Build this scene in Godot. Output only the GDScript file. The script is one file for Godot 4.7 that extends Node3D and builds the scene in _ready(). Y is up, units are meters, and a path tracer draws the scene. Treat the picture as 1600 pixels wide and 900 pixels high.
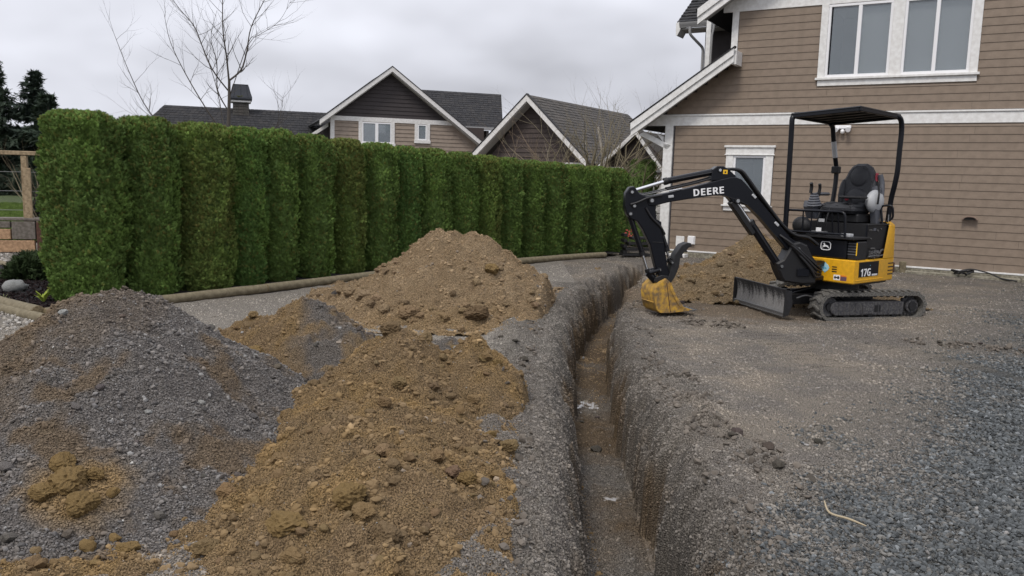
extends Node3D
# A yard with a freshly dug trench, spoil piles, a clipped cedar hedge, a mini excavator and a sided house.

var rng := RandomNumberGenerator.new()
var used := {}
var M := {}

# ------------------------------------------------------------------ the scene
func _ready() -> void:
	rng.seed = 20
	# camera
	var cam := Camera3D.new()
	cam.name = "camera"
	cam.fov = 2.0 * rad_to_deg(atan(450.0 / 1280.0))
	cam.near = 0.05
	cam.far = 1500.0
	add_child(cam)
	cam.position = Vector3(0, 1.65, 0)
	cam.basis = Basis(Vector3.RIGHT, deg_to_rad(-7.738)) * Basis(Vector3.BACK, deg_to_rad(1.507))
	cam.current = true
	# overcast sky, brighter overhead, with the soft brightness of a hidden sun
	var env := Environment.new()
	env.background_mode = Environment.BG_SKY
	var sky := Sky.new()
	var sm := PanoramaSkyMaterial.new()
	sm.panorama = cloud_sky()
	sky.sky_material = sm
	env.sky = sky
	env.tonemap_mode = Environment.TONE_MAPPER_LINEAR
	env.tonemap_exposure = 1.2
	env.ambient_light_source = Environment.AMBIENT_SOURCE_SKY
	env.sdfgi_enabled = true
	env.ssao_enabled = true
	env.ssil_enabled = true
	var we := WorldEnvironment.new()
	we.name = "world"
	we.environment = env
	add_child(we)
	var sun := DirectionalLight3D.new()
	sun.name = "sun"
	sun.light_color = Color(1.0, 0.97, 0.93)
	sun.light_energy = 0.5
	sun.light_angular_distance = 14.0
	sun.shadow_enabled = true
	sun.rotation_degrees = Vector3(-54, -32, 0)
	add_child(sun)
	# large structure first
	make_materials()
	M.pale_blue = mat("pale_blue", lin(0.40, 0.66, 0.76), 0.5)
	M.bark_brown = mat("bark_brown", lin(0.24, 0.18, 0.12), 0.95)
	make_turns()
	for k in piles:
		pile_rects[k] = pile_box(k)
	build_ground()
	build_house()
	build_neighbours()
	build_piles()
	build_gravel()
	build_edging()
	build_hedge()
	build_garden()
	build_bare_tree()
	bare_shrub("bare_shrub", "pale leafless shrub with many stems behind the last hedge cedars", Vector3(1.75, 0, -20.2), 3.0, 14, 14, M.bark_pale, 0.42, 3, 1.9)
	bare_shrub("bare_shrub", "thin leafless shrub between the hedge end and the lone cedar", Vector3(2.85, 0, -20.8), 2.9, 9, 15, M.bark_pale, 0.30, 3, 1.7)
	bare_shrub("bare_shrub", "brown leafless shrub in front of the weathered brown gable", Vector3(0.7, 0, -21.0), 2.3, 10, 16, M.bark_brown, 0.6, 3, 1.4)
	bare_shrub("bare_shrub", "leafless shrub behind the hedge near the tree with the chimney", Vector3(-6.6, 0, -15.8), 1.5, 7, 17, M.bark, 0.55, 3, 1.3)
	bare_shrub("bare_shrub", "low leafless shrub behind the hedge under the long roof", Vector3(-4.2, 0, -16.6), 1.35, 8, 18, M.bark, 0.5, 3, 1.3)
	build_excavator()
	build_small_things()

func cloud_sky() -> ImageTexture:
	var w := 1024
	var h := 512
	var img := Image.create_empty(w, h, false, Image.FORMAT_RGBF)
	var a := noise(101, 0.9, 5)
	var b := noise(102, 2.6, 4)
	for y in h:
		var el := (0.5 - (y + 0.5) / h) * PI
		for x in w:
			var az := (x + 0.5) / w * TAU
			var c := Color(0.30, 0.29, 0.28)
			if el > -0.02:
				var d := Vector3(cos(el) * sin(az), sin(el), cos(el) * cos(az))
				# flatten towards the horizon as a cloud deck does
				var q := Vector3(d.x, 0, d.z) / (maxf(d.y, 0.0) + 0.22)
				var k := a.get_noise_3d(q.x, 0.0, q.z) * 0.9 + b.get_noise_3d(q.x, 3.0, q.z) * 0.35
				var base := 0.56 + 0.59 * maxf(d.y, 0.0)
				var v := base * (1.0 + 0.38 * k)
				c = Color(v * 0.945, v * 0.965, v * 1.06)
			img.set_pixel(x, y, c)
	return ImageTexture.create_from_image(img)

func build_small_things() -> void:
	# puddles on the trench floor
	for q in [[0.80, -8.30, 0.19, 0.22, "larger shallow puddle on the trench floor, reflecting the pale sky"], [0.77, -5.85, 0.09, 0.06, "small shallow puddle on the trench floor, the nearer one"], [0.70, -9.1, 0.10, 0.07, "small pale puddle on the trench floor beyond the larger one"]]:
		var m := MB.new()
		var out := PackedVector2Array()
		for i in 30:
			var w := TAU * i / 30
			var k := 1.0 + n_lump.get_noise_2d(cos(w) * 2.0 + q[0] * 5.0, sin(w) * 2.0) * 0.9
			out.append(Vector2(cos(w) * q[2] * k, sin(w) * q[3] * k))
		m.xf = Transform3D(FLAT, Vector3.ZERO)
		m.prism(out, -0.006, 0.03, 0.0)
		single("puddle", m.mesh(), M.puddle, q[4], "puddle", Transform3D(Basis.IDENTITY, Vector3(q[0], -0.708, q[1])))
	# straw and twig on the gravel
	var st := MB.new().tube(curve_path([Vector3(1.63, 0.05, -4.02), Vector3(1.62, 0.03, -3.92), Vector3(1.68, 0.035, -3.84), Vector3(1.74, 0.03, -3.77)], 4), [0.004, 0.004, 0.005, 0.005, 0.006, 0.006, 0.006, 0.006, 0.006, 0.006, 0.005, 0.004, 0.003], 6)
	single("straw", st.mesh(), M.straw, "dry bent straw lying on the grey gravel in front", "straw", Transform3D(Basis.IDENTITY, Vector3(0, ground_h(1.67, -3.88), 0)))
	single("twig", mtube([Vector3(1.68, 0.03, -4.05), Vector3(1.75, 0.03, -3.95)], 0.003, 5), M.bark, "thin dark twig beside the bent straw", "twig", Transform3D(Basis.IDENTITY, Vector3(0, ground_h(1.7, -4.0), 0)))
	# dark boards stacked at the far end of the trench
	var st2 := thing("board_stack", "stack of dark boards lying behind the excavator arm at the trench end", "boards", Vector3(2.62, 0.0, -17.6), 0.2)
	for i in 4:
		part(st2, "board", bx(Vector3(0.62 - 0.06 * i, 0.05, 0.25), Vector3(0.03 * i, 0.06 + 0.12 * i, 0.02 * i), 0.006), M.black_dusty)
		part(st2, "spacer", bx(Vector3(0.08, 0.06, 0.22), Vector3(-0.25, 0.12 + 0.12 * i, 0.0), 0.004), M.black_plain)
	# red flowering plant behind the arm
	var fl := thing("red_plant", "small plant with red leaves at the foot of the hedge end", "plant", Vector3(2.55, 0.0, -18.0))
	part(fl, "stem", mtube([Vector3.ZERO, Vector3(0.02, 0.5, 0)], 0.012, 6), M.bark)
	for i in 14:
		var w := rng.randf() * TAU
		var p := Vector3(cos(w) * 0.10 * rng.randf(), rng.randf_range(0.4, 0.62), sin(w) * 0.14 * rng.randf())
		part(fl, "leaf", MB.new().ball(p, Vector3(0.03, 0.018, 0.025), 6).mesh(), M.flower)

# ------------------------------------------------------------------ mesh builder
class MB:
	var v := PackedVector3Array()
	var n := PackedVector3Array()
	var uv := PackedVector2Array()
	var c := PackedColorArray()
	var idx := PackedInt32Array()
	var xf := Transform3D.IDENTITY
	var tint := Color(1, 1, 1)
	var tinted := false
	func vert(p: Vector3, nn: Vector3, t := Vector2.ZERO) -> int:
		v.append(xf * p)
		n.append((xf.basis * nn).normalized())
		uv.append(t)
		if tinted:
			c.append(tint)
		return v.size() - 1
	func face(a: int, b: int, d: int) -> void:
		idx.append(a)
		idx.append(d)
		idx.append(b)
	func tri(a: Vector3, b: Vector3, d: Vector3) -> void:
		var nn := (b - a).cross(d - a).normalized()
		var i := vert(a, nn)
		vert(b, nn)
		vert(d, nn)
		face(i, i + 1, i + 2)
	func otri(a: Vector3, b: Vector3, d: Vector3, out: Vector3) -> void:
		if (b - a).cross(d - a).dot(out) < 0.0:
			tri(a, d, b)
		else:
			tri(a, b, d)
	func quad(a: Vector3, b: Vector3, d: Vector3, e: Vector3, out: Vector3, uvs := false) -> void:
		var nn := (b - a).cross(d - a).normalized()
		if nn.dot(out) < 0.0:
			var i := vert(a, -nn, Vector2(0, 0))
			vert(e, -nn, Vector2(0, 1) if uvs else Vector2.ZERO)
			vert(d, -nn, Vector2(1, 1) if uvs else Vector2.ZERO)
			vert(b, -nn, Vector2(1, 0) if uvs else Vector2.ZERO)
			face(i, i + 1, i + 2)
			face(i, i + 2, i + 3)
		else:
			var i := vert(a, nn, Vector2(0, 0))
			vert(b, nn, Vector2(1, 0) if uvs else Vector2.ZERO)
			vert(d, nn, Vector2(1, 1) if uvs else Vector2.ZERO)
			vert(e, nn, Vector2(0, 1) if uvs else Vector2.ZERO)
			face(i, i + 1, i + 2)
			face(i, i + 2, i + 3)
	func box(ctr: Vector3, s: Vector3, bev := 0.0) -> MB:
		var h := s * 0.5
		bev = minf(bev, minf(h.x, minf(h.y, h.z)) * 0.9)
		if bev <= 0.0:
			for ax in 3:
				for sg in [-1.0, 1.0]:
					var o := Vector3.ZERO
					o[ax] = sg
					var u := Vector3.ZERO
					u[(ax + 1) % 3] = h[(ax + 1) % 3]
					var w := Vector3.ZERO
					w[(ax + 2) % 3] = h[(ax + 2) % 3]
					var m := ctr + o * h[ax]
					quad(m - u - w, m + u - w, m + u + w, m - u + w, o)
			return self
		for ax in 3:
			for sg in [-1.0, 1.0]:
				var o := Vector3.ZERO
				o[ax] = sg
				var u := Vector3.ZERO
				u[(ax + 1) % 3] = h[(ax + 1) % 3] - bev
				var w := Vector3.ZERO
				w[(ax + 2) % 3] = h[(ax + 2) % 3] - bev
				var m := ctr + o * h[ax]
				quad(m - u - w, m + u - w, m + u + w, m - u + w, o)
		for ax in 3:
			var b := (ax + 1) % 3
			var d := (ax + 2) % 3
			var l := Vector3.ZERO
			l[ax] = h[ax] - bev
			for s1 in [-1.0, 1.0]:
				for s2 in [-1.0, 1.0]:
					var p := Vector3.ZERO
					p[b] = s1 * h[b]
					p[d] = s2 * (h[d] - bev)
					var q := Vector3.ZERO
					q[b] = s1 * (h[b] - bev)
					q[d] = s2 * h[d]
					quad(ctr + p - l, ctr + p + l, ctr + q + l, ctr + q - l, p + q)
		for sx in [-1.0, 1.0]:
			for sy in [-1.0, 1.0]:
				for sz in [-1.0, 1.0]:
					var k := Vector3(sx, sy, sz)
					var e := (h - Vector3.ONE * bev)
					otri(ctr + k * Vector3(h.x, e.y, e.z), ctr + k * Vector3(e.x, h.y, e.z), ctr + k * Vector3(e.x, e.y, h.z), k)
		return self
	# outline in x,y pulled from z0 to z1
	func prism(poly_in: PackedVector2Array, z0: float, z1: float, bev := 0.0) -> MB:
		var poly := poly_in
		if Geometry2D.is_polygon_clockwise(poly):
			poly = poly.duplicate()
			poly.reverse()
		# is_polygon_clockwise follows y down, so settle the turn by area
		var area := 0.0
		for i in poly.size():
			area += poly[i].cross(poly[(i + 1) % poly.size()])
		if area < 0.0:
			poly = poly.duplicate()
			poly.reverse()
		var k := poly.size()
		var en := PackedVector2Array()
		for i in k:
			var e := (poly[(i + 1) % k] - poly[i]).normalized()
			en.append(Vector2(e.y, -e.x))
		var ins := PackedVector2Array()
		for i in k:
			var a := en[(i + k - 1) % k]
			var b := en[i]
			var m := (a + b).normalized()
			ins.append(poly[i] - m * bev / maxf(0.5, m.dot(b)))
		var za := z0 + bev
		var zb := z1 - bev
		for i in k:
			var j := (i + 1) % k
			var ni := en[i]
			var na := ni
			var nb := ni
			if en[(i + k - 1) % k].dot(ni) > 0.72:
				na = (ni + en[(i + k - 1) % k]).normalized()
			if en[j].dot(ni) > 0.72:
				nb = (ni + en[j]).normalized()
			var p := poly[i]
			var q := poly[j]
			var s := vert(Vector3(p.x, p.y, za), Vector3(na.x, na.y, 0))
			vert(Vector3(q.x, q.y, za), Vector3(nb.x, nb.y, 0))
			vert(Vector3(q.x, q.y, zb), Vector3(nb.x, nb.y, 0))
			vert(Vector3(p.x, p.y, zb), Vector3(na.x, na.y, 0))
			face(s, s + 1, s + 2)
			face(s, s + 2, s + 3)
			if bev > 0.0:
				for sg in [-1.0, 1.0]:
					var zo: float = za if sg < 0 else zb
					var zi: float = z0 if sg < 0 else z1
					quad(Vector3(p.x, p.y, zo), Vector3(q.x, q.y, zo), Vector3(ins[j].x, ins[j].y, zi), Vector3(ins[i].x, ins[i].y, zi), Vector3(ni.x, ni.y, sg))
		var t := Geometry2D.triangulate_polygon(ins)
		for i in range(0, t.size(), 3):
			for sg in [-1.0, 1.0]:
				var z: float = z0 if sg < 0 else z1
				otri(Vector3(ins[t[i]].x, ins[t[i]].y, z), Vector3(ins[t[i + 1]].x, ins[t[i + 1]].y, z), Vector3(ins[t[i + 2]].x, ins[t[i + 2]].y, z), Vector3(0, 0, sg))
		return self
	func tube(pts: Array, rad, sides := 10, caps := true) -> MB:
		var k := pts.size()
		var up := Vector3.UP
		var t0: Vector3 = (pts[1] - pts[0]).normalized()
		if absf(t0.dot(up)) > 0.9:
			up = Vector3.RIGHT
		var rings := []
		var a := t0.cross(up).normalized()
		for i in k:
			var t: Vector3
			if i == 0:
				t = t0
			elif i == k - 1:
				t = (pts[i] - pts[i - 1]).normalized()
			else:
				t = ((pts[i + 1] - pts[i]).normalized() + (pts[i] - pts[i - 1]).normalized()).normalized()
			a = (a - t * a.dot(t)).normalized()
			var b := t.cross(a)
			var r: float = rad[i] if rad is Array else rad
			var first := v.size()
			for j in sides + 1:
				var w := TAU * j / sides
				var d := a * cos(w) + b * sin(w)
				vert(pts[i] + d * r, d, Vector2(float(j) / sides, float(i)))
			rings.append(first)
			if caps and (i == 0 or i == k - 1):
				var sg := -1.0 if i == 0 else 1.0
				var ce := vert(pts[i], t * sg)
				for j in sides:
					var w1 := TAU * j / sides
					var w2 := TAU * (j + 1) / sides
					var p1 := vert(pts[i] + (a * cos(w1) + b * sin(w1)) * r, t * sg)
					var p2 := vert(pts[i] + (a * cos(w2) + b * sin(w2)) * r, t * sg)
					if sg > 0:
						face(ce, p1, p2)
					else:
						face(ce, p2, p1)
		for i in k - 1:
			for j in sides:
				var p: int = rings[i] + j
				var q: int = rings[i + 1] + j
				face(p, p + 1, q + 1)
				face(p, q + 1, q)
		return self
	# profile of (radius, height) turned about y
	func lathe(prof: PackedVector2Array, sides := 16) -> MB:
		for i in prof.size() - 1:
			var p := prof[i]
			var q := prof[i + 1]
			var d := (q - p).normalized()
			var nn := Vector2(d.y, -d.x)
			for j in sides:
				var w1 := TAU * j / sides
				var w2 := TAU * (j + 1) / sides
				var c1 := Vector3(cos(w1), 0, sin(w1))
				var c2 := Vector3(cos(w2), 0, sin(w2))
				var n1 := c1 * nn.x + Vector3.UP * nn.y
				var n2 := c2 * nn.x + Vector3.UP * nn.y
				var s := vert(c1 * p.x + Vector3.UP * p.y, n1)
				vert(c2 * p.x + Vector3.UP * p.y, n2)
				vert(c2 * q.x + Vector3.UP * q.y, n2)
				vert(c1 * q.x + Vector3.UP * q.y, n1)
				face(s, s + 2, s + 1)
				face(s, s + 3, s + 2)
		return self
	func ball(ctr: Vector3, r: Vector3, seg := 14, noise: FastNoiseLite = null, amp := 0.0) -> MB:
		var first := v.size()
		var rows := seg / 2
		for i in rows + 1:
			var ph := PI * i / rows - PI / 2
			for j in seg + 1:
				var w := TAU * j / seg
				var d := Vector3(cos(ph) * cos(w), sin(ph), cos(ph) * sin(w))
				var k := 1.0
				if noise:
					k += noise.get_noise_3dv(d * r * 10.0 + ctr * 10.0) * amp
				vert(ctr + d * r * k, (d / r).normalized(), Vector2(float(j) / seg, float(i) / rows))
		for i in rows:
			for j in seg:
				var p := first + i * (seg + 1) + j
				var q := p + seg + 1
				face(p, q + 1, p + 1)
				face(p, q, q + 1)
		return self
	func mesh() -> ArrayMesh:
		var a := []
		a.resize(Mesh.ARRAY_MAX)
		a[Mesh.ARRAY_VERTEX] = v
		a[Mesh.ARRAY_NORMAL] = n
		a[Mesh.ARRAY_TEX_UV] = uv
		if tinted:
			a[Mesh.ARRAY_COLOR] = c
		a[Mesh.ARRAY_INDEX] = idx
		var m := ArrayMesh.new()
		m.add_surface_from_arrays(Mesh.PRIMITIVE_TRIANGLES, a)
		return m

# ------------------------------------------------------------------ naming
func numbered(called: String) -> String:
	var k: int = used.get(called, 0)
	used[called] = k + 1
	return called if k == 0 else "%s_%03d" % [called, k]

func tag(o: Node, label: String, category: String, group := "", kind := "") -> void:
	if label:
		o.set_meta("label", label)
	if category:
		o.set_meta("category", category)
	if group:
		o.set_meta("group", group)
	if kind:
		o.set_meta("kind", kind)

func thing(called: String, label: String, category: String, at := Vector3.ZERO, turn := 0.0, group := "") -> Node3D:
	var o := Node3D.new()
	o.name = numbered(called)
	add_child(o)
	o.position = at
	o.rotation.y = turn
	tag(o, label, category, group)
	return o

func part(parent: Node, called: String, mesh: Mesh, mat: Material, at := Transform3D.IDENTITY) -> MeshInstance3D:
	var o := MeshInstance3D.new()
	var k: int = 0
	var key := str(parent.get_instance_id()) + called
	k = used.get(key, 0)
	used[key] = k + 1
	o.name = called if k == 0 else "%s_%03d" % [called, k]
	o.mesh = mesh
	o.material_override = mat
	o.transform = at
	parent.add_child(o, true)
	return o

func single(called: String, mesh: Mesh, mat: Material, label: String, category: String, at := Transform3D.IDENTITY, group := "", kind := "") -> MeshInstance3D:
	var o := MeshInstance3D.new()
	o.name = numbered(called)
	o.mesh = mesh
	o.material_override = mat
	o.transform = at
	add_child(o)
	tag(o, label, category, group, kind)
	return o

func bx(s: Vector3, ctr := Vector3.ZERO, bev := 0.004) -> ArrayMesh:
	return MB.new().box(ctr, s, bev).mesh()

func poly(a: Array) -> PackedVector2Array:
	return PackedVector2Array(a)

func smooth_path(pts: Array, r: float, k := 5) -> Array:
	var out := [pts[0]]
	for i in range(1, pts.size() - 1):
		var p: Vector3 = pts[i]
		var a: Vector3 = pts[i - 1]
		var b: Vector3 = pts[i + 1]
		var d := minf(r, minf(p.distance_to(a), p.distance_to(b)) * 0.49)
		var s := p + (a - p).normalized() * d
		var e := p + (b - p).normalized() * d
		for j in k + 1:
			var t := float(j) / k
			out.append(s.lerp(p, t).lerp(p.lerp(e, t), t))
	out.append(pts[-1])
	return out

func curve_path(pts: Array, k := 6) -> Array:
	var out := []
	for i in pts.size() - 1:
		var a: Vector3 = pts[maxi(i - 1, 0)]
		var b: Vector3 = pts[i]
		var d: Vector3 = pts[i + 1]
		var e: Vector3 = pts[mini(i + 2, pts.size() - 1)]
		for j in k:
			out.append(b.cubic_interpolate(d, a, e, float(j) / k))
	out.append(pts[-1])
	return out

# ------------------------------------------------------------------ materials
func noise(seed_: int, freq: float, oct := 3, type := FastNoiseLite.TYPE_SIMPLEX_SMOOTH) -> FastNoiseLite:
	var f := FastNoiseLite.new()
	f.seed = seed_
	f.frequency = freq
	f.noise_type = type
	f.fractal_octaves = oct
	f.fractal_type = FastNoiseLite.FRACTAL_FBM if oct > 1 else FastNoiseLite.FRACTAL_NONE
	return f

func ntex(seed_: int, freq: float, oct: int, lo: Color, hi: Color, size := 512, normal := 0.0, mid = null, tight := 0.2) -> NoiseTexture2D:
	var t := NoiseTexture2D.new()
	t.width = size
	t.height = size
	t.seamless = true
	t.generate_mipmaps = false
	t.noise = noise(seed_, freq, oct)
	if normal > 0.0:
		t.as_normal_map = true
		t.bump_strength = normal
	else:
		var g := Gradient.new()
		g.set_color(0, lo)
		g.set_color(1, hi)
		g.set_offset(0, tight)
		g.set_offset(1, 1.0 - tight)
		if mid != null:
			g.add_point(0.5, mid)
		t.color_ramp = g
	return t

func mat(called: String, col: Color, rough := 0.8, metal := 0.0, tex: Texture2D = null, scale := 1.0, nrm: Texture2D = null, nstr := 1.0, vcol := false) -> StandardMaterial3D:
	var m := StandardMaterial3D.new()
	m.resource_name = called
	m.albedo_color = col
	m.roughness = rough
	m.metallic = metal
	if tex or nrm:
		m.uv1_triplanar = true
		m.uv1_scale = Vector3.ONE * scale
	if tex:
		m.albedo_texture = tex
	if nrm:
		m.normal_enabled = true
		m.normal_texture = nrm
		m.normal_scale = nstr
	m.vertex_color_use_as_albedo = vcol
	M[called] = m
	return m

func lin(r: float, g: float, b: float) -> Color:
	return Color(r, g, b).linear_to_srgb()

func make_materials() -> void:
	var grain := ntex(1, 0.05, 4, Color(0.72, 0.72, 0.72), Color(1, 1, 1))
	var fine := ntex(2, 0.12, 4, Color(0.38, 0.38, 0.38), Color(1, 1, 1), 512, 0.0, null, 0.3)  # random grain; its contrast also stands in for shaded crevices in the soil
	var nfine := ntex(3, 0.09, 4, Color.BLACK, Color.WHITE, 512, 9.0)
	var ncoarse := ntex(4, 0.03, 4, Color.BLACK, Color.WHITE, 512, 10.0)
	var faint := ntex(6, 0.02, 4, Color(0.93, 0.925, 0.92), Color(1, 1, 1))
	var blotch := ntex(5, 0.012, 4, Color(0.75, 0.74, 0.72), Color(1, 1, 1))
	var m := mat("soil", Color.WHITE, 0.97, 0.0, fine, 1.5, nfine, 1.0, true)
	m.uv1_world_triplanar = true
	m.metallic_specular = 0.25
	m = mat("stone", Color.WHITE, 0.86, 0.0, null, 1.0, null, 1.0, true)
	m.metallic_specular = 0.35
	m = mat("crumb", Color.WHITE, 0.98, 0.0, null, 1.0, null, 1.0, true)
	m.metallic_specular = 0.15
	m = mat("clod", Color.WHITE, 0.97, 0.0, fine, 5.0, nfine, 1.3, true)
	m.metallic_specular = 0.2
	# painted siding and trim
	mat("siding", lin(0.232, 0.179, 0.134), 0.6, 0.0, faint, 0.6)
	mat("siding_b", lin(0.227, 0.175, 0.131), 0.6, 0.0, faint, 0.6)
	mat("siding_c", lin(0.236, 0.182, 0.136), 0.6, 0.0, faint, 0.6)
	mat("trim", lin(0.80, 0.80, 0.785), 0.5, 0.0, faint, 0.8)
	mat("trim_far", lin(0.74, 0.73, 0.715), 0.6, 0.0, faint, 0.8)
	mat("vinyl", lin(0.82, 0.82, 0.83), 0.35)
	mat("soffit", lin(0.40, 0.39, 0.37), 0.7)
	mat("dark_wall", lin(0.045, 0.038, 0.039), 0.8, 0.0, faint, 0.4)
	mat("dark_wall_b", lin(0.062, 0.047, 0.043), 0.8, 0.0, faint, 0.4)
	mat("tan_wall", lin(0.29, 0.235, 0.19), 0.75, 0.0, faint, 0.4)
	mat("shingle", lin(0.055, 0.055, 0.06), 0.95, 0.0, fine, 1.2, nfine, 1.0)
	mat("shingle_b", lin(0.045, 0.045, 0.05), 0.95, 0.0, fine, 1.2, nfine, 1.0)
	mat("shingle_c", lin(0.07, 0.067, 0.068), 0.95, 0.0, fine, 1.2, nfine, 1.0)
	mat("shingle_old", lin(0.20, 0.182, 0.165), 0.95, 0.0, fine, 1.2, nfine, 1.0)
	mat("shingle_old_b", lin(0.16, 0.15, 0.14), 0.95, 0.0, fine, 1.2, nfine, 1.0)
	mat("roof_slab", lin(0.03, 0.03, 0.032), 0.95)
	mat("concrete", lin(0.30, 0.28, 0.22), 0.9, 0.0, blotch, 2.0, nfine, 0.4)
	mat("interior", lin(0.12, 0.125, 0.135), 0.9)
	mat("curtain", lin(0.13, 0.145, 0.15), 0.9)
	m = mat("glass", Color(0.8, 0.86, 0.9, 0.12), 0.03)
	m.transparency = BaseMaterial3D.TRANSPARENCY_ALPHA
	m.metallic_specular = 0.7
	mat("gutter", lin(0.30, 0.30, 0.30), 0.45)
	mat("chimney", lin(0.17, 0.16, 0.145), 0.9, 0.0, fine, 3.0, nfine, 0.8)
	mat("cap_metal", lin(0.035, 0.038, 0.045), 0.45, 0.5)
	mat("moss", lin(0.08, 0.085, 0.02), 0.95, 0.0, fine, 4.0, nfine, 1.0)
	# wood
	var wood := ntex(7, 0.012, 4, Color(0.8, 0.79, 0.77), Color(1, 1, 1))
	m = mat("log_wood", lin(0.20, 0.17, 0.11), 0.9, 0.0, wood, 1.5, nfine, 0.35)
	m.uv1_scale = Vector3(2, 2, 2)
	mat("log_end", lin(0.24, 0.19, 0.11), 0.9, 0.0, wood, 5.0)
	mat("plank_new", lin(0.46, 0.29, 0.17), 0.8, 0.0, wood, 2.0)
	mat("plank_old", lin(0.17, 0.15, 0.13), 0.9, 0.0, wood, 2.0)
	mat("post_wood", lin(0.36, 0.275, 0.17), 0.8, 0.0, wood, 2.0)
	mat("plank_red", lin(0.10, 0.045, 0.03), 0.9, 0.0, wood, 2.0)
	mat("bark", lin(0.15, 0.13, 0.11), 0.95, 0.0, fine, 6.0)
	mat("bark_pale", lin(0.40, 0.34, 0.22), 0.95, 0.0, fine, 6.0)
	mat("pale_pole", lin(0.38, 0.35, 0.31), 0.85, 0.0, wood, 3.0)
	# plants
	m = mat("frond", Color.WHITE, 0.7, 0.0, null, 1.0, null, 1.0, true)
	m.backlight_enabled = true
	m.backlight = Color(0.26, 0.30, 0.08)
	m.cull_mode = BaseMaterial3D.CULL_DISABLED
	m.metallic_specular = 0.25
	mat("hedge_core", lin(0.12, 0.19, 0.05), 1.0)
	mat("mulch", lin(0.014, 0.011, 0.013), 1.0, 0.0, fine, 4.0, nfine, 1.5)
	mat("lawn", lin(0.10, 0.14, 0.035), 0.95, 0.0, fine, 1.5, nfine, 1.0)
	mat("rock", lin(0.46, 0.47, 0.46), 0.85, 0.0, fine, 4.0, nfine, 1.0)
	# machine
	m = mat("black_paint", lin(0.006, 0.0068, 0.010), 0.30, 0.0)
	m.metallic_specular = 0.38
	mat("black_dusty", lin(0.011, 0.011, 0.013), 0.6, 0.0, blotch, 3.0)
	mat("black_plain", lin(0.005, 0.005, 0.006), 0.55)
	mat("hose", lin(0.008, 0.008, 0.009), 0.5)
	m = mat("yellow", lin(0.80, 0.42, 0.012), 0.38, 0.0, faint, 1.5)
	m.clearcoat_enabled = true
	m.clearcoat = 0.4
	m.clearcoat_roughness = 0.25
	mat("bucket_yellow", Color.WHITE, 0.75, 0.0, ntex(9, 0.010, 5, lin(0.17, 0.115, 0.06), lin(0.56, 0.33, 0.04), 512, 0.0, lin(0.37, 0.215, 0.05)), 1.6, nfine, 0.35)
	mat("steel", lin(0.70, 0.70, 0.70), 0.18, 1.0)
	mat("worn_steel", lin(0.34, 0.34, 0.34), 0.5, 0.7, fine, 4.0)
	mat("rubber", Color.WHITE, 0.93, 0.0, ntex(11, 0.03, 4, lin(0.06, 0.058, 0.055), lin(0.19, 0.18, 0.16)), 3.0, nfine, 0.8)
	mat("frame_dusty", Color.WHITE, 0.75, 0.0, ntex(12, 0.02, 4, lin(0.035, 0.035, 0.041), lin(0.095, 0.092, 0.09)), 2.5, nfine, 0.3)
	m = mat("seat_vinyl", lin(0.018, 0.019, 0.023), 0.55, 0.0, null, 1.0, nfine, 0.2)
	mat("grey_plastic", lin(0.09, 0.095, 0.11), 0.5)
	mat("pale_plastic", lin(0.42, 0.43, 0.44), 0.45)
	mat("white_print", lin(0.82, 0.82, 0.82), 0.5)
	mat("blue_print", lin(0.16, 0.45, 0.62), 0.5)
	mat("orange_print", lin(0.75, 0.20, 0.03), 0.5)
	mat("purple_print", lin(0.16, 0.06, 0.10), 0.5)
	mat("red_plastic", lin(0.35, 0.04, 0.06), 0.5)
	mat("amber_print", lin(0.85, 0.50, 0.02), 0.5)
	m = mat("puddle", lin(0.20, 0.18, 0.155), 0.02)
	m.metallic_specular = 0.7
	mat("straw", lin(0.36, 0.30, 0.20), 0.9)
	mat("cover", lin(0.20, 0.14, 0.11), 0.6)
	mat("flower", lin(0.45, 0.08, 0.06), 0.8)

# ------------------------------------------------------------------ the lie of the land
var trench_pts := PackedVector2Array([Vector2(0.55, 1.0), Vector2(0.62, -2.0), Vector2(0.68, -4.0), Vector2(0.72, -5.5), Vector2(0.77, -7.0), Vector2(0.90, -8.8), Vector2(1.05, -10.2), Vector2(1.38, -12.0), Vector2(1.85, -13.8), Vector2(2.4, -15.4), Vector2(2.95, -16.6)])
var n_wide := noise(21, 0.35, 3)
var n_lump := noise(22, 3.2, 3)
var n_rag := noise(29, 6.5, 2)
var n_fine := noise(23, 11.0, 3)
var n_clod := noise(24, 5.0, 2, FastNoiseLite.TYPE_CELLULAR)
var n_clod2 := noise(25, 14.0, 2, FastNoiseLite.TYPE_CELLULAR)
var n_clod3 := noise(28, 34.0, 2, FastNoiseLite.TYPE_CELLULAR)
var n_col := noise(26, 0.8, 4)
var n_col2 := noise(27, 3.0, 4)
# track prints of the machine: from, to
var prints := [[Vector2(2.72, -9.3), Vector2(2.98, -6.9), 0.24], [Vector2(1.68, -9.2), Vector2(1.60, -7.4), 0.14], [Vector2(3.75, -9.2), Vector2(4.5, -6.9), 0.13]]
# crumbled ridges left by the tracks: from, to, height, width
var ridges := [[Vector2(2.05, -9.5), Vector2(2.62, -9.24), 0.055, 0.07], [Vector2(4.25, -8.7), Vector2(5.25, -8.22), 0.045, 0.07], [Vector2(1.42, -7.0), Vector2(1.36, -5.4), 0.07, 0.13], [Vector2(1.36, -5.4), Vector2(1.62, -4.3), 0.05, 0.12]]

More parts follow.
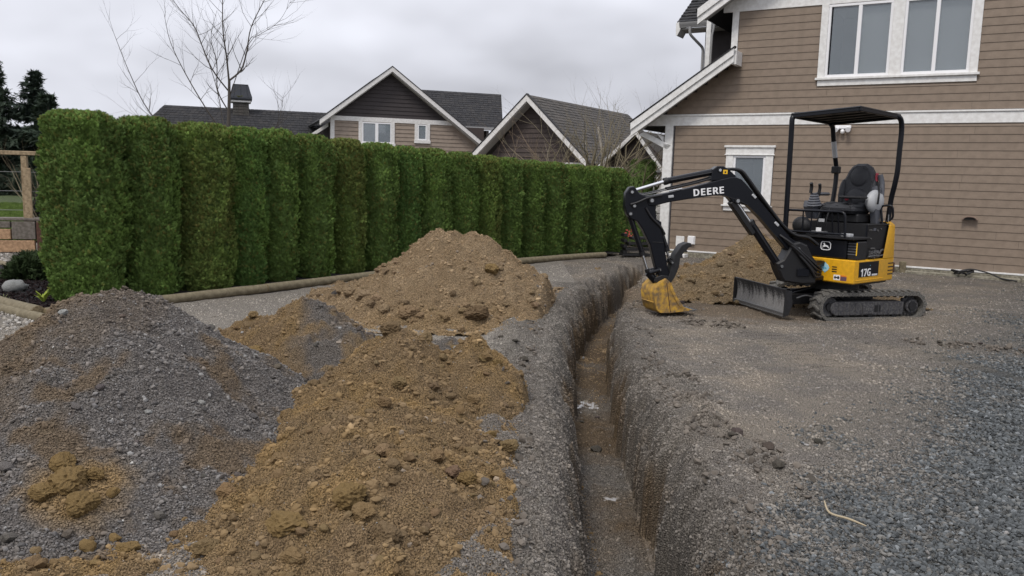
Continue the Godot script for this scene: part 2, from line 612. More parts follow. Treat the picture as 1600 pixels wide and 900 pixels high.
func trench_at(x: float, z: float) -> Vector2:
	# (signed distance to the middle line, positive on the house side; share of full depth)
	if x < -1.4 or x > 4.2 or z < -17.6:
		return Vector2(9, 0)
	var p := Vector2(x, z)
	var best := 1e9
	var s := 9.0
	for i in trench_pts.size() - 1:
		var a := trench_pts[i]
		var b := trench_pts[i + 1]
		var d := b - a
		var t := clampf((p - a).dot(d) / d.length_squared(), 0.0, 1.0)
		var q := a + d * t
		var l := p.distance_squared_to(q)
		if l < best:
			best = l
			var side := d.cross(p - a)
			s = sqrt(l) * (1.0 if side > 0.0 else -1.0)
	return Vector2(s, 1.0 - smoothstep(-15.4, -16.8, z))

func ground_h(x: float, z: float) -> float:
	var far := absf(x) > 22.0 or z < -32.0 or z > 6.0
	if far:
		return 0.0
	var h := n_wide.get_noise_2d(x, z) * 0.03
	if z < -19.5 or x < -8.0 or x > 13.0:
		return h
	var lump := n_lump.get_noise_2d(x, z)
	var finev := n_fine.get_noise_2d(x, z)
	h += lump * 0.010 + finev * 0.006
	# the ground is pressed down where the machine stands
	h -= 0.055 * exp(-(pow((x - 4.15) / 1.25, 2.0) + pow((z + 10.35) / 0.75, 2.0)))
	var t := trench_at(x, z)
	if t.x < 1.9 and t.x > -2.0:
		var s := t.x + lump * 0.07 + n_rag.get_noise_2d(x, z) * 0.05
		var wob := n_wide.get_noise_2d(x * 0.5 + 40.0, z * 2.0)
		var near := 1.0 + 0.20 * smoothstep(-6.5, -3.2, z)
		var hl := (0.46 + 0.10 * wob) * near
		var hr := (0.41 + 0.05 * wob) * near
		var fl := 0.22 * near
		# thrown-up edges
		h += 0.09 * exp(-pow((s + 0.78) / 0.26, 2.0)) * (1.0 - smoothstep(-8.5, -10.5, z)) * (0.7 + lump)
		h += 0.04 * exp(-pow((s - 0.55) / 0.12, 2.0)) * (0.6 + lump * 1.2)
		if s > -hl and s < hr:
			var d := 0.70 * t.y
			if s < -fl:
				var k := (-s - fl) / (hl - fl)
				h -= d * (1.0 - pow(sin(k * PI / 2), 0.46))
			elif s > fl:
				var k := (s - fl) / (hr - fl)
				h -= d * (1.0 - pow(sin(k * PI / 2), 0.38))
			else:
				h -= d
			h += (lump * 0.045 + finev * 0.03) * (0.6 if absf(s) < fl else 1.0)
	if x > 1.1 and x < 8.5 and z < -3.0 and z > -14.0:
		# loose scraped soil here, packed ground there
		var loose := clampf(n_col.get_noise_2d(x * 0.7 + 31.0, z * 0.7) * 2.2 + 0.35, 0.0, 1.0)
		h += loose * (-n_clod2.get_noise_2d(x, z) * 0.020 - n_clod3.get_noise_2d(x, z) * 0.010 - 0.016 + finev * 0.008)
	if x > 1.2 and z < -3.5:
		for pr in prints:
			var a: Vector2 = pr[0]
			var d: Vector2 = pr[1] - a
			var l := d.length()
			d /= l
			var q := Vector2(x, z) - a
			var al := q.dot(d)
			var ac := absf(q.cross(d))
			var hw: float = pr[2]
			if al > 0.0 and al < l and ac < hw:
				var fade := minf(1.0, minf(al, l - al) * 3.0) * (1.0 - smoothstep(hw - 0.05, hw, ac)) * clampf(1.05 + lump * 1.1, 0.35, 1.0)
				h += (0.014 - 0.075 * pow(maxf(0.0, sin(al * TAU / 0.165)), 3.0)) * fade
		for rd in ridges:
			var a: Vector2 = rd[0]
			var d: Vector2 = rd[1] - a
			var q := Vector2(x, z)
			var tt := clampf((q - a).dot(d) / d.length_squared(), 0.0, 1.0)
			var dist := q.distance_to(a + d * tt)
			var w: float = rd[3]
			if dist < w * 2.0:
				var r: float = rd[2]
				h += r * exp(-pow(dist / w, 2.0) * 1.6) * (0.6 + 0.9 * absf(lump) + 0.5 * finev)
	return h

func coarse_share(x: float, z: float) -> float:
	# how much of the blue grey crushed stone lies here: the open side of the yard, ragged towards the trench
	if x < 0.8:
		return 0.0
	var q := x - 1.0 + (z + 3.0) * 0.75 + n_col.get_noise_2d(x, z) * 0.9 + n_col2.get_noise_2d(x, z) * 0.5
	return smoothstep(-1.0, 0.9, q)

func in_print(x: float, z: float) -> bool:
	for pr in prints:
		var a: Vector2 = pr[0]
		var d: Vector2 = (pr[1] - a).normalized()
		var q := Vector2(x, z) - a
		if q.dot(d) > 0.0 and q.dot(d) < (pr[1] - a).length() and absf(q.cross(d)) < pr[2] - 0.03:
			return true
	return false

func soil_color(x: float, z: float, h: float) -> Color:
	# grey crushed rock, brownish silt, and the ochre clay that lies below the rock
	var grey := Color(0.268, 0.243, 0.214)
	var blue := Color(0.125, 0.132, 0.131)
	var tan := Color(0.375, 0.325, 0.265)
	var clay := Color(0.165, 0.112, 0.062)
	var a := n_col.get_noise_2d(x, z)
	var b := n_col2.get_noise_2d(x, z)
	var c := grey.lerp(tan, clampf(0.42 + a * 1.1 + b * 0.5, 0.0, 1.0))
	if x > 1.0:
		c = c.lerp(blue, clampf(coarse_share(x, z) * 0.95, 0.0, 1.0))
	if z < -7.0 and x < 1.0:
		c = c.lerp(Color(0.42, 0.385, 0.335), 0.8)
	# darker grey brown over the trench and both its banks
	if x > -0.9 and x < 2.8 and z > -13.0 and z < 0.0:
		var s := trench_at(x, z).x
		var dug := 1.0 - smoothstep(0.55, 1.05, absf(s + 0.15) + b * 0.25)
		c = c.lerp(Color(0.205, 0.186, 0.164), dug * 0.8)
	# dirt dropped round the mound by the house
	var spill := Vector2(x - 2.9, (z + 11.6) * 0.9).length() + b * 0.5
	c = c.lerp(Color(0.27, 0.205, 0.14), clampf((1.9 - spill) * 1.2, 0.0, 0.8))
	var deep := clampf((-h - 0.13 + b * 0.20) * 5.0, 0.0, 1.0)
	if deep > 0.0:
		var share := deep * clampf(0.34 + a * 0.8 + b * 0.3 + 0.35 * smoothstep(-6.0, -9.0, z), 0.0, 0.8)
		c = c.lerp(clay, share)
	return c

func spread(lo: float, hi: float, marks: Array) -> PackedFloat32Array:
	# grid lines: marks = [[from, step], ...]; beyond the marks the step grows
	var out := PackedFloat32Array()
	var x: float = marks[0][0]
	var st: float = marks[0][1]
	var left := []
	while x > lo:
		st *= 1.22
		x -= st
		left.append(maxf(x, lo))
	left.reverse()
	for q in left:
		out.append(q)
	for i in marks.size() - 1:
		var a: float = marks[i][0]
		var b: float = marks[i + 1][0]
		var k := int(ceil((b - a) / float(marks[i][1])))
		for j in k:
			out.append(a + (b - a) * j / k)
	x = marks[-1][0]
	st = marks[-2][1]
	out.append(x)
	while x < hi:
		st *= 1.22
		x += st
		out.append(minf(x, hi))
	return out

func sheet(xs: PackedFloat32Array, zs: PackedFloat32Array, hs: PackedFloat32Array, cs: PackedColorArray, keep := PackedByteArray()) -> ArrayMesh:
	var w := xs.size()
	var d := zs.size()
	var v := PackedVector3Array()
	var n := PackedVector3Array()
	v.resize(w * d)
	n.resize(w * d)
	for j in d:
		var j0 := maxi(j - 1, 0)
		var j1 := mini(j + 1, d - 1)
		for i in w:
			var k := j * w + i
			v[k] = Vector3(xs[i], hs[k], zs[j])
			var i0 := maxi(i - 1, 0)
			var i1 := mini(i + 1, w - 1)
			n[k] = Vector3(-(hs[j * w + i1] - hs[j * w + i0]) / (xs[i1] - xs[i0]), 1.0, -(hs[j1 * w + i] - hs[j0 * w + i]) / (zs[j1] - zs[j0])).normalized()
	var idx := PackedInt32Array()
	for j in d - 1:
		for i in w - 1:
			var p := j * w + i
			if keep.size() and not (keep[p] or keep[p + 1] or keep[p + w] or keep[p + w + 1]):
				continue
			idx.append_array([p, p + 1, p + w, p + 1, p + w + 1, p + w])
	var a := []
	a.resize(Mesh.ARRAY_MAX)
	a[Mesh.ARRAY_VERTEX] = v
	a[Mesh.ARRAY_NORMAL] = n
	a[Mesh.ARRAY_COLOR] = cs
	a[Mesh.ARRAY_INDEX] = idx
	var m := ArrayMesh.new()
	m.add_surface_from_arrays(Mesh.PRIMITIVE_TRIANGLES, a)
	return m

func build_ground() -> void:
	var xs := spread(-420.0, 420.0, [[-8.0, 0.09], [-4.5, 0.05], [-1.6, 0.026], [0.05, 0.013], [1.5, 0.02], [4.2, 0.032], [8.5, 0.06], [11.0, 0.05]])
	var zs := spread(-420.0, 60.0, [[-19.0, 0.07], [-13.0, 0.032], [-9.4, 0.017], [-5.2, 0.014], [-2.4, 0.05], [0.0, 0.05]])
	var w := xs.size()
	var hs := PackedFloat32Array()
	var cs := PackedColorArray()
	hs.resize(w * zs.size())
	cs.resize(w * zs.size())
	for j in zs.size():
		var z := zs[j]
		for i in w:
			var x := xs[i]
			var h := ground_h(x, z)
			hs[j * w + i] = h
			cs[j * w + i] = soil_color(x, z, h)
	var o := single("ground", sheet(xs, zs, hs, cs), M.soil, "grey gravel yard with a trench cut through it", "ground", Transform3D.IDENTITY, "", "structure")

# ------------------------------------------------------------------ spoil piles
# bumps: [x, z, height, reach to the side, reach to the front, reach to the back]
var piles := {
	"grey": [[-2.58, -5.25, 0.94, 1.40, 2.1, 1.45], [-2.35, -4.2, 0.42, 1.1, 1.2, 1.2]],
	"ridge": [[-1.74, -6.95, 0.62, 0.80, 0.9, 0.8], [-2.25, -7.2, 0.38, 0.75, 0.7, 0.7], [-1.35, -6.7, 0.38, 0.7, 0.8, 0.7]],
	"soil": [[-0.80, -5.75, 0.62, 0.74, 1.0, 0.62], [-0.27, -5.85, 0.50, 0.64, 0.85, 0.55], [-0.72, -4.6, 0.34, 0.85, 1.6, 1.0], [-0.55, -3.9, 0.28, 0.75, 1.1, 0.9], [-1.1, -5.3, 0.30, 0.7, 0.9, 0.9]],
	"back": [[-0.84, -10.35, 1.05, 1.42, 1.45, 1.5], [-0.48, -10.35, 0.97, 1.40, 1.4, 1.4], [-0.75, -9.65, 0.42, 1.2, 0.85, 0.9]],
	"far": [[4.0, -13.3, 0.90, 1.3, 1.5, 1.4], [3.3, -12.8, 0.50, 1.3, 1.2, 1.2], [4.4, -13.3, 0.6, 0.9, 1.2, 1.2], [2.75, -12.4, 0.36, 0.9, 1.0, 0.9]],
}

func pile_h(which: String, x: float, z: float) -> float:
	var h := -0.2
	var wob := n_lump.get_noise_2d(x * 0.5 + 7.0, z * 0.5) * 0.22
	for b in piles[which]:
		var dx: float = (x - b[0]) / b[3]
		var dz: float = z - b[1]
		dz = dz / b[4] if dz > 0.0 else dz / b[5]
		var r := sqrt(dx * dx + dz * dz + 0.006) + wob * 0.35
		var hh: float = b[2] * (1.0 - r * 1.0) if r < 0.72 else b[2] * 0.28 * pow(maxf(0.0, 1.0 - (r - 0.72) / 0.50), 1.8) - 0.035 * smoothstep(0.72, 1.2, r)
		h = maxf(h, hh) if absf(h - hh) > 0.06 else maxf(h, hh) + (0.06 - absf(h - hh)) * 0.2
	var tr := trench_at(x, z)
	h -= 0.75 * smoothstep(-0.66, -0.42, tr.x) * tr.y * smoothstep(0.75, 0.42, tr.x)
	var lump := n_lump.get_noise_2d(x + 3.0, z)
	if which == "grey":
		h += lump * 0.035 + n_fine.get_noise_2d(x, z) * 0.020 - n_clod2.get_noise_2d(x, z) * 0.014 - n_clod3.get_noise_2d(x, z) * 0.010 - 0.015
	else:
		h += lump * 0.06 + n_fine.get_noise_2d(x, z) * 0.026 - n_clod.get_noise_2d(x, z) * 0.070 - n_clod2.get_noise_2d(x, z) * 0.044 - n_clod3.get_noise_2d(x, z) * 0.020 - 0.068
	return h

func pile_color(which: String, x: float, z: float) -> Color:
	var a := n_col.get_noise_2d(x * 1.6 + 9.0, z * 1.6)
	var b := n_col2.get_noise_2d(x + 5.0, z)
	var grey := Color(0.185, 0.171, 0.159)
	var brown := Color(0.275, 0.196, 0.112)
	var ochre := Color(0.345, 0.232, 0.108)
	var c := brown
	match which:
		"grey":
			c = grey.lerp(Color(0.20, 0.153, 0.105), clampf(smoothstep(-2.3, -2.9, x + z * 0.05 + 0.2 + a * 0.8) * 0.75 + a * 0.6, 0.0, 0.85))
			c = c.lerp(Color(0.21, 0.155, 0.10), clampf(smoothstep(0.12, 0.45, a + b * 0.4) * 0.75, 0.0, 1.0))
			var near := Vector2(x + 1.98, z + 3.62).length() + b * 0.12
			c = c.lerp(ochre, clampf((0.30 - near) * 5.0, 0.0, 0.85))
		"ridge":
			c = brown.lerp(grey, smoothstep(-1.75, -1.45, x + a * 0.35) * 0.9)
			c = c.lerp(ochre, clampf(b * 1.4, 0.0, 0.6))
		"soil":
			c = brown.lerp(ochre, clampf(0.3 + a * 0.9 + b * 0.6, 0.0, 0.85))
		"back":
			c = Color(0.345, 0.25, 0.15).lerp(Color(0.41, 0.305, 0.19), clampf(0.3 + a + b * 0.5, 0.0, 1.0))
			c = c.lerp(ochre, smoothstep(-9.4, -8.8, z + b * 0.4) * 0.35)
		"far":
			c = Color(0.30, 0.225, 0.14).lerp(ochre, clampf(a * 1.2 + b * 0.3, 0.0, 0.6))
	return c

func pile_box(which: String) -> Rect2:
	var r := Rect2()
	var first := true
	for b in piles[which]:
		var q := Rect2(b[0] - b[3] * 1.35, b[1] - b[5] * 1.35, b[3] * 2.7, (b[4] + b[5]) * 1.35)
		r = q if first else r.merge(q)
		first = false
	return r

func top_of(x: float, z: float) -> float:
	var h := ground_h(x, z)
	for k in piles:
		if pile_rects[k].has_point(Vector2(x, z)):
			h = maxf(h, pile_h(k, x, z))
	return h
var pile_rects := {}

func make_stone(seed_: int, jag := 0.28, flat := 1.0) -> ArrayMesh:
	# an icosahedron with its corners moved, faces flat: a broken stone
	var r := RandomNumberGenerator.new()
	r.seed = seed_
	var p := (1.0 + sqrt(5.0)) / 2.0
	var vs := [Vector3(-1, p, 0), Vector3(1, p, 0), Vector3(-1, -p, 0), Vector3(1, -p, 0), Vector3(0, -1, p), Vector3(0, 1, p), Vector3(0, -1, -p), Vector3(0, 1, -p), Vector3(p, 0, -1), Vector3(p, 0, 1), Vector3(-p, 0, -1), Vector3(-p, 0, 1)]
	for i in 12:
		vs[i] = vs[i].normalized() * (1.0 + r.randf_range(-jag, jag)) * Vector3(1, flat, 1) * 0.5
	var fs := [0, 11, 5, 0, 5, 1, 0, 1, 7, 0, 7, 10, 0, 10, 11, 1, 5, 9, 5, 11, 4, 11, 10, 2, 10, 7, 6, 7, 1, 8, 3, 9, 4, 3, 4, 2, 3, 2, 6, 3, 6, 8, 3, 8, 9, 4, 9, 5, 2, 4, 11, 6, 2, 10, 8, 6, 7, 9, 8, 1]
	var b := MB.new()
	b.tinted = true
	for i in range(0, 60, 3):
		b.otri(vs[fs[i]], vs[fs[i + 1]], vs[fs[i + 2]], vs[fs[i]] + vs[fs[i + 1]] + vs[fs[i + 2]])
	return b.mesh()

func make_clod(seed_: int, splits := 1, rough := 1.0) -> ArrayMesh:
	# a rough clod: an icosahedron split and pushed in and out by noise
	var nz := noise(seed_, 1.1, 4)
	var p := (1.0 + sqrt(5.0)) / 2.0
	var vs := [Vector3(-1, p, 0), Vector3(1, p, 0), Vector3(-1, -p, 0), Vector3(1, -p, 0), Vector3(0, -1, p), Vector3(0, 1, p), Vector3(0, -1, -p), Vector3(0, 1, -p), Vector3(p, 0, -1), Vector3(p, 0, 1), Vector3(-p, 0, -1), Vector3(-p, 0, 1)]
	var fs := [0, 11, 5, 0, 5, 1, 0, 1, 7, 0, 7, 10, 0, 10, 11, 1, 5, 9, 5, 11, 4, 11, 10, 2, 10, 7, 6, 7, 1, 8, 3, 9, 4, 3, 4, 2, 3, 2, 6, 3, 6, 8, 3, 8, 9, 4, 9, 5, 2, 4, 11, 6, 2, 10, 8, 6, 7, 9, 8, 1]
	var tris := []
	for i in range(0, 60, 3):
		tris.append([vs[fs[i]].normalized(), vs[fs[i + 1]].normalized(), vs[fs[i + 2]].normalized()])
	for k in splits:
		var next := []
		for t in tris:
			var ab: Vector3 = (t[0] + t[1]).normalized()
			var bd: Vector3 = (t[1] + t[2]).normalized()
			var da: Vector3 = (t[2] + t[0]).normalized()
			next.append_array([[t[0], ab, da], [ab, t[1], bd], [da, bd, t[2]], [ab, bd, da]])
		tris = next
	var r_ := RandomNumberGenerator.new()
	r_.seed = seed_
	var cuts := []
	for i in 11:
		cuts.append([Vector3(r_.randfn(), r_.randfn(), r_.randfn()).normalized(), r_.randf_range(0.27, 0.47)])
	var b := MB.new()
	b.tinted = true
	var moved := {}
	for t in tris:
		var q := []
		for d in t:
			if not moved.has(d):
				# broken along flat faces, then crumbled
				var r: float = 0.52
				for c in cuts:
					var k: float = c[0].dot(d)
					if k > 0.2:
						r = minf(r, c[1] / k)
				r += 0.05 * rough * nz.get_noise_3dv(d * 2.0)
				if splits > 1:
					r += 0.09 * rough * nz.get_noise_3dv(d * 4.0 + Vector3(9, 2, 7)) + 0.05 * rough * nz.get_noise_3dv(d * 12.0)
				moved[d] = d * r * Vector3(1.1, 0.8, 0.95)
			q.append(moved[d])
		b.otri(q[0], q[1], q[2], t[0] + t[1] + t[2])
	return b.mesh()

var turns: Array[Basis] = []
func make_turns() -> void:
	for i in 97:
		turns.append(Basis(Vector3(rng.randfn(), rng.randfn(), rng.randfn()).normalized(), rng.randf() * TAU))

func scatter(parent: Node, called: String, mesh: Mesh, material: Material, where: Array[Transform3D], tints: PackedColorArray) -> MultiMeshInstance3D:
	var mm := MultiMesh.new()
	mm.transform_format = MultiMesh.TRANSFORM_3D
	mm.use_colors = true
	mm.mesh = mesh
	mm.instance_count = where.size()
	for i in where.size():
		mm.set_instance_transform(i, where[i])
		mm.set_instance_color(i, tints[i])
	var o := MultiMeshInstance3D.new()
	o.multimesh = mm
	o.material_override = material
	if parent == self:
		o.name = numbered(called)
	else:
		var key := str(parent.get_instance_id()) + called
		var k: int = used.get(key, 0)
		used[key] = k + 1
		o.name = called if k == 0 else "%s_%03d" % [called, k]
	parent.add_child(o, true)
	o.set_meta("kind", "stuff")
	return o

func vary(c: Color, by: float) -> Color:
	var k := 1.0 + rng.randf_range(-by, by)
	return Color(c.r * k, c.g * k, c.b * k)

func stone_tint(base: Color) -> Color:
	var t := rng.randf()
	if t < 0.003:
		return Color(0.46, 0.45, 0.42)
	if t < 0.035:
		return Color(0.26, 0.255, 0.245)
	if t < 0.35:
		return vary(base.lerp(Color(0.13, 0.13, 0.132), 0.5), 0.45)
	return vary(base, 0.38)

func build_pile(which: String, called: String, label: String, step: float, crumbs: int, small: float, big: float, clods: Array, random_clods: int, stony: float, clod_size := 0.06, lump_less := 0.90) -> void:
	var box := pile_box(which)
	var o := thing(called, label, "soil pile")
	var xs := PackedFloat32Array()
	var zs := PackedFloat32Array()
	var k := int(box.size.x / step)
	for i in k + 1:
		xs.append(box.position.x + box.size.x * i / k)
	k = int(box.size.y / step)
	for i in k + 1:
		zs.append(box.position.y + box.size.y * i / k)
	var hs := PackedFloat32Array()
	var cs := PackedColorArray()
	var keep := PackedByteArray()
	for z in zs:
		for x in xs:
			var h := pile_h(which, x, z)
			hs.append(h)
			keep.append(1 if h > ground_h(x, z) - 0.05 else 0)
			cs.append(pile_color(which, x, z))
	part(o, "mound", sheet(xs, zs, hs, cs, keep), M.soil)
	var where: Array[Transform3D] = []
	var tints := PackedColorArray()
	var stones: Array[Transform3D] = []
	var stone_tints := PackedColorArray()
	var tries := 0
	while where.size() + stones.size() < crumbs and tries < crumbs * 4:
		tries += 1
		var x := box.position.x + rng.randf() * box.size.x
		var z := box.position.y + rng.randf() * box.size.y
		var h := pile_h(which, x, z)
		var gh := ground_h(x, z)
		if h < gh - 0.005:
			if rng.randf() > 0.45 * exp((h - gh) / 0.03):
				continue
			h = gh
		var c := pile_color(which, x, z)
		var lumpy := rng.randf() > lump_less
		if lumpy and n_lump.get_noise_2d(x * 1.1 + 11.0, z * 1.1) < -0.02:
			continue
		var s := small * rng.randf_range(0.8, 2.3) if not lumpy else small * 2.0 * pow(big / small / 2.0, pow(rng.randf(), 1.7))
		var t: Transform3D
		t.basis = turns[rng.randi() % 97] * Basis.from_scale(Vector3(s * rng.randf_range(0.8, 1.25), s * rng.randf_range(0.55, 0.9), s))
		t.origin = Vector3(x, h + s * (0.03 if lumpy and stony < 0.5 and which != "grey" else 0.22), z)
		var greyness := 1.0 - clampf((c.r - c.b) * 12.0, 0.0, 1.0)
		if rng.randf() < maxf(stony, greyness):
			stones.append(t)
			stone_tints.append(stone_tint(c * 0.86))
		else:
			where.append(t)
			tints.append(vary(c * (0.70 if lumpy else 0.80), 0.22))
	if stones.size():
		scatter(o, "gravel", make_stone(41), M.stone, stones, stone_tints)
	if where.size():
		scatter(o, "crumbs", make_clod(43), M.crumb, where, tints)
	var shapes := [make_clod(51), make_clod(52), make_clod(53), make_clod(54), make_clod(55, 3), make_clod(56, 3), make_clod(57, 3)]
	for c in clods:
		var x: float = c[0]
		var z: float = c[1]
		var s: float = c[2]
		add_clod(o, which, shapes, x, z, s, c[3] if c.size() > 3 else pile_color(which, x, z))
	var placed := 0
	tries = 0
	while placed < random_clods and tries < random_clods * 20:
		tries += 1
		var x := box.position.x + rng.randf() * box.size.x
		var z := box.position.y + rng.randf() * box.size.y
		var h := pile_h(which, x, z)
		if h < ground_h(x, z) + 0.0 or h > 0.62 * piles[which][0][2] and rng.randf() < 0.6:
			continue
		placed += 1
		add_clod(o, which, shapes, x, z, clod_size * rng.randf_range(0.6, 1.0) * (1.0 + pow(rng.randf(), 3.0) * 1.2), vary(pile_color(which, x, z) * 1.02, 0.14))

func add_clod(o: Node3D, which: String, shapes: Array, x: float, z: float, s: float, c: Color) -> void:
	var h := maxf(ground_h(x, z), pile_h(which, x, z))
	var t: Transform3D
	t.basis = Basis(Vector3.UP, rng.randf() * TAU) * Basis(Vector3.RIGHT, rng.randf_range(-0.4, 0.4)) * Basis.from_scale(Vector3(s * rng.randf_range(0.9, 1.15), s * rng.randf_range(0.8, 1.05), s))
	t.origin = Vector3(x, h + s * (0.20 if s < 0.12 else 0.08), z)
	part(o, "clod", shapes[rng.randi() % 4] if s < 0.085 else shapes[4 + rng.randi() % 3], clod_tone(c), t)

var clod_tones := {}
func clod_tone(c: Color) -> Material:
	# a few shared tones
	var q := Color(snappedf(c.r, 0.015), snappedf(c.g, 0.012), snappedf(c.b, 0.010))
	if not clod_tones.has(q):
		var m: StandardMaterial3D = M.clod.duplicate()
		m.albedo_color = lin(q.r * 1.18, q.g * 1.18, q.b * 1.18)
		m.vertex_color_use_as_albedo = false
		clod_tones[q] = m
	return clod_tones[q]

func build_piles() -> void:
	for k in piles:
		pile_rects[k] = pile_box(k)
	var ochre := Color(0.30, 0.20, 0.095)
	build_pile("grey", "gravel_pile", "large pile of grey gravel mixed with brown dirt, nearest of the piles", 0.016, 120000, 0.006, 0.036, [[-2.02, -3.62, 0.17, ochre], [-1.90, -3.50, 0.14, ochre], [-2.12, -3.76, 0.13, ochre], [-2.08, -3.52, 0.11, ochre], [-1.95, -3.72, 0.09, ochre], [-1.82, -3.62, 0.07, ochre], [-1.62, -3.32, 0.09, ochre], [-1.70, -3.38, 0.06, ochre], [-1.78, -3.30, 0.08, ochre], [-2.72, -4.9, 0.07, Color(0.5, 0.5, 0.48)], [-1.78, -4.6, 0.05, Color(0.45, 0.44, 0.42)], [-1.3, -4.7, 0.09, Color(0.22, 0.16, 0.09)], [-1.95, -4.3, 0.045, Color(0.42, 0.42, 0.4)]], 110, 0.0, 0.045, 0.86)
	build_pile("soil", "soil_pile", "low spread heap of crumbly ochre soil beside the trench", 0.0125, 150000, 0.004, 0.05, [[-0.97, -6.0, 0.13, ochre], [-0.86, -5.75, 0.15], [-0.62, -5.85, 0.11], [-0.36, -4.0, 0.10], [-0.27, -3.95, 0.10, Color(0.25, 0.17, 0.11)], [-0.19, -3.88, 0.09, ochre], [-0.70, -3.52, 0.17, Color(0.30, 0.20, 0.09)], [-0.95, -3.38, 0.16, ochre], [-0.62, -3.4, 0.10], [-0.5, -3.32, 0.12], [-0.12, -4.72, 0.09, ochre], [-0.72, -5.2, 0.10], [-0.1, -5.75, 0.10, ochre]], 270, 0.05, 0.055)
	build_pile("ridge", "dirt_ridge", "low ridge half brown dirt half dark gravel between grey pile and brown pile", 0.015, 42000, 0.005, 0.048, [[-2.05, -6.45, 0.16, ochre], [-2.2, -6.3, 0.11, ochre], [-1.2, -6.9, 0.09]], 60, 0.05, 0.06)
	build_pile("back", "dirt_pile", "tall pointed pile of brown dirt standing in front of the hedge", 0.021, 70000, 0.007, 0.06, [[-0.25, -9.7, 0.20, ochre], [-0.38, -8.98, 0.26, Color(0.22, 0.155, 0.09)], [-0.75, -8.95, 0.15], [-1.15, -9.05, 0.22], [-1.75, -9.6, 0.22], [-1.95, -9.9, 0.20], [-2.1, -10.2, 0.18], [-0.55, -9.0, 0.12], [-1.0, -8.9, 0.12], [-0.05, -9.3, 0.13], [0.05, -9.9, 0.12], [-1.45, -9.2, 0.16], [-2.25, -10.4, 0.15, Color(0.12, 0.11, 0.1)]], 130, 0.05, 0.085)
	build_pile("far", "dirt_mound", "rounded mound of brown dirt behind the excavator arm, against the house", 0.028, 42000, 0.009, 0.07, [[2.6, -11.9, 0.16], [3.1, -11.7, 0.14], [3.5, -12.0, 0.16]], 80, 0.05, 0.10)

const ORDER := ["very", "second", "third", "fourth", "fifth", "sixth", "seventh", "eighth", "ninth", "tenth", "eleventh", "twelfth", "thirteenth", "fourteenth", "fifteenth", "sixteenth", "seventeenth", "eighteenth"]

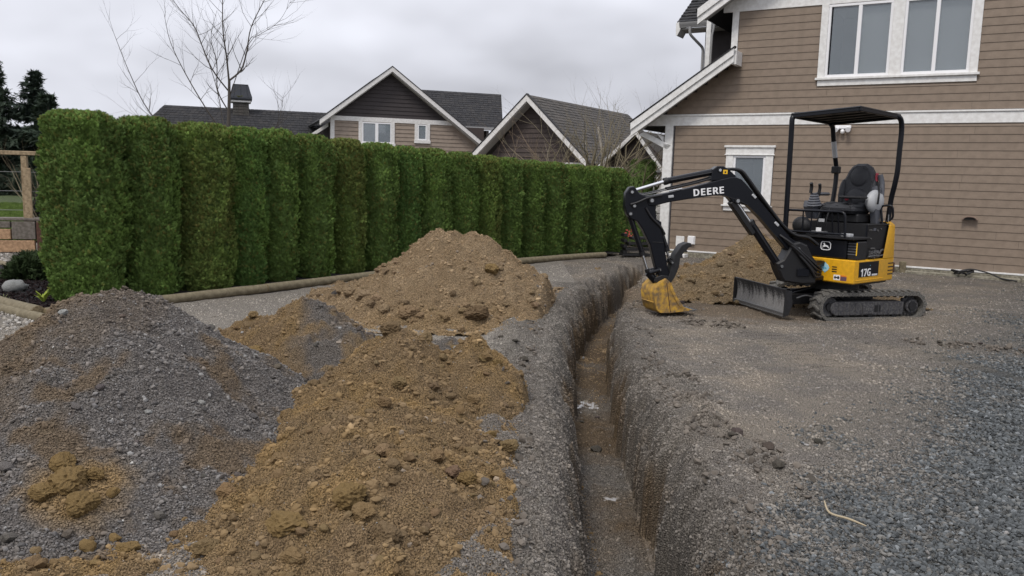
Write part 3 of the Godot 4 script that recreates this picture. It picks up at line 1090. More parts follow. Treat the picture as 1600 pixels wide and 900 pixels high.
func build_gravel() -> void:
	# loose stones over the yard; slabs of depth with their own numbers
	var where := [[], [], []]
	var tint := [[], [], []]
	for slab in [[-1.9, -3.4, 8500.0, 0.007, 0.030], [-3.4, -5.0, 7500.0, 0.007, 0.028], [-5.0, -8.0, 3600.0, 0.008, 0.030], [-8.0, -12.0, 1300.0, 0.010, 0.032], [-12.0, -18.0, 350.0, 0.014, 0.038]]:
		var z1: float = slab[0]
		var z0: float = slab[1]
		var xl: float = maxf(z0 * 0.66 - 0.6, -7.0)
		var xr: float = -z0 * 0.70 + 0.8
		var k := int((xr - xl) * (z1 - z0) * slab[2])
		for i in k:
			var x := rng.randf_range(xl, xr)
			var z := rng.randf_range(z0, z1)
			var h := ground_h(x, z)
			var under := false
			for p in pile_rects:
				if pile_rects[p].has_point(Vector2(x, z)) and pile_h(p, x, z) > h:
					under = true
					break
			if under:
				continue
			# keep off the bed behind the logs and off the house
			if (x + 5.05) * 0.773 + (z + 8.73) * 0.634 < 0.1 and x < 2.5:
				continue
			if (x - 3.49) * -0.517 + (z + 18.35) * 0.856 < 0.15:
				continue
			var coarse := coarse_share(x, z)
			if x > 1.0 and in_print(x, z):
				continue
			var packed := clampf(n_col.get_noise_2d(x * 0.8 + 20.0, z * 0.8) * 1.6 + 0.25, 0.0, 0.8)
			if x < 1.0:
				packed *= 0.6
			if rng.randf() < packed * (1.0 - coarse):
				continue
			var s: float = slab[3] * pow(slab[4] / slab[3], pow(rng.randf(), 3.6 - 2.6 * coarse)) * (0.80 + 0.40 * coarse)
			var t: Transform3D
			t.basis = turns[rng.randi() % 97] * Basis.from_scale(Vector3(s * rng.randf_range(0.8, 1.4), s * rng.randf_range(0.4, 0.75), s))
			t.origin = Vector3(x, h + s * lerpf(0.10, 0.26, coarse), z)
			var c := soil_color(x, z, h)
			var g := 0 if x < 0.7 else 1
			if absf(trench_at(x, z).x) < 0.5:
				g = 2
			where[g].append(t)
			if rng.randf() < coarse * 0.85:
				c = Color(0.084, 0.091, 0.094)
				tint[g].append(vary(c, 0.4) if rng.randf() < 0.93 else Color(0.19, 0.202, 0.208))
			else:
				tint[g].append(vary(c * 0.76, 0.42) if rng.randf() < 0.985 else vary(Color(0.24, 0.23, 0.22), 0.3))
	# the trench sides are steep, so they get stones of their own
	for i in 60000:
		var z := -2.0 - 12.5 * pow(rng.randf(), 1.7)
		var cx := 0.0
		for k in trench_pts.size() - 1:
			if z <= trench_pts[k].y and z >= trench_pts[k + 1].y:
				cx = lerpf(trench_pts[k].x, trench_pts[k + 1].x, (trench_pts[k].y - z) / (trench_pts[k].y - trench_pts[k + 1].y))
		var u := rng.randf() if rng.randf() < 0.7 else rng.randf() * 0.25
		var x := cx + (-0.20 - 0.36 * u * u if rng.randf() < 0.5 else 0.20 + 0.28 * u * u)
		var h := ground_h(x, z)
		var s := 0.008 * pow(3.2, pow(rng.randf(), 2.2))
		var t: Transform3D
		t.basis = turns[rng.randi() % 97] * Basis.from_scale(Vector3(s * rng.randf_range(0.8, 1.4), s * rng.randf_range(0.5, 0.9), s))
		t.origin = Vector3(x, h + s * 0.05, z)
		where[2].append(t)
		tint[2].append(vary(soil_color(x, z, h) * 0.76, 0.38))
	for g in 3:
		var a: Array[Transform3D] = []
		a.assign(where[g])
		var o := scatter(self, "gravel", make_stone(45 + g, 0.30), M.stone, a, PackedColorArray(tint[g]))
		tag(o, ["loose dull grey gravel between the piles and the hedge", "loose blue grey crushed stone on the open yard around the excavator", "loose stones down the sides and floor of the trench"][g], "gravel", "", "stuff")
	# crumbled dirt heaped up along the ridges and along both lips of the trench
	var bits: Array[Transform3D] = []
	var bit_tints := PackedColorArray()
	for i in 5200:
		var x := 0.0
		var z := 0.0
		if i < 2600:
			var rd: Array = ridges[rng.randi() % ridges.size()]
			var q: Vector2 = rd[0].lerp(rd[1], rng.randf())
			x = q.x + rng.randfn() * rd[3] * 0.75
			z = q.y + rng.randfn() * rd[3] * 0.75
		else:
			z = -2.2 - 9.0 * pow(rng.randf(), 1.5)
			for k in trench_pts.size() - 1:
				if z <= trench_pts[k].y and z >= trench_pts[k + 1].y:
					x = lerpf(trench_pts[k].x, trench_pts[k + 1].x, (trench_pts[k].y - z) / (trench_pts[k].y - trench_pts[k + 1].y))
			x += 0.42 + absf(rng.randfn()) * 0.10 if rng.randf() < 0.7 else -0.55 - absf(rng.randfn()) * 0.12
		if n_lump.get_noise_2d(x * 0.7 + 50.0, z * 0.7) < -0.12:
			continue
		var s := 0.010 * pow(6.0, pow(rng.randf(), 2.4))
		bits.append(Transform3D(turns[rng.randi() % 97] * Basis.from_scale(Vector3(s, s * rng.randf_range(0.6, 0.95), s * 1.1)), Vector3(x, top_of(x, z) + s * 0.2, z)))
		bit_tints.append(vary(Color(0.135, 0.118, 0.10), 0.3))
	tag(scatter(self, "dirt_crumbs", make_clod(47), M.crumb, bits, bit_tints), "dark crumbled dirt along the trench lips and the track ridges", "dirt", "", "stuff")
	# bigger lumps that lie about by the trench and the tracks
	var spots := [[1.35, -6.5, 0.07], [1.42, -6.2, 0.06], [1.5, -6.8, 0.05], [1.38, -5.6, 0.06], [1.5, -5.2, 0.08], [1.42, -5.0, 0.06], [1.62, -4.9, 0.09], [1.55, -4.5, 0.07], [1.7, -4.4, 0.08], [2.0, -5.1, 0.05], [0.05, -7.6, 0.07], [0.12, -7.1, 0.09], [-0.1, -8.2, 0.06], [0.2, -8.9, 0.08], [0.77, -6.9, 0.11], [2.25, -9.45, 0.06], [4.55, -8.55, 0.06], [4.9, -8.4, 0.05], [1.9, -11.3, 0.10], [2.3, -11.0, 0.09], [0.72, -7.75, 0.05], [0.88, -7.9, 0.05]]
	var shapes := [make_clod(61), make_clod(62), make_stone(63), make_stone(64)]
	var lumps := []
	for s in spots:
		var t: Transform3D
		t.basis = Basis(Vector3.UP, rng.randf() * TAU) * Basis.from_scale(Vector3(s[2] * 1.2, s[2] * 0.75, s[2]))
		t.origin = Vector3(s[0], top_of(s[0], s[1]) + s[2] * 0.2, s[1])
		var where_is := "on the trench floor" if absf(trench_at(s[0], s[1]).x) < 0.4 else ("on the yard side of the trench" if s[0] > 1.0 else "on the pile side of the trench")
		lumps.append([where_is, s[1], shapes[rng.randi() % 4], clod_tone(vary(Color(0.12, 0.105, 0.09), 0.2)), t])
	lumps.sort_custom(func(p, q): return p[1] > q[1])
	var nth := {}
	for l in lumps:
		nth[l[0]] = nth.get(l[0], 0) + 1
		single("dirt_lump", l[2], l[3], ORDER[nth[l[0]] - 1] + " nearest of the dark dirt lumps lying " + l[0], "lump", l[4], "dirt lumps " + l[0])

# ------------------------------------------------------------------ hedge and plants
func make_frond() -> ArrayMesh:
	# a flat feathery spray of cedar: stem along y with forked lobes
	var b := MB.new()
	b.tinted = true
	var r := RandomNumberGenerator.new()
	r.seed = 71
	var lobe := func(at: Vector2, dir: float, l: float, w: float, z: float) -> void:
		var d := Vector2(sin(dir), cos(dir))
		var s := Vector2(d.y, -d.x)
		var p0 := at - s * w * 0.4
		var p1 := at + s * w * 0.4
		var m0 := at + d * l * 0.55 - s * w * 0.7
		var m1 := at + d * l * 0.55 + s * w * 0.7
		var e := at + d * l
		var k := 0.18 * l
		b.quad(Vector3(p0.x, p0.y, z), Vector3(p1.x, p1.y, z), Vector3(m1.x, m1.y, z + k), Vector3(m0.x, m0.y, z + k), Vector3(0, 0, 1))
		b.otri(Vector3(m0.x, m0.y, z + k), Vector3(m1.x, m1.y, z + k), Vector3(e.x, e.y, z - k * 0.4), Vector3(0, 0, 1))
	lobe.call(Vector2(0, 0), 0.0, 1.0, 0.085, 0.0)
	for i in 4:
		var y := 0.12 + 0.18 * i
		for sg in [-1.0, 1.0]:
			var l: float = (0.52 - 0.08 * i) * r.randf_range(0.8, 1.2)
			var a: float = sg * r.randf_range(0.65, 0.95)
			lobe.call(Vector2(0, y), a, l, 0.065, r.randf_range(-0.03, 0.05))
			lobe.call(Vector2(sin(a), cos(a)) * l * 0.45 + Vector2(0, y), a - sg * 0.75, l * 0.55, 0.058, r.randf_range(-0.05, 0.08))
	return b.mesh()

var frond: ArrayMesh

func cedar(x: float, z: float, wide: float, deep: float, tall: float, count: int, label: String, group: String, axis: float, tone: Color, seed_ := 0) -> void:
	var o := thing("hedge_cedar", label, "hedge", Vector3(x, ground_h(x, z) - 0.02, z), axis, group)
	var nz := noise(300 + seed_, 1.5, 3)
	var nb := noise(400 + seed_, 5.0, 2)
	var ncol := noise(500 + seed_, 1.3, 3)
	# outline of the clipped column at height share t
	var girth := func(t: float) -> float:
		var g := 0.86 + 0.16 * sin(minf(t * 1.5, 1.0) * PI / 2) - 0.10 * t
		if t > 0.93:
			g *= sqrt(maxf(0.02, 1.0 - pow((t - 0.93) / 0.075, 2.0) * 0.8))
		if t < 0.06:
			g *= 0.80 + 3.3 * t
		return g
	part(o, "trunk", MB.new().tube([Vector3(0, 0, 0), Vector3(0.01, tall * 0.5, 0), Vector3(0, tall * 0.85, 0.01)], [0.045, 0.035, 0.012], 8).mesh(), M.bark)
	var core := MB.new()
	var prof_n := 16
	var sides := 20
	for i in prof_n:
		for j in sides + 1:
			var t := 0.03 + 0.94 * i / (prof_n - 1.0)
			var w := TAU * j / sides
			var g: float = girth.call(t) * (0.80 + 0.14 * nz.get_noise_3d(cos(w), t * tall, sin(w)))
			core.vert(Vector3(cos(w) * wide * g, t * tall, sin(w) * deep * g), Vector3(cos(w), 0.1, sin(w)))
	for i in prof_n - 1:
		for j in sides:
			var p := i * (sides + 1) + j
			core.face(p, p + sides + 2, p + 1)
			core.face(p, p + sides + 1, p + sides + 2)
	var topc := core.vert(Vector3(0, tall * 0.975, 0), Vector3.UP)
	var last := (prof_n - 1) * (sides + 1)
	for j in sides:
		core.face(last + j, topc, last + j + 1)
	part(o, "inner_branches", core.mesh(), M.hedge_core)
	var where: Array[Transform3D] = []
	var tints := PackedColorArray()
	for i in count:
		var w := rng.randf() * TAU
		var t := rng.randf()
		var on_top := rng.randf() < 0.16
		if on_top:
			t = rng.randf_range(0.95, 1.0)
		var g: float = girth.call(t)
		if on_top:
			g *= sqrt(rng.randf())
		var bump := nz.get_noise_3d(cos(w) * wide * 2.2, t * tall * 0.8, sin(w) * deep * 2.2) * 0.26 + nb.get_noise_3d(cos(w) * wide, t * tall, sin(w) * deep) * 0.16
		var shell := 0.97 + bump - 0.22 * pow(rng.randf(), 2.0)
		var d := Vector3(cos(w), 0.0, sin(w))
		var p := Vector3(d.x * wide * g * shell, t * tall + (rng.randf_range(-0.03, 0.01) if on_top else 0.0), d.z * deep * g * shell)
		var out := Vector3(cos(w) / wide, 0, sin(w) / deep).normalized()
		if on_top or t > 0.96:
			out = (out * 0.4 + Vector3.UP).normalized()
		var up := (Vector3.UP * rng.randf_range(0.35, 1.0) + out * rng.randf_range(0.25, 0.9) + Vector3(rng.randfn(), rng.randfn() * 0.5, rng.randfn()) * 0.38).normalized()
		var face := (out + Vector3(rng.randfn(), rng.randfn(), rng.randfn()) * 0.55).normalized()
		var sx := up.cross(face).normalized()
		face = sx.cross(up).normalized()
		var s := rng.randf_range(0.032, 0.070)
		where.append(Transform3D(Basis(sx * s * 1.05, up * s, face * s), p))
		var k := ncol.get_noise_3d(p.x * 1.2, p.y * 0.6, p.z * 1.2)
		var c := tone
		c = c.lerp(Color(0.165, 0.265, 0.06), clampf(0.25 + k * 0.9 + rng.randf_range(-0.2, 0.2), 0.0, 0.75))
		# sunburnt and freshly clipped tips turn olive brown
		if rng.randf() < 0.05 + clampf(-k * 0.35, 0.0, 0.2) + (0.25 if t > 0.95 else 0.0):
			c = c.lerp(Color(tone.g * 1.05, tone.g * 0.82, tone.b * 0.9), rng.randf_range(0.3, 0.75))
		tints.append(vary(c, 0.28))
	scatter(o, "foliage", frond, M.frond, where, tints)

func build_hedge() -> void:
	frond = make_frond()
	# x, z, half width, height
	var row := [[-5.18, -9.82, 0.50, 2.31], [-4.65, -10.42, 0.37, 2.26], [-4.18, -10.98, 0.39, 2.23], [-3.80, -11.51, 0.30, 2.21], [-3.47, -11.99, 0.29, 2.20], [-3.11, -12.54, 0.32, 2.17], [-2.72, -13.16, 0.31, 2.15], [-2.30, -13.71, 0.33, 2.12], [-1.90, -14.19, 0.27, 2.09], [-1.50, -14.66, 0.33, 2.07], [-1.02, -15.22, 0.31, 2.04], [-0.58, -15.72, 0.29, 2.02], [-0.17, -16.18, 0.30, 1.99], [0.28, -16.64, 0.30, 1.97], [0.75, -17.13, 0.31, 1.95], [1.25, -17.58, 0.31, 1.93], [1.76, -18.12, 0.31, 1.91], [2.22, -18.66, 0.31, 1.88]]
	var count := row.size()
	for i in count:
		var b: Array = row[i]
		var nth := ["end cedar of the clipped hedge, broadest and nearest the garden bed", "second cedar from the garden end of the clipped hedge", "third cedar from the garden end of the clipped hedge, browner than its neighbours"]
		var words := ["fourth", "fifth", "sixth", "seventh", "eighth", "ninth", "tenth", "eleventh", "twelfth", "thirteenth", "fourteenth", "fifteenth", "sixteenth", "seventeenth"]
		var label: String = nth[i] if i < 3 else (words[i - 3] + " cedar from the garden end of the clipped hedge" if i < count - 1 else "last cedar of the clipped hedge, beside the brown house")
		var tone := Color(0.108, 0.172, 0.046)
		if i == 2 or i == 6 or i == 11:
			tone = Color(0.132, 0.168, 0.046)
		if i == 3 or i == 8:
			tone = Color(0.098, 0.178, 0.048)
		cedar(b[0] + (0.03 if i == 0 else 0.0), b[1], b[2] * (1.05 if i > 0 else 0.90), b[2] * 1.12 if i > 0 else b[2] * 0.98, b[3] - (0.04 if i == 0 else 0.0), 34000 if i == 0 else (25000 if i < 4 else 16000), label, "cedars of the clipped hedge", 0.89, tone, i)
	cedar(3.15, -20.6, 0.42, 0.40, 2.15, 4200, "lone dark cedar standing between the hedge and the corner of the brown house", "", 0.0, Color(0.05, 0.075, 0.028), 30)

func build_edging() -> void:
	var line := [Vector2(-5.05, -8.73), Vector2(-4.40, -9.62), Vector2(-3.36, -11.06), Vector2(-2.14, -12.92), Vector2(-1.22, -14.04), Vector2(0.17, -15.64), Vector2(1.10, -16.62), Vector2(1.96, -17.39)]
	var names := ["round edging log at the corner of the garden bed", "second edging log from the bed corner along the hedge foot", "third edging log from the bed corner along the hedge foot", "fourth edging log, behind the tall brown pile", "fifth edging log from the bed corner, showing past the brown pile", "sixth edging log from the bed corner along the hedge foot", "last edging log along the hedge foot near the trench end"]
	for i in line.size() - 1:
		log_rail(line[i], line[i + 1], 0.062, names[i])
	log_rail(Vector2(-8.6, -11.3), Vector2(-5.10, -8.70), 0.075, "edging log running from the bed corner along the gravel path")
	log_rail(Vector2(-6.6, -9.65), Vector2(-4.86, -8.46), 0.06, "short thin log lying in front of the bed corner", -0.02)
	log_rail(Vector2(-8.4, -13.2), Vector2(-6.4, -11.5), 0.06, "thin edging log at the back of the garden bed")

func log_rail(a: Vector2, b: Vector2, r: float, label: String, lift := 0.0) -> void:
	var d := (b - a)
	var l := d.length()
	var mid := (a + b) * 0.5
	var o := thing("edging_log", label, "log", Vector3(mid.x, 0.0, mid.y), -d.angle(), "round edging logs")
	var pts := []
	var rad := []
	for i in 9:
		var t := -0.5 + i / 8.0
		pts.append(Vector3(t * (l - 0.015), r * 0.85 + lift + rng.randf_range(-0.002, 0.002), rng.randf_range(-0.003, 0.003)))
		rad.append(r * rng.randf_range(0.98, 1.02))
	var bar := MB.new()
	bar.tube(pts, rad, 14, false)
	part(o, "bark", bar.mesh(), M.log_wood)
	for e in [0, 8]:
		var cap := MB.new()
		var out := -1.0 if e == 0 else 1.0
		var disc := PackedVector2Array()
		for j in 14:
			disc.append(Vector2(cos(TAU * j / 14), sin(TAU * j / 14)) * rad[e] * 0.985)
		cap.xf = Transform3D(Basis(Vector3.UP, PI / 2), pts[e] + Vector3(out * 0.003, 0, 0))
		cap.prism(disc, -0.004, 0.004, 0.002)
		part(o, "cut_end", cap.mesh(), M.log_end)

func bare_branches(b: MB, at: Vector3, dir: Vector3, l: float, r: float, depth: int, r_: RandomNumberGenerator, up_pull := 0.25, spread_ := 0.6) -> void:
	var pts := [at]
	var rad := [r]
	var p := at
	var d := dir.normalized()
	var k := 5
	var kids := []
	for i in k:
		d = (d + Vector3(r_.randfn(), r_.randfn(), r_.randfn()) * 0.10 + Vector3.UP * up_pull * 0.25).normalized()
		p += d * l / k
		pts.append(p)
		rad.append(r * (1.0 - 0.72 * (i + 1.0) / k))
		if depth > 0 and i >= 1:
			kids.append([p, d, rad[-1], float(i) / k])
	b.tube(pts, rad, 7 if r > 0.012 else 4, false)
	for q in kids:
		if r_.randf() < 0.85:
			var side := Vector3(r_.randfn(), r_.randfn() * 0.5, r_.randfn()).normalized()
			var nd: Vector3 = (q[1] + side * spread_).normalized()
			bare_branches(b, q[0], nd, l * r_.randf_range(0.38, 0.62), maxf(q[2] * 0.75, r * 0.16), depth - 1, r_, up_pull, spread_)

func build_bare_tree() -> void:
	var o := thing("bare_tree", "slender leafless tree rising behind the hedge in front of the chimney", "tree", Vector3(-5.45, 0, -15.6))
	var r := RandomNumberGenerator.new()
	r.seed = 8
	# heights and sidesteps of the main limbs as the photograph shows them
	var trunk := [Vector3(-0.05, -0.05, 0), Vector3(0.0, 1.2, 0.02), Vector3(0.06, 2.4, 0), Vector3(0.09, 2.95, 0.02), Vector3(0.09, 3.28, 0.0)]
	part(o, "trunk", MB.new().tube(trunk, [0.06, 0.048, 0.036, 0.028, 0.024], 9, false).mesh(), M.bark)
	var limbs := [
		[[Vector3(0.09, 3.28, 0), Vector3(0.06, 3.7, 0.02), Vector3(0.0, 4.2, 0.02), Vector3(0.0, 4.8, 0), Vector3(0.02, 5.6, 0.02)], 0.026],
		[[Vector3(0.09, 3.28, 0), Vector3(0.30, 3.50, -0.1), Vector3(0.40, 3.85, -0.15), Vector3(0.48, 4.3, -0.2), Vector3(0.78, 4.9, -0.25), Vector3(1.0, 5.5, -0.3)], 0.026],
		[[Vector3(0.07, 3.1, 0), Vector3(-0.2, 3.45, 0.15), Vector3(-0.42, 3.9, 0.2), Vector3(-0.55, 4.2, 0.25), Vector3(-0.95, 4.6, 0.3), Vector3(-1.25, 5.1, 0.35)], 0.02],
		[[Vector3(0.05, 2.75, 0), Vector3(-0.12, 3.1, 0.1), Vector3(-0.1, 3.6, 0.15), Vector3(-0.2, 4.0, 0.2), Vector3(-0.05, 4.5, 0.2)], 0.018],
		[[Vector3(0.04, 2.2, 0), Vector3(-0.35, 2.75, 0.2), Vector3(-0.75, 3.35, 0.3), Vector3(-1.05, 3.9, 0.35), Vector3(-1.15, 4.4, 0.4)], 0.02],
		[[Vector3(0.04, 2.0, 0), Vector3(-0.15, 2.6, -0.2), Vector3(-0.4, 3.3, -0.4), Vector3(-0.75, 4.0, -0.5), Vector3(-0.95, 4.3, -0.55)], 0.016],
		[[Vector3(0.03, 1.9, 0), Vector3(-0.9, 2.1, 0.3), Vector3(-1.5, 2.65, 0.5), Vector3(-1.85, 3.3, 0.6), Vector3(-2.15, 4.0, 0.65)], 0.022],
		[[Vector3(0.03, 1.7, 0), Vector3(-1.2, 2.0, -0.2), Vector3(-2.0, 2.45, -0.3), Vector3(-2.4, 2.85, -0.3)], 0.012],
		[[Vector3(0.03, 1.8, 0), Vector3(0.7, 2.1, 0.3), Vector3(1.05, 2.35, 0.4), Vector3(1.22, 2.6, 0.45), Vector3(1.28, 2.95, 0.45)], 0.016],
		[[Vector3(0.1, 3.0, 0), Vector3(0.55, 3.95, 0.2), Vector3(0.75, 4.05, 0.3), Vector3(1.2, 4.3, 0.4), Vector3(1.45, 4.7, 0.4)], 0.012],
	]
	for lm in limbs:
		var b := MB.new()
		var way := []
		for q in lm[0]:
			way.append(Vector3(q.x * (0.80 if q.x < 0.0 else 0.95), q.y, q.z))
		var pts := curve_path(way, 4)
		var rad := []
		for i in pts.size():
			rad.append(lm[1] * 0.72 * (1.0 - 0.80 * i / (pts.size() - 1.0)))
		b.tube(pts, rad, 7, false)
		for i in range(3, pts.size()):
			for rep in 2:
				if r.randf() < 0.55:
					var d: Vector3 = (pts[i] - pts[i - 1]).normalized()
					var side := Vector3(r.randfn(), r.randf_range(-0.2, 0.5), r.randfn()).normalized()
					bare_branches(b, pts[i], (d * 0.7 + side * 0.8).normalized(), r.randf_range(0.28, 0.75), maxf(rad[i] * 0.5, 0.0028), 1, r, 0.3, 0.6)
		part(o, "branch", b.mesh(), M.bark)

func bare_shrub(called: String, label: String, at: Vector3, tall: float, stems: int, seed_: int, material: Material, lean := 0.5, depth := 2, thick := 1.0) -> void:
	var o := thing(called, label, "shrub", at)
	var r := RandomNumberGenerator.new()
	r.seed = seed_
	for i in stems:
		var b := MB.new()
		var w := TAU * i / stems + r.randf() * 0.8
		var d := Vector3(cos(w) * lean, 1.0, sin(w) * lean)
		bare_branches(b, Vector3(cos(w), 0, sin(w)) * 0.05, d, tall * r.randf_range(0.65, 1.0), (0.013 * tall / 1.8 + 0.004) * thick, depth, r, 0.12, 0.75)
		part(o, "stem", b.mesh(), material)

func make_needle_spray() -> ArrayMesh:
	var b := MB.new()
	b.tinted = true
	var r := RandomNumberGenerator.new()
	r.seed = 12
	for i in 9:
		var a := r.randf_range(-1.1, 1.1)
		var y := r.randf_range(0.0, 0.5)
		var l := r.randf_range(0.3, 0.55)
		var d := Vector3(sin(a), cos(a), r.randf_range(-0.35, 0.15)).normalized()
		var s := d.cross(Vector3(0, 0, 1)).normalized() * 0.07
		var p := Vector3(0, y, 0)
		b.otri(p - s, p + s, p + d * l, Vector3(0, 0, 1))
	return b.mesh()

func conifer(x: float, z: float, tall: float, wide: float, count: int, label: String, spray: ArrayMesh, tone: Color) -> void:
	var o := thing("conifer", label, "tree", Vector3(x, 0, z), rng.randf() * TAU, "dark conifers beyond the lawn")
	part(o, "trunk", MB.new().tube([Vector3(0, -0.1, 0), Vector3(0.03, tall * 0.5, 0), Vector3(0, tall * 0.98, 0)], [tall * 0.022, tall * 0.014, 0.02], 8, false).mesh(), M.bark)
	var where: Array[Transform3D] = []
	var tints := PackedColorArray()
	var limbs := MB.new()
	var whorls := int(tall * 3.2)
	var per := count / (whorls * 6)
	for i in whorls:
		var t := 0.02 + 0.97 * i / whorls
		for j in 6:
			var w := rng.randf() * TAU
			var l := wide * 0.84 * pow(1.0 - t, 1.12) * rng.randf_range(0.7, 1.1) + 0.15
			var d := Vector3(cos(w), -0.22 + 0.4 * t, sin(w)).normalized()
			var at := Vector3(0, t * tall, 0)
			limbs.tube([at, at + d * l * 0.5, at + d * l * 0.95 + Vector3(0, 0.06 * l, 0)], [0.035, 0.02, 0.006], 4, false)
			for k in per:
				var f := rng.randf_range(0.25, 1.03)
				var p := at + d * l * f + Vector3(rng.randfn() * 0.12 * l, rng.randfn() * 0.07 * l, rng.randfn() * 0.12 * l)
				var out := (d + Vector3(rng.randfn(), rng.randfn() - 0.3, rng.randfn()) * 0.55).normalized()
				var face := (Vector3.UP + Vector3(rng.randfn(), rng.randfn(), rng.randfn()) * 0.5).normalized()
				var sx := out.cross(face).normalized()
				face = sx.cross(out)
				var s := rng.randf_range(0.35, 0.7) * (0.6 + 0.5 * (1.0 - t))
				where.append(Transform3D(Basis(sx * s, out * s, face * s), p))
				tints.append(vary(tone, 0.4))
	part(o, "limbs", limbs.mesh(), M.bark)
	scatter(o, "foliage", spray, M.frond, where, tints)

func build_garden() -> void:
	# lawn and path beyond the bed
	var g := MB.new()
	g.quad(Vector3(-70, 0.045, -17.2), Vector3(-8.0, 0.045, -17.2), Vector3(-8.0, 0.045, -60), Vector3(-70, 0.045, -60), Vector3.UP)
	single("lawn", g.mesh(), M.lawn, "green lawn beyond the timber wall", "lawn", Transform3D.IDENTITY, "", "structure")
	var where: Array[Transform3D] = []
	var tints := PackedColorArray()
	for i in 26000:
		var z := -17.3 - 16.0 * pow(rng.randf(), 1.6)
		var x := rng.randf_range(z * 0.72, z * 0.50)
		var s := rng.randf_range(0.05, 0.11)
		where.append(Transform3D(Basis(Vector3.UP, rng.randf() * TAU) * Basis(Vector3.RIGHT, rng.randf_range(-0.5, 0.5)) * Basis.from_scale(Vector3(s, s, s)), Vector3(x, 0.045, z)))
		tints.append(vary(Color(0.10, 0.15, 0.035), 0.35))
	var blade := MB.new()
	blade.tinted = true
	for i in 5:
		var x := -0.4 + 0.2 * i
		blade.tri(Vector3(x - 0.09, 0, 0.1 * sin(i * 2.0)), Vector3(x + 0.09, 0, 0.1 * sin(i * 2.0)), Vector3(x * 1.6, 0.8 + 0.1 * (i % 2), 0.25 * sin(i * 3.0)))
	tag(scatter(self, "grass", blade.mesh(), M.frond, where, tints), "short green grass of the lawn", "grass", "", "stuff")
	# mulch bed at the near end of the hedge
	var xs := PackedFloat32Array()
	var zs := PackedFloat32Array()
	for i in 73:
		xs.append(-9.2 + i * 0.065)
	for i in 76:
		zs.append(-13.4 + i * 0.065)
	var hs := PackedFloat32Array()
	var cs := PackedColorArray()
	var keep := PackedByteArray()
	for z in zs:
		for x in xs:
			var inside := (x + 5.05) * 0.773 + (z + 8.73) * 0.634 < 0.0 and (x + 5.05) * 0.596 - (z + 8.73) * 0.803 > -0.3 and (x + 7.0) * -0.64 + (z + 11.9) * 0.77 > -0.35
			var e := 0.0
			e = clampf(minf(-((x + 5.05) * 0.773 + (z + 8.73) * 0.634), ((x + 5.05) * -0.596 - (z + 8.73) * 0.803) + 0.1) * 3.0, 0.0, 1.0)
			hs.append(0.06 + n_lump.get_noise_2d(x * 2.0, z * 2.0) * 0.02 + n_fine.get_noise_2d(x, z) * 0.015)
			cs.append(Color(1, 1, 1))
			var front := (x + 5.10) * -0.596 + (z + 8.70) * 0.803
			var hedge_side := (x + 5.05) * 0.773 + (z + 8.73) * 0.634
			var back := (x + 6.4) * 0.647 + (z + 11.5) * -0.762
			keep.append(1 if front < -0.02 and hedge_side < -0.02 and back < 0.0 else 0)
	single("mulch_bed", sheet(xs, zs, hs, cs, keep), M.mulch, "dark bark mulch of the bed at the hedge end", "garden bed", Transform3D.IDENTITY, "", "structure")
	# mulch also under the hedge
	var strip := MB.new()
	var line := [Vector2(-5.1, -8.85), Vector2(-3.40, -11.14), Vector2(-2.18, -13.0), Vector2(0.13, -15.72), Vector2(1.9, -17.45), Vector2(2.4, -18.0)]
	for i in line.size() - 1:
		var a: Vector2 = line[i]
		var b: Vector2 = line[i + 1]
		var off := Vector2(-0.95, -0.85)
		strip.quad(Vector3(a.x, 0.055, a.y), Vector3(b.x, 0.055, b.y), Vector3(b.x + off.x, 0.05, b.y + off.y), Vector3(a.x + off.x, 0.05, a.y + off.y), Vector3.UP)
	single("hedge_bed", strip.mesh(), M.mulch, "dark mulch under the hedge", "garden bed", Transform3D.IDENTITY, "", "structure")
	var chips: Array[Transform3D] = []
	var chip_tints := PackedColorArray()
	for i in 5200:
		var x := rng.randf_range(-7.6, -4.6)
		var z := rng.randf_range(-12.2, -8.9)
		var front := (x + 5.10) * -0.596 + (z + 8.70) * 0.803
		var hedge_side := (x + 5.05) * 0.773 + (z + 8.73) * 0.634
		if front > -0.1 or hedge_side > -0.1:
			continue
		var s := rng.randf_range(0.015, 0.05)
		chips.append(Transform3D(turns[rng.randi() % 97] * Basis.from_scale(Vector3(s * 1.4, s * 0.4, s * 0.7)), Vector3(x, 0.065 + n_lump.get_noise_2d(x * 2.0, z * 2.0) * 0.02 + s * 0.1, z)))
		chip_tints.append(vary(Color(0.022, 0.016, 0.016), 0.6))
	tag(scatter(self, "mulch", make_stone(91), M.crumb, chips, chip_tints), "dark bark chips lying on the bed", "mulch", "", "stuff")
	# pale gravel path behind the bed
	var peb: Array[Transform3D] = []
	var peb_t := PackedColorArray()
	for i in 14000:
		var x := rng.randf_range(-11.5, -5.0)
		var z := rng.randf_range(-15.6, -8.0)
		var back := (x + 6.4) * 0.647 + (z + 11.5) * -0.762
		var front := (x + 5.10) * -0.596 + (z + 8.70) * 0.803
		if not (back > 0.08 or (front > 0.05 and front < 1.1 and x < -4.9)):
			continue
		if back > 0.08 and z > -11.6 and front < 0.0 and x > -7.0:
			continue
		var s := rng.randf_range(0.02, 0.055)
		peb.append(Transform3D(turns[rng.randi() % 97] * Basis.from_scale(Vector3(s, s * 0.6, s)), Vector3(x, ground_h(x, z) + s * 0.12, z)))
		peb_t.append(vary(Color(0.36, 0.34, 0.31) if rng.randf() < 0.6 else Color(0.24, 0.22, 0.19), 0.35))
	tag(scatter(self, "pale_gravel", make_stone(92), M.stone, peb, peb_t), "pale round gravel of the path by the garden bed", "gravel", "", "stuff")
	# rock
	var rk := MB.new().ball(Vector3.ZERO, Vector3(0.135, 0.085, 0.10), 18, noise(33, 1.2, 3), 0.5)
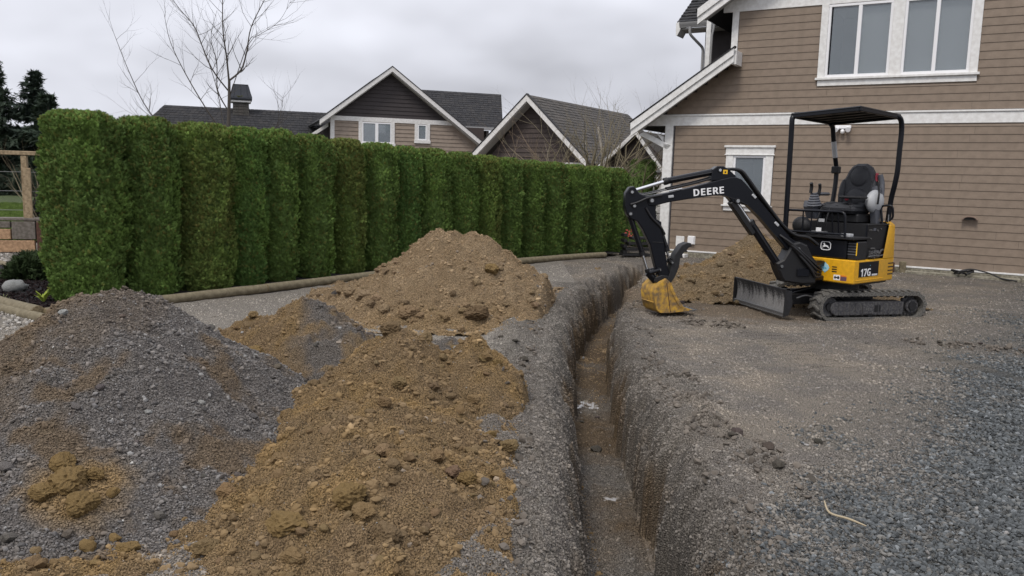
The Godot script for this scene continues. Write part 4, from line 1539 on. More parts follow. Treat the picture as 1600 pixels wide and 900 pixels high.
	single("rock", rk.mesh(), M.rock, "white rock lying on the dark mulch bed", "rock", Transform3D(Basis(Vector3.UP, 0.4), Vector3(-6.22, 0.12, -10.15)))
	# low pine, small bulbs and the leafy sprout
	tuft("mugo_pine", "small round green pine at the hedge end behind the bed", Vector3(-6.75, 0.04, -11.35), 0.50, 0.34, 1500, Color(0.035, 0.055, 0.022))
	tuft("low_shrub", "low grey green shrub at the foot of the trellis post", Vector3(-9.55, 0.45, -16.6), 0.35, 0.6, 900, Color(0.05, 0.055, 0.05))
	var sp := thing("leafy_sprout", "yellow green leafy sprout in the mulch beside the hedge end", "plant", Vector3(-5.45, 0.05, -9.42))
	for i in 11:
		var w := TAU * i / 11 + rng.randf() * 0.4
		var tilt := rng.randf_range(0.25, 0.9)
		var l := rng.randf_range(0.12, 0.22)
		var b := MB.new()
		b.tinted = true
		b.tint = Color(0.27, 0.33, 0.06)
		var d := Vector3(cos(w) * sin(tilt), cos(tilt), sin(w) * sin(tilt))
		var s := d.cross(Vector3.UP).normalized() * 0.022
		var m := d * l * 0.55 + Vector3(0, 0.015, 0)
		b.tri(Vector3.ZERO, m - s, m + s)
		b.tri(m - s, d * l, m + s)
		part(sp, "leaf", b.mesh(), M.frond)
	for q in [[-6.0, -9.55], [-5.85, -9.35]]:
		var sb := thing("small_sprout", "tiny pale sprout in the mulch, the one " + ("nearer the edging log corner" if q[0] > -5.9 else "farther from the edging log corner"), "plant", Vector3(q[0], 0.05, q[1]), 0.0, "tiny sprouts in the mulch")
		for i in 6:
			var b := MB.new()
			b.tinted = true
			b.tint = Color(0.22, 0.24, 0.12)
			var w := TAU * i / 6
			var d := Vector3(cos(w) * 0.6, 0.8, sin(w) * 0.6) * 0.09
			var s := d.cross(Vector3.UP).normalized() * 0.012
			b.tri(-s, s, d)
			part(sb, "leaf", b.mesh(), M.frond)
	# timber retaining wall of planks
	var dir := Vector2(0.6, -0.17).normalized()
	var wall := thing("timber_wall", "low retaining wall of old and new orange planks by the lawn", "retaining wall", Vector3(-9.46, 0, -15.03), -dir.angle())
	var courses := [[0.02, 0.23, M.plank_new, [-1.6, -0.28, 0.60]], [0.26, 0.20, M.plank_new, [-1.6, -0.42, 0.21]], [0.26, 0.34, M.plank_old, [0.22, 0.62]], [0.47, 0.13, M.plank_old, [-1.6, -0.1, 0.21]]]
	for c in courses:
		var ends: Array = c[3]
		for i in ends.size() - 1:
			var l: float = ends[i + 1] - ends[i] - 0.012
			var m := MB.new().box(Vector3((ends[i] + ends[i + 1]) / 2, c[0] + c[1] / 2, 0.0), Vector3(l, c[1] - 0.012, 0.10), 0.008)
			part(wall, "plank", m.mesh(), c[2])
	part(wall, "corner_post", bx(Vector3(0.11, 0.58, 0.13), Vector3(0.69, 0.29, 0.0), 0.008), M.plank_red)
	part(wall, "corner_post", bx(Vector3(0.10, 0.36, 0.13), Vector3(0.83, 0.18, 0.02), 0.008), M.plank_new)
	part(wall, "cap_board", bx(Vector3(1.1, 0.05, 0.30), Vector3(0.42, 0.635, -0.10), 0.008), M.plank_old)
	# trellis frame: post and top beam
	var tr := thing("trellis", "pale timber trellis post carrying a long top beam", "trellis", Vector3(-9.05, 0, -15.25), -dir.angle())
	part(tr, "post", bx(Vector3(0.10, 1.8, 0.10), Vector3(0.0, 0.9, 0), 0.008), M.post_wood)
	part(tr, "brace", bx(Vector3(0.12, 1.25, 0.05), Vector3(0.055, 0.95, 0.08), 0.006), M.post_wood)
	part(tr, "post", bx(Vector3(0.09, 1.8, 0.09), Vector3(0.72, 0.9, 0), 0.008), M.post_wood)
	part(tr, "top_beam", MB.new().box(Vector3(-0.45, 1.845, 0), Vector3(2.5, 0.075, 0.12), 0.008).mesh(), M.post_wood)
	for i in 3:
		part(tr, "wire", MB.new().tube([Vector3(-1.6, 0.8 + 0.35 * i, 0.03), Vector3(0.75, 0.8 + 0.35 * i, 0.03)], 0.003, 4, false).mesh(), M.gutter)
	bare_shrub("climbing_shrub", "bare pale climbing shrub behind the trellis post", Vector3(-8.95, 0.3, -15.7), 1.5, 7, 5, M.bark_pale, 0.35, 2)
	# conifers far behind the lawn
	var spray := make_needle_spray()
	var tone := Color(0.045, 0.062, 0.048)
	conifer(-31.0, -47.0, 11.0, 4.6, 9000, "tallest dark conifer beyond the lawn, cut by the photo edge", spray, tone)
	conifer(-28.4, -45.0, 8.0, 3.6, 9000, "dense dark conifer second from the photo edge beyond the lawn", spray, Color(0.055, 0.075, 0.052))
	conifer(-26.6, -46.0, 6.9, 3.0, 8000, "slim dark conifer in the middle of the conifer row", spray, tone)
	conifer(-25.0, -44.5, 5.5, 2.7, 8000, "shorter dark conifer standing between slim conifer and hedge", spray, Color(0.05, 0.07, 0.05))
	conifer(-23.2, -46.0, 4.6, 2.4, 6000, "shortest conifer, mostly hidden by the end of the hedge", spray, Color(0.06, 0.08, 0.055))
	conifer(-34.0, -52.0, 12.0, 4.6, 6000, "conifer at the back of the row outside the photo edge", spray, tone)
	for i in 9:
		tuft("dark_bush", ORDER[i].replace("very", "first") + " dark rounded bush from the photo edge at the foot of the conifers", Vector3(-31.0 + i * 1.15, 0.0, -41.5 - 0.8 * (i % 2)), 1.0, 1.0 + 0.4 * ((i * 7) % 3) * 0.5, 900, Color(0.05, 0.065, 0.045), 2.6, "dark bushes at the foot of the conifers")

func tuft(called: String, label: String, at: Vector3, r: float, tall: float, count: int, tone: Color, size := 1.0, group := "") -> void:
	var o := thing(called, label, "shrub", at, 0.0, group)
	var st := MB.new()
	for i in 6:
		var w := TAU * i / 6
		st.tube([Vector3.ZERO, Vector3(cos(w) * r * 0.4, tall * 0.5, sin(w) * r * 0.4)], [0.02 * size, 0.008 * size], 5, false)
	part(o, "stem", st.mesh(), M.bark)
	var where: Array[Transform3D] = []
	var tints := PackedColorArray()
	for i in count:
		var d := Vector3(rng.randfn(), absf(rng.randfn()) * 0.9, rng.randfn()).normalized()
		var k := rng.randf_range(0.45, 1.0)
		var p := Vector3(d.x * r * 0.55, d.y * tall, d.z * r * 0.55) * k
		var up := (d + Vector3(rng.randfn(), rng.randfn() + 0.4, rng.randfn()) * 0.5).normalized()
		var sx := up.cross(Vector3(rng.randfn(), rng.randfn(), rng.randfn())).normalized()
		var s := rng.randf_range(0.08, 0.15) * size
		where.append(Transform3D(Basis(sx * s, up * s, sx.cross(up) * s), p))
		tints.append(vary(tone, 0.4))
	scatter(o, "foliage", frond, M.frond, where, tints)

# ------------------------------------------------------------------ houses
# every house is laid out in its own frame: x along its front, y up, z out of the front
func lap_board(l: float, exposure: float) -> ArrayMesh:
	# one lapped board: thick lower edge, thin upper edge, foot at y = 0, back at z = 0
	var b := MB.new()
	var p := poly([Vector2(0, 0), Vector2(0.019, 0), Vector2(0.008, exposure + 0.012), Vector2(0, exposure + 0.012)])
	b.xf = Transform3D(Basis(Vector3(0, 0, 1), Vector3(0, 1, 0), Vector3(-1, 0, 0)), Vector3(l / 2, 0, 0))
	b.prism(p, 0.0, l)
	return b.mesh()

func course(o: Node3D, y: float, exposure: float, spans: Array, joints := true) -> void:
	for s in spans:
		var a: float = s[0]
		var e: float = s[1]
		while e - a > 0.03:
			var l := e - a
			if joints and l > 3.9:
				l = rng.randf_range(2.2, 3.6)
			var m: Material = [M.siding, M.siding_b, M.siding_c][rng.randi() % 3]
			part(o, "siding_board", lap_board(l - 0.003, exposure), m, Transform3D(Basis.IDENTITY, Vector3(a + l / 2, y, 0.0)))
			a += l

func window(o: Node3D, x0: float, x1: float, y0: float, y1: float, panes: Array, z := 0.0, deep := 0.06, bar := 0.05, frame_mat: Material = null) -> Node3D:
	# frame with upright bars, glass panes and a dim room behind; panes = [[x from, x to, curtain?], ...]
	if frame_mat == null:
		frame_mat = M.vinyl
	var w := Node3D.new()
	var key := str(o.get_instance_id()) + "window"
	var k: int = used.get(key, 0)
	used[key] = k + 1
	w.name = "window" if k == 0 else "window_%03d" % k
	o.add_child(w)
	w.position = Vector3(0, 0, z)
	part(w, "sash", bx(Vector3(x1 - x0, bar, deep), Vector3((x0 + x1) / 2, y0 + bar / 2, 0), 0.004), frame_mat)
	part(w, "sash", bx(Vector3(x1 - x0, bar, deep), Vector3((x0 + x1) / 2, y1 - bar / 2, 0), 0.004), frame_mat)
	var xs := [x0 + bar / 2, x1 - bar / 2]
	for i in panes.size() - 1:
		xs.append((panes[i][1] + panes[i + 1][0]) / 2)
	for i in xs.size():
		var ww: float = bar
		if i >= 2:
			ww = panes[i - 1][0] - panes[i - 2][1]
		part(w, "sash", bx(Vector3(ww, y1 - y0 - 2 * bar, deep * 0.94), Vector3(xs[i], (y0 + y1) / 2, 0), 0.004), frame_mat)
	for p in panes:
		part(w, "pane", bx(Vector3(p[1] - p[0] + 0.01, y1 - y0 - 2 * bar + 0.01, 0.006), Vector3((p[0] + p[1]) / 2, (y0 + y1) / 2, 0.0), 0.0), M.glass)
		if p[2]:
			# a hanging blind behind the glass
			part(w, "blind", bx(Vector3(p[1] - p[0] + 0.06, y1 - y0 - bar, 0.01), Vector3((p[0] + p[1]) / 2, (y0 + y1) / 2, -0.09), 0.0), M.curtain)
	part(w, "room", bx(Vector3(x1 - x0 + 0.02, y1 - y0 + 0.02, 0.02), Vector3((x0 + x1) / 2, (y0 + y1) / 2, -1.60), 0.0), M.interior)
	part(w, "reveal", bx(Vector3(0.02, y1 - y0, 1.56), Vector3(x0 - 0.012, (y0 + y1) / 2, -0.815), 0.0), M.interior)
	part(w, "reveal", bx(Vector3(0.02, y1 - y0, 1.56), Vector3(x1 + 0.012, (y0 + y1) / 2, -0.815), 0.0), M.interior)
	part(w, "reveal", bx(Vector3(x1 - x0 + 0.04, 0.02, 1.56), Vector3((x0 + x1) / 2, y0 - 0.012, -0.815), 0.0), M.interior)
	part(w, "reveal", bx(Vector3(x1 - x0 + 0.04, 0.02, 1.56), Vector3((x0 + x1) / 2, y1 + 0.012, -0.815), 0.0), M.interior)
	return w

func trim_box(o: Node3D, called: String, x0: float, x1: float, y0: float, y1: float, z0: float, z1: float, m: Material) -> void:
	part(o, called, bx(Vector3(x1 - x0, y1 - y0, z1 - z0), Vector3((x0 + x1) / 2, (y0 + y1) / 2, (z0 + z1) / 2), 0.004), m)

# a board lying along a slope in the front plane: from a to b (along its upper edge), deep downward, between z0 and z1
func rake(o: Node3D, called: String, a: Vector2, b: Vector2, deep: float, z0: float, z1: float, m: Material) -> MeshInstance3D:
	var p := poly([a, b, b - Vector2(0, deep), a - Vector2(0, deep)])
	return part(o, called, MB.new().prism(p, z0, z1, 0.004).mesh(), m)

# a roof plane as courses of shingle, from eave line to ridge line; each course a joined strip of tabs
func shingle_plane(o: Node3D, called: String, e0: Vector3, e1: Vector3, r0: Vector3, r1: Vector3, rows: int, cols: int, mats: Array, thick := 0.02) -> void:
	var nrm := (e1 - e0).cross(r0 - e0).normalized()
	if nrm.y < 0.0:
		nrm = -nrm
	var mb := [MB.new(), MB.new(), MB.new()]
	for i in rows:
		var t0 := float(i) / rows
		var t1 := float(i + 1) / rows + 0.3 / rows
		t1 = minf(t1, 1.0)
		var shift := rng.randf()
		for j in cols + 1:
			var u0 := clampf((j - shift) / cols + 0.0008, 0.0, 1.0)
			var u1 := clampf((j + 1 - shift) / cols - 0.0008, 0.0, 1.0)
			if u1 - u0 < 0.001:
				continue
			var drop := rng.randf_range(0.0, 0.10) / rows
			var a := e0.lerp(e1, u0).lerp(r0.lerp(r1, u0), maxf(t0 - drop, 0.0))
			var b := e0.lerp(e1, u1).lerp(r0.lerp(r1, u1), maxf(t0 - drop, 0.0))
			var c := e0.lerp(e1, u1).lerp(r0.lerp(r1, u1), t1)
			var d := e0.lerp(e1, u0).lerp(r0.lerp(r1, u0), t1)
			var h: float = thick * rng.randf_range(0.8, 1.3)
			var k: MB = mb[rng.randi() % 3]
			k.quad(a + nrm * h, b + nrm * h, c + nrm * 0.004, d + nrm * 0.004, nrm)
			k.quad(a + nrm * h, b + nrm * h, b, a, e0 - r0)
			k.quad(a + nrm * h, a, d, d + nrm * 0.004, e0 - e1)
			k.quad(b + nrm * h, b, c, c + nrm * 0.004, e1 - e0)
	for i in 3:
		if mb[i].v.size():
			var q := part(o, called, mb[i].mesh(), mats[i % mats.size()])
			q.set_meta("kind", "stuff")

func slab_roof(o: Node3D, called: String, e0: Vector3, e1: Vector3, r0: Vector3, r1: Vector3, thick: float, m: Material) -> void:
	var nrm := (e1 - e0).cross(r0 - e0).normalized()
	if nrm.y < 0.0:
		nrm = -nrm
	var b := MB.new()
	var lo := -nrm * thick
	b.quad(e0, e1, r1, r0, nrm)
	b.quad(e0 + lo, e1 + lo, r1 + lo, r0 + lo, -nrm)
	b.quad(e0, e1, e1 + lo, e0 + lo, e0 - r0)
	b.quad(r0, r1, r1 + lo, r0 + lo, r0 - e0)
	b.quad(e0, r0, r0 + lo, e0 + lo, e0 - e1)
	b.quad(e1, r1, r1 + lo, e1 + lo, e1 - e0)
	part(o, called, b.mesh(), m)

func build_house() -> void:
	var o := thing("brown_house", "large brown house with lapped siding and white trim behind the excavator", "house", Vector3(3.49, 0, -18.35), deg_to_rad(-31.12))
	var x_end := 13.0
	# body of the house behind the boards, pierced by the two windows
	var lower := [[0.0, 1.34, 0.0, 2.95], [2.03, x_end, 0.0, 2.95], [1.34, 2.03, 0.0, 1.19], [1.34, 2.03, 2.19, 2.95]]
	for r in lower:
		part(o, "wall", bx(Vector3(r[1] - r[0], r[3] - r[2], 0.14), Vector3((r[0] + r[1]) / 2, (r[2] + r[3]) / 2, -0.072), 0.0), M.dark_wall)
	var upper := [[1.15, 3.06, 2.95, 5.6], [5.6, x_end, 2.95, 5.6], [3.06, 5.6, 2.95, 3.76], [3.06, 5.6, 5.16, 5.6]]
	for r in upper:
		part(o, "wall", bx(Vector3(r[1] - r[0], r[3] - r[2], 0.14), Vector3((r[0] + r[1]) / 2, (r[2] + r[3]) / 2, -0.072), 0.0), M.dark_wall)
	# upper part of the lower gable, under the low rake
	part(o, "wall", MB.new().prism(poly([Vector2(-0.55, 2.95), Vector2(1.149, 2.95), Vector2(1.149, 4.12)]), -0.142, -0.002).mesh(), M.dark_wall)
	part(o, "wall", MB.new().prism(poly([Vector2(1.15, 5.6), Vector2(x_end, 5.6), Vector2(x_end - 1, 5.9), Vector2(7.2, 8.9), Vector2(2.0, 5.75)]), -0.142, -0.002).mesh(), M.dark_wall)
	part(o, "wall", bx(Vector3(x_end, 5.6, 0.14), Vector3(x_end / 2 + 0.08, 2.8, -9.0), 0.0), M.dark_wall)
	part(o, "wall", bx(Vector3(0.14, 2.95, 8.8), Vector3(0.071, 1.475, -4.55), 0.0), M.siding)
	part(o, "wall", bx(Vector3(0.14, 2.65, 8.8), Vector3(1.222, 4.275, -4.55), 0.0), M.dark_wall_b)
	part(o, "wall", bx(Vector3(0.14, 5.6, 8.8), Vector3(x_end - 0.071, 2.8, -4.55), 0.0), M.siding)
	# concrete foot and base flashing
	part(o, "foundation", bx(Vector3(x_end, 0.30, 0.05), Vector3(x_end / 2, -0.055, 0.022), 0.004), M.concrete)
	part(o, "base_trim", bx(Vector3(x_end + 0.02, 0.032, 0.034), Vector3(x_end / 2, 0.122, 0.030), 0.003), M.trim)
	# lapped siding
	var ex := 0.1475
	var y := 0.138
	while y < 2.84:
		var yy := minf(ex, 2.852 - y)
		var spans := [[0.02, x_end]]
		if y + ex > 1.06 and y < 2.43:
			spans = [[0.02, 1.19], [2.19, x_end]]
		course(o, y, yy - 0.012 if yy < ex else ex, spans)
		if y < 1.05 and y + ex > 1.06:
			course(o, y, 1.05 - y - 0.012, [[1.19, 2.19]])
		if y < 2.43 and y + ex > 2.43:
			course(o, 2.432, y + ex - 2.432, [[1.15, 2.22]])
		y += ex
	y = 3.10
	while y < 5.14:
		var x0 := maxf(-0.62 + (y + ex - 2.95) / 0.68, -0.55)
		if y > 4.05:
			x0 = 1.29
		var spans := [[x0, x_end]]
		if y + ex > 3.60 and y < 5.17:
			spans = [[x0, 2.93], [5.73, x_end]]
		if y < 3.60 and y + ex > 3.60:
			course(o, y, 3.60 - y - 0.012, [[2.93, 5.73]])
		course(o, y, ex if y + ex < 5.17 else 5.16 - y - 0.012, spans)
		y += ex
	y = 5.44
	while y < 8.5:
		var x0 := 1.35 + (y + ex - 5.45) / 0.66
		var x1 := 12.9 - (y + ex - 5.45) / 0.66
		if x1 > x0:
			course(o, y, ex, [[x0, x1]])
		y += ex
	# belly bands
	trim_box(o, "belly_band", -0.62, x_end, 2.85, 3.055, 0.0, 0.032, M.trim)
	trim_box(o, "band_cap", -0.60, x_end, 3.055, 3.09, 0.0, 0.055, M.trim)
	trim_box(o, "belly_band", 0.95, x_end, 5.17, 5.40, 0.0, 0.032, M.trim)
	trim_box(o, "band_cap", 0.95, x_end, 5.40, 5.43, 0.0, 0.05, M.trim)
	# corner post below, corner board above
	trim_box(o, "corner_post", -0.23, -0.02, 0.0, 2.45, -0.10, 0.05, M.trim)
	trim_box(o, "corner_post", -0.205, -0.022, 2.45, 2.85, -0.10, 0.045, M.trim)
	trim_box(o, "corner_board", 1.15, 1.285, 4.30, 5.17, -0.02, 0.034, M.trim)
	# lower roof: rake boards, soffit, shingles
	var ra := Vector2(-0.84, 2.89)
	var rb := Vector2(1.36, 4.38)
	rake(o, "rake_board", ra, rb, 0.155, 0.47, 0.51, M.trim)
	rake(o, "rake_board", ra + Vector2(0.0, -0.155), rb + Vector2(0.0, -0.155), 0.135, 0.43, 0.475, M.trim)
	rake(o, "rake_edge", ra + Vector2(-0.02, 0.03), rb + Vector2(0.02, 0.03), 0.03, 0.40, 0.525, M.roof_slab)
	part(o, "soffit", MB.new().prism(poly([ra + Vector2(0.05, -0.13), rb + Vector2(-0.02, -0.13), rb + Vector2(-0.02, -0.155), ra + Vector2(0.05, -0.155)]), 0.02, 0.43).mesh(), M.soffit)
	trim_box(o, "rake_return", 1.30, 1.40, 4.05, 4.33, 0.02, 0.428, M.trim)
	slab_roof(o, "roof_deck", Vector3(-0.84, 2.86, 0.42), Vector3(-0.84, 2.86, -8.6), Vector3(1.14, 4.20, 0.42), Vector3(1.14, 4.20, -8.6), 0.10, M.roof_slab)
	shingle_plane(o, "roof_shingles", Vector3(-0.88, 2.85, 0.43), Vector3(-0.88, 2.85, -8.6), Vector3(1.13, 4.205, 0.43), Vector3(1.13, 4.205, -8.6), 15, 36, [M.shingle, M.shingle_b, M.shingle_c])
	# bracket under the low eave
	var br := MB.new()
	br.xf = Transform3D(Basis.IDENTITY, Vector3(0, 0, 0.0))
	br.prism(poly([Vector2(-0.82, 2.66), Vector2(-0.70, 2.72), Vector2(-0.05, 2.42), Vector2(-0.14, 2.33)]), -0.05, 0.05, 0.004)
	part(o, "bracket", br.mesh(), M.trim)
	part(o, "bracket", MB.new().prism(poly([Vector2(-0.40, 2.68), Vector2(-0.24, 2.62), Vector2(-0.24, 2.50)]), -0.04, 0.04, 0.004).mesh(), M.trim)
	# upper roof: rake boards rising to the ridge
	var ua := Vector2(0.545, 5.20)
	var ub := Vector2(7.2, 9.55)
	rake(o, "rake_board", ua, ub, 0.17, 0.47, 0.51, M.trim)
	rake(o, "rake_board", ua + Vector2(0, -0.17), ub + Vector2(0, -0.17), 0.14, 0.43, 0.475, M.trim)
	rake(o, "rake_board", Vector2(13.6, 5.35), ub, 0.31, 0.45, 0.51, M.trim)
	part(o, "soffit", MB.new().prism(poly([ua + Vector2(0.05, -0.14), ub + Vector2(0, -0.14), ub + Vector2(0, -0.165), ua + Vector2(0.05, -0.165)]), 0.035, 0.43).mesh(), M.soffit)
	slab_roof(o, "roof_deck", Vector3(0.50, 5.16, 0.42), Vector3(0.50, 5.16, -9.3), Vector3(7.2, 9.54, 0.42), Vector3(7.2, 9.54, -9.3), 0.10, M.roof_slab)
	slab_roof(o, "roof_deck", Vector3(13.6, 5.3, 0.42), Vector3(13.6, 5.3, -9.3), Vector3(7.2, 9.54, 0.42), Vector3(7.2, 9.54, -9.3), 0.10, M.roof_slab)
	shingle_plane(o, "roof_shingles", Vector3(0.48, 5.17, 0.43), Vector3(0.48, 5.17, -9.3), Vector3(7.2, 9.56, 0.43), Vector3(7.2, 9.56, -9.3), 50, 36, [M.shingle, M.shingle_b, M.shingle_c])
	# rear wing whose eave faces the yard
	var zz := -2.0
	slab_roof(o, "wing_roof", Vector3(-0.80, 5.42, zz - 0.02), Vector3(1.1, 5.42, zz - 0.02), Vector3(-0.80, 6.9, zz - 2.1), Vector3(1.1, 6.9, zz - 2.1), 0.08, M.roof_slab)
	shingle_plane(o, "wing_shingles", Vector3(-0.82, 5.43, zz), Vector3(1.1, 5.43, zz), Vector3(-0.82, 6.92, zz - 2.1), Vector3(1.1, 6.92, zz - 2.1), 16, 10, [M.shingle, M.shingle_b, M.shingle_c], 0.03)
	part(o, "wing_wall", bx(Vector3(1.3, 2.6, 0.12), Vector3(0.50, 4.2, zz - 0.55), 0.0), M.dark_wall)
	part(o, "wing_wall", bx(Vector3(0.12, 2.6, 3.0), Vector3(-0.21, 4.2, zz - 2.0), 0.0), M.dark_wall)
	part(o, "wing_soffit", bx(Vector3(1.85, 0.03, 0.55), Vector3(0.15, 5.28, zz - 0.28), 0.0), M.soffit)
	var gb := MB.new()
	gb.xf = Transform3D(Basis(Vector3(0, 0, 1), Vector3(0, 1, 0), Vector3(-1, 0, 0)), Vector3(0.2, 0, zz))
	gb.prism(poly([Vector2(0.0, 5.30), Vector2(0.07, 5.30), Vector2(0.085, 5.34), Vector2(0.11, 5.37), Vector2(0.12, 5.42), Vector2(0.0, 5.42)]), -0.9, 0.93, 0.004)
	part(o, "gutter", gb.mesh(), M.gutter)
	part(o, "barge_end", MB.new().prism(poly([Vector2(-0.84, 5.42), Vector2(-0.76, 5.45), Vector2(-0.70, 5.30), Vector2(-0.80, 5.12), Vector2(-0.83, 5.14)]), zz - 0.4, zz + 0.03, 0.004).mesh(), M.trim)
	part(o, "downspout", MB.new().tube(smooth_path([Vector3(-0.47, 5.31, zz + 0.06), Vector3(-0.47, 5.14, zz + 0.06), Vector3(-0.26, 4.86, zz - 0.35), Vector3(-0.26, 3.3, zz - 0.35)], 0.08), 0.035, 8, false).mesh(), M.gutter)
	part(o, "wing_post", bx(Vector3(0.11, 2.2, 0.11), Vector3(0.06, 4.5, zz + 0.22), 0.004), M.trim)
	part(o, "downspout", MB.new().tube(smooth_path([Vector3(0.17, 5.30, zz + 0.25), Vector3(0.17, 5.16, zz + 0.25), Vector3(0.14, 5.05, zz + 0.25), Vector3(0.14, 3.5, zz + 0.25)], 0.06), 0.026, 8, false).mesh(), M.gutter)
	# small window with its casing
	trim_box(o, "window_casing", 1.19, 1.345, 1.18, 2.24, 0.0, 0.042, M.trim)
	trim_box(o, "window_casing", 2.025, 2.18, 1.18, 2.24, 0.0, 0.042, M.trim)
	trim_box(o, "window_head", 1.18, 2.19, 2.24, 2.385, 0.0, 0.045, M.trim)
	trim_box(o, "window_cap", 1.15, 2.22, 2.385, 2.43, 0.0, 0.075, M.trim)
	trim_box(o, "window_fillet", 1.16, 2.21, 2.225, 2.245, 0.04, 0.062, M.trim)
	trim_box(o, "window_sill", 1.15, 2.22, 1.145, 1.18, 0.0, 0.085, M.trim)
	trim_box(o, "window_apron", 1.19, 2.18, 1.05, 1.145, 0.0, 0.04, M.trim)
	window(o, 1.345, 2.025, 1.185, 2.225, [[1.395, 1.975, false]], -0.005)
	# large window: two sliding pairs
	trim_box(o, "window_casing", 2.93, 3.065, 3.76, 5.17, 0.0, 0.042, M.trim)
	trim_box(o, "window_casing", 5.59, 5.73, 3.76, 5.17, 0.0, 0.042, M.trim)
	trim_box(o, "window_casing", 4.235, 4.44, 3.76, 5.17, 0.0, 0.042, M.trim)
	trim_box(o, "window_sill", 2.90, 5.77, 3.715, 3.76, 0.0, 0.085, M.trim)
	trim_box(o, "window_apron", 2.94, 5.73, 3.60, 3.715, 0.0, 0.04, M.trim)
	window(o, 3.065, 4.235, 3.765, 5.165, [[3.15, 3.61, false], [3.68, 4.185, true]], -0.005, 0.06, 0.05)
	window(o, 4.44, 5.59, 3.765, 5.165, [[4.49, 4.965, true], [5.03, 5.54, true]], -0.005, 0.06, 0.05)
	# fittings on the wall
	var lamp := Transform3D(Basis.IDENTITY, Vector3(3.50, 2.76, 0.02))
	part(o, "lamp_base", bx(Vector3(0.30, 0.07, 0.06), Vector3(3.50, 2.79, 0.05), 0.01), M.vinyl)
	for s in [-0.09, 0.09]:
		part(o, "lamp_head", MB.new().tube([Vector3(3.50 + s, 2.77, 0.08), Vector3(3.50 + s * 1.3, 2.73, 0.20)], [0.035, 0.05], 10).mesh(), M.vinyl)
	part(o, "lamp_sensor", MB.new().ball(Vector3(3.50, 2.70, 0.09), Vector3(0.045, 0.05, 0.045), 10).mesh(), M.vinyl)
	var hood := MB.new()
	var hp := []
	for i in 9:
		hp.append(Vector2(cos(PI * i / 8) * 0.13, sin(PI * i / 8) * 0.075))
	hp.append(Vector2(-0.105, 0.0))
	for i in 7:
		hp.append(Vector2(cos(PI - PI * (i + 1) / 8) * 0.105, sin(PI - PI * (i + 1) / 8) * 0.052))
	hp.append(Vector2(0.105, 0.0))
	hood.xf = Transform3D(Basis.IDENTITY, Vector3(5.85, 1.075, 0.0))
	hood.prism(poly(hp), 0.0, 0.15, 0.004)
	part(o, "vent_hood", hood.mesh(), M.cover)
	part(o, "vent_hole", bx(Vector3(0.19, 0.05, 0.02), Vector3(5.85, 1.10, 0.012), 0.0), M.interior)
	trim_box(o, "outlet_plate", 0.17, 0.36, 0.22, 0.44, 0.0, 0.035, M.trim)
	trim_box(o, "meter_box", 0.44, 0.61, 0.27, 0.46, 0.0, 0.03, M.trim)
	trim_box(o, "meter_lid", 0.455, 0.595, 0.285, 0.445, 0.03, 0.085, M.vinyl)
	trim_box(o, "outlet_plate", 0.20, 0.33, 0.18, 0.215, 0.0, 0.10, M.vinyl)
	trim_box(o, "step_block", 0.10, 0.48, -0.05, 0.06, 0.06, 0.30, M.trim)
	# moss stained timber kerb along the wall foot, in separate lengths
	var kt := 0
	for q in [[4.72, 5.75], [5.77, 6.75], [6.77, 8.3], [8.32, 10.0]]:
		var ps: Vector3 = o.transform * Vector3((q[0] + q[1]) / 2, 0.0, 0.14)
		single("kerb_timber", bx(Vector3(q[1] - q[0], 0.12, 0.12), Vector3(0, 0.0, 0), 0.015), M.concrete, ORDER[kt].replace("very", "first") + " weathered timber from the stub post along the foot of the brown house", "timber", Transform3D(o.basis, ps), "timbers along the foot of the brown house")
		kt += 1
	var pr: Vector3 = o.transform * Vector3(4.35, 0.0, 0.22)
	single("plank", bx(Vector3(0.62, 0.22, 0.14), Vector3(0, 0.09, 0), 0.012), M.plank_red, "dark red brown plank on edge behind the excavator tail", "plank", Transform3D(o.basis, pr))
	pr = o.transform * Vector3(4.80, 0.0, 0.16)
	single("stub_post", bx(Vector3(0.11, 0.26, 0.11), Vector3(0, 0.10, 0), 0.012), M.log_wood, "short wooden stub post beside the red brown plank", "post", Transform3D(o.basis * Basis(Vector3.UP, 0.3), pr))
	# black cord lying in a heap at the wall
	var c := MB.new()
	var pts := []
	for i in 26:
		var t := i / 25.0
		pts.append(Vector3(5.75 + 0.14 * cos(t * 14.0) + 0.12 * t, 0.05 + 0.09 * absf(sin(t * 9.0)), 0.18 + 0.09 * sin(t * 14.0)))
	c.tube(curve_path(pts, 3), 0.016, 7)
	c.tube(curve_path([Vector3(5.72, 0.10, 0.20), Vector3(5.95, 0.17, 0.16), Vector3(6.25, 0.12, 0.17), Vector3(6.45, 0.045, 0.2), Vector3(6.7, 0.02, 0.26)], 6), 0.014, 7)
	single("cord", c.mesh(), M.hose, "black cord in a loose heap on the timber at the wall foot", "cord", Transform3D(o.basis, o.position))

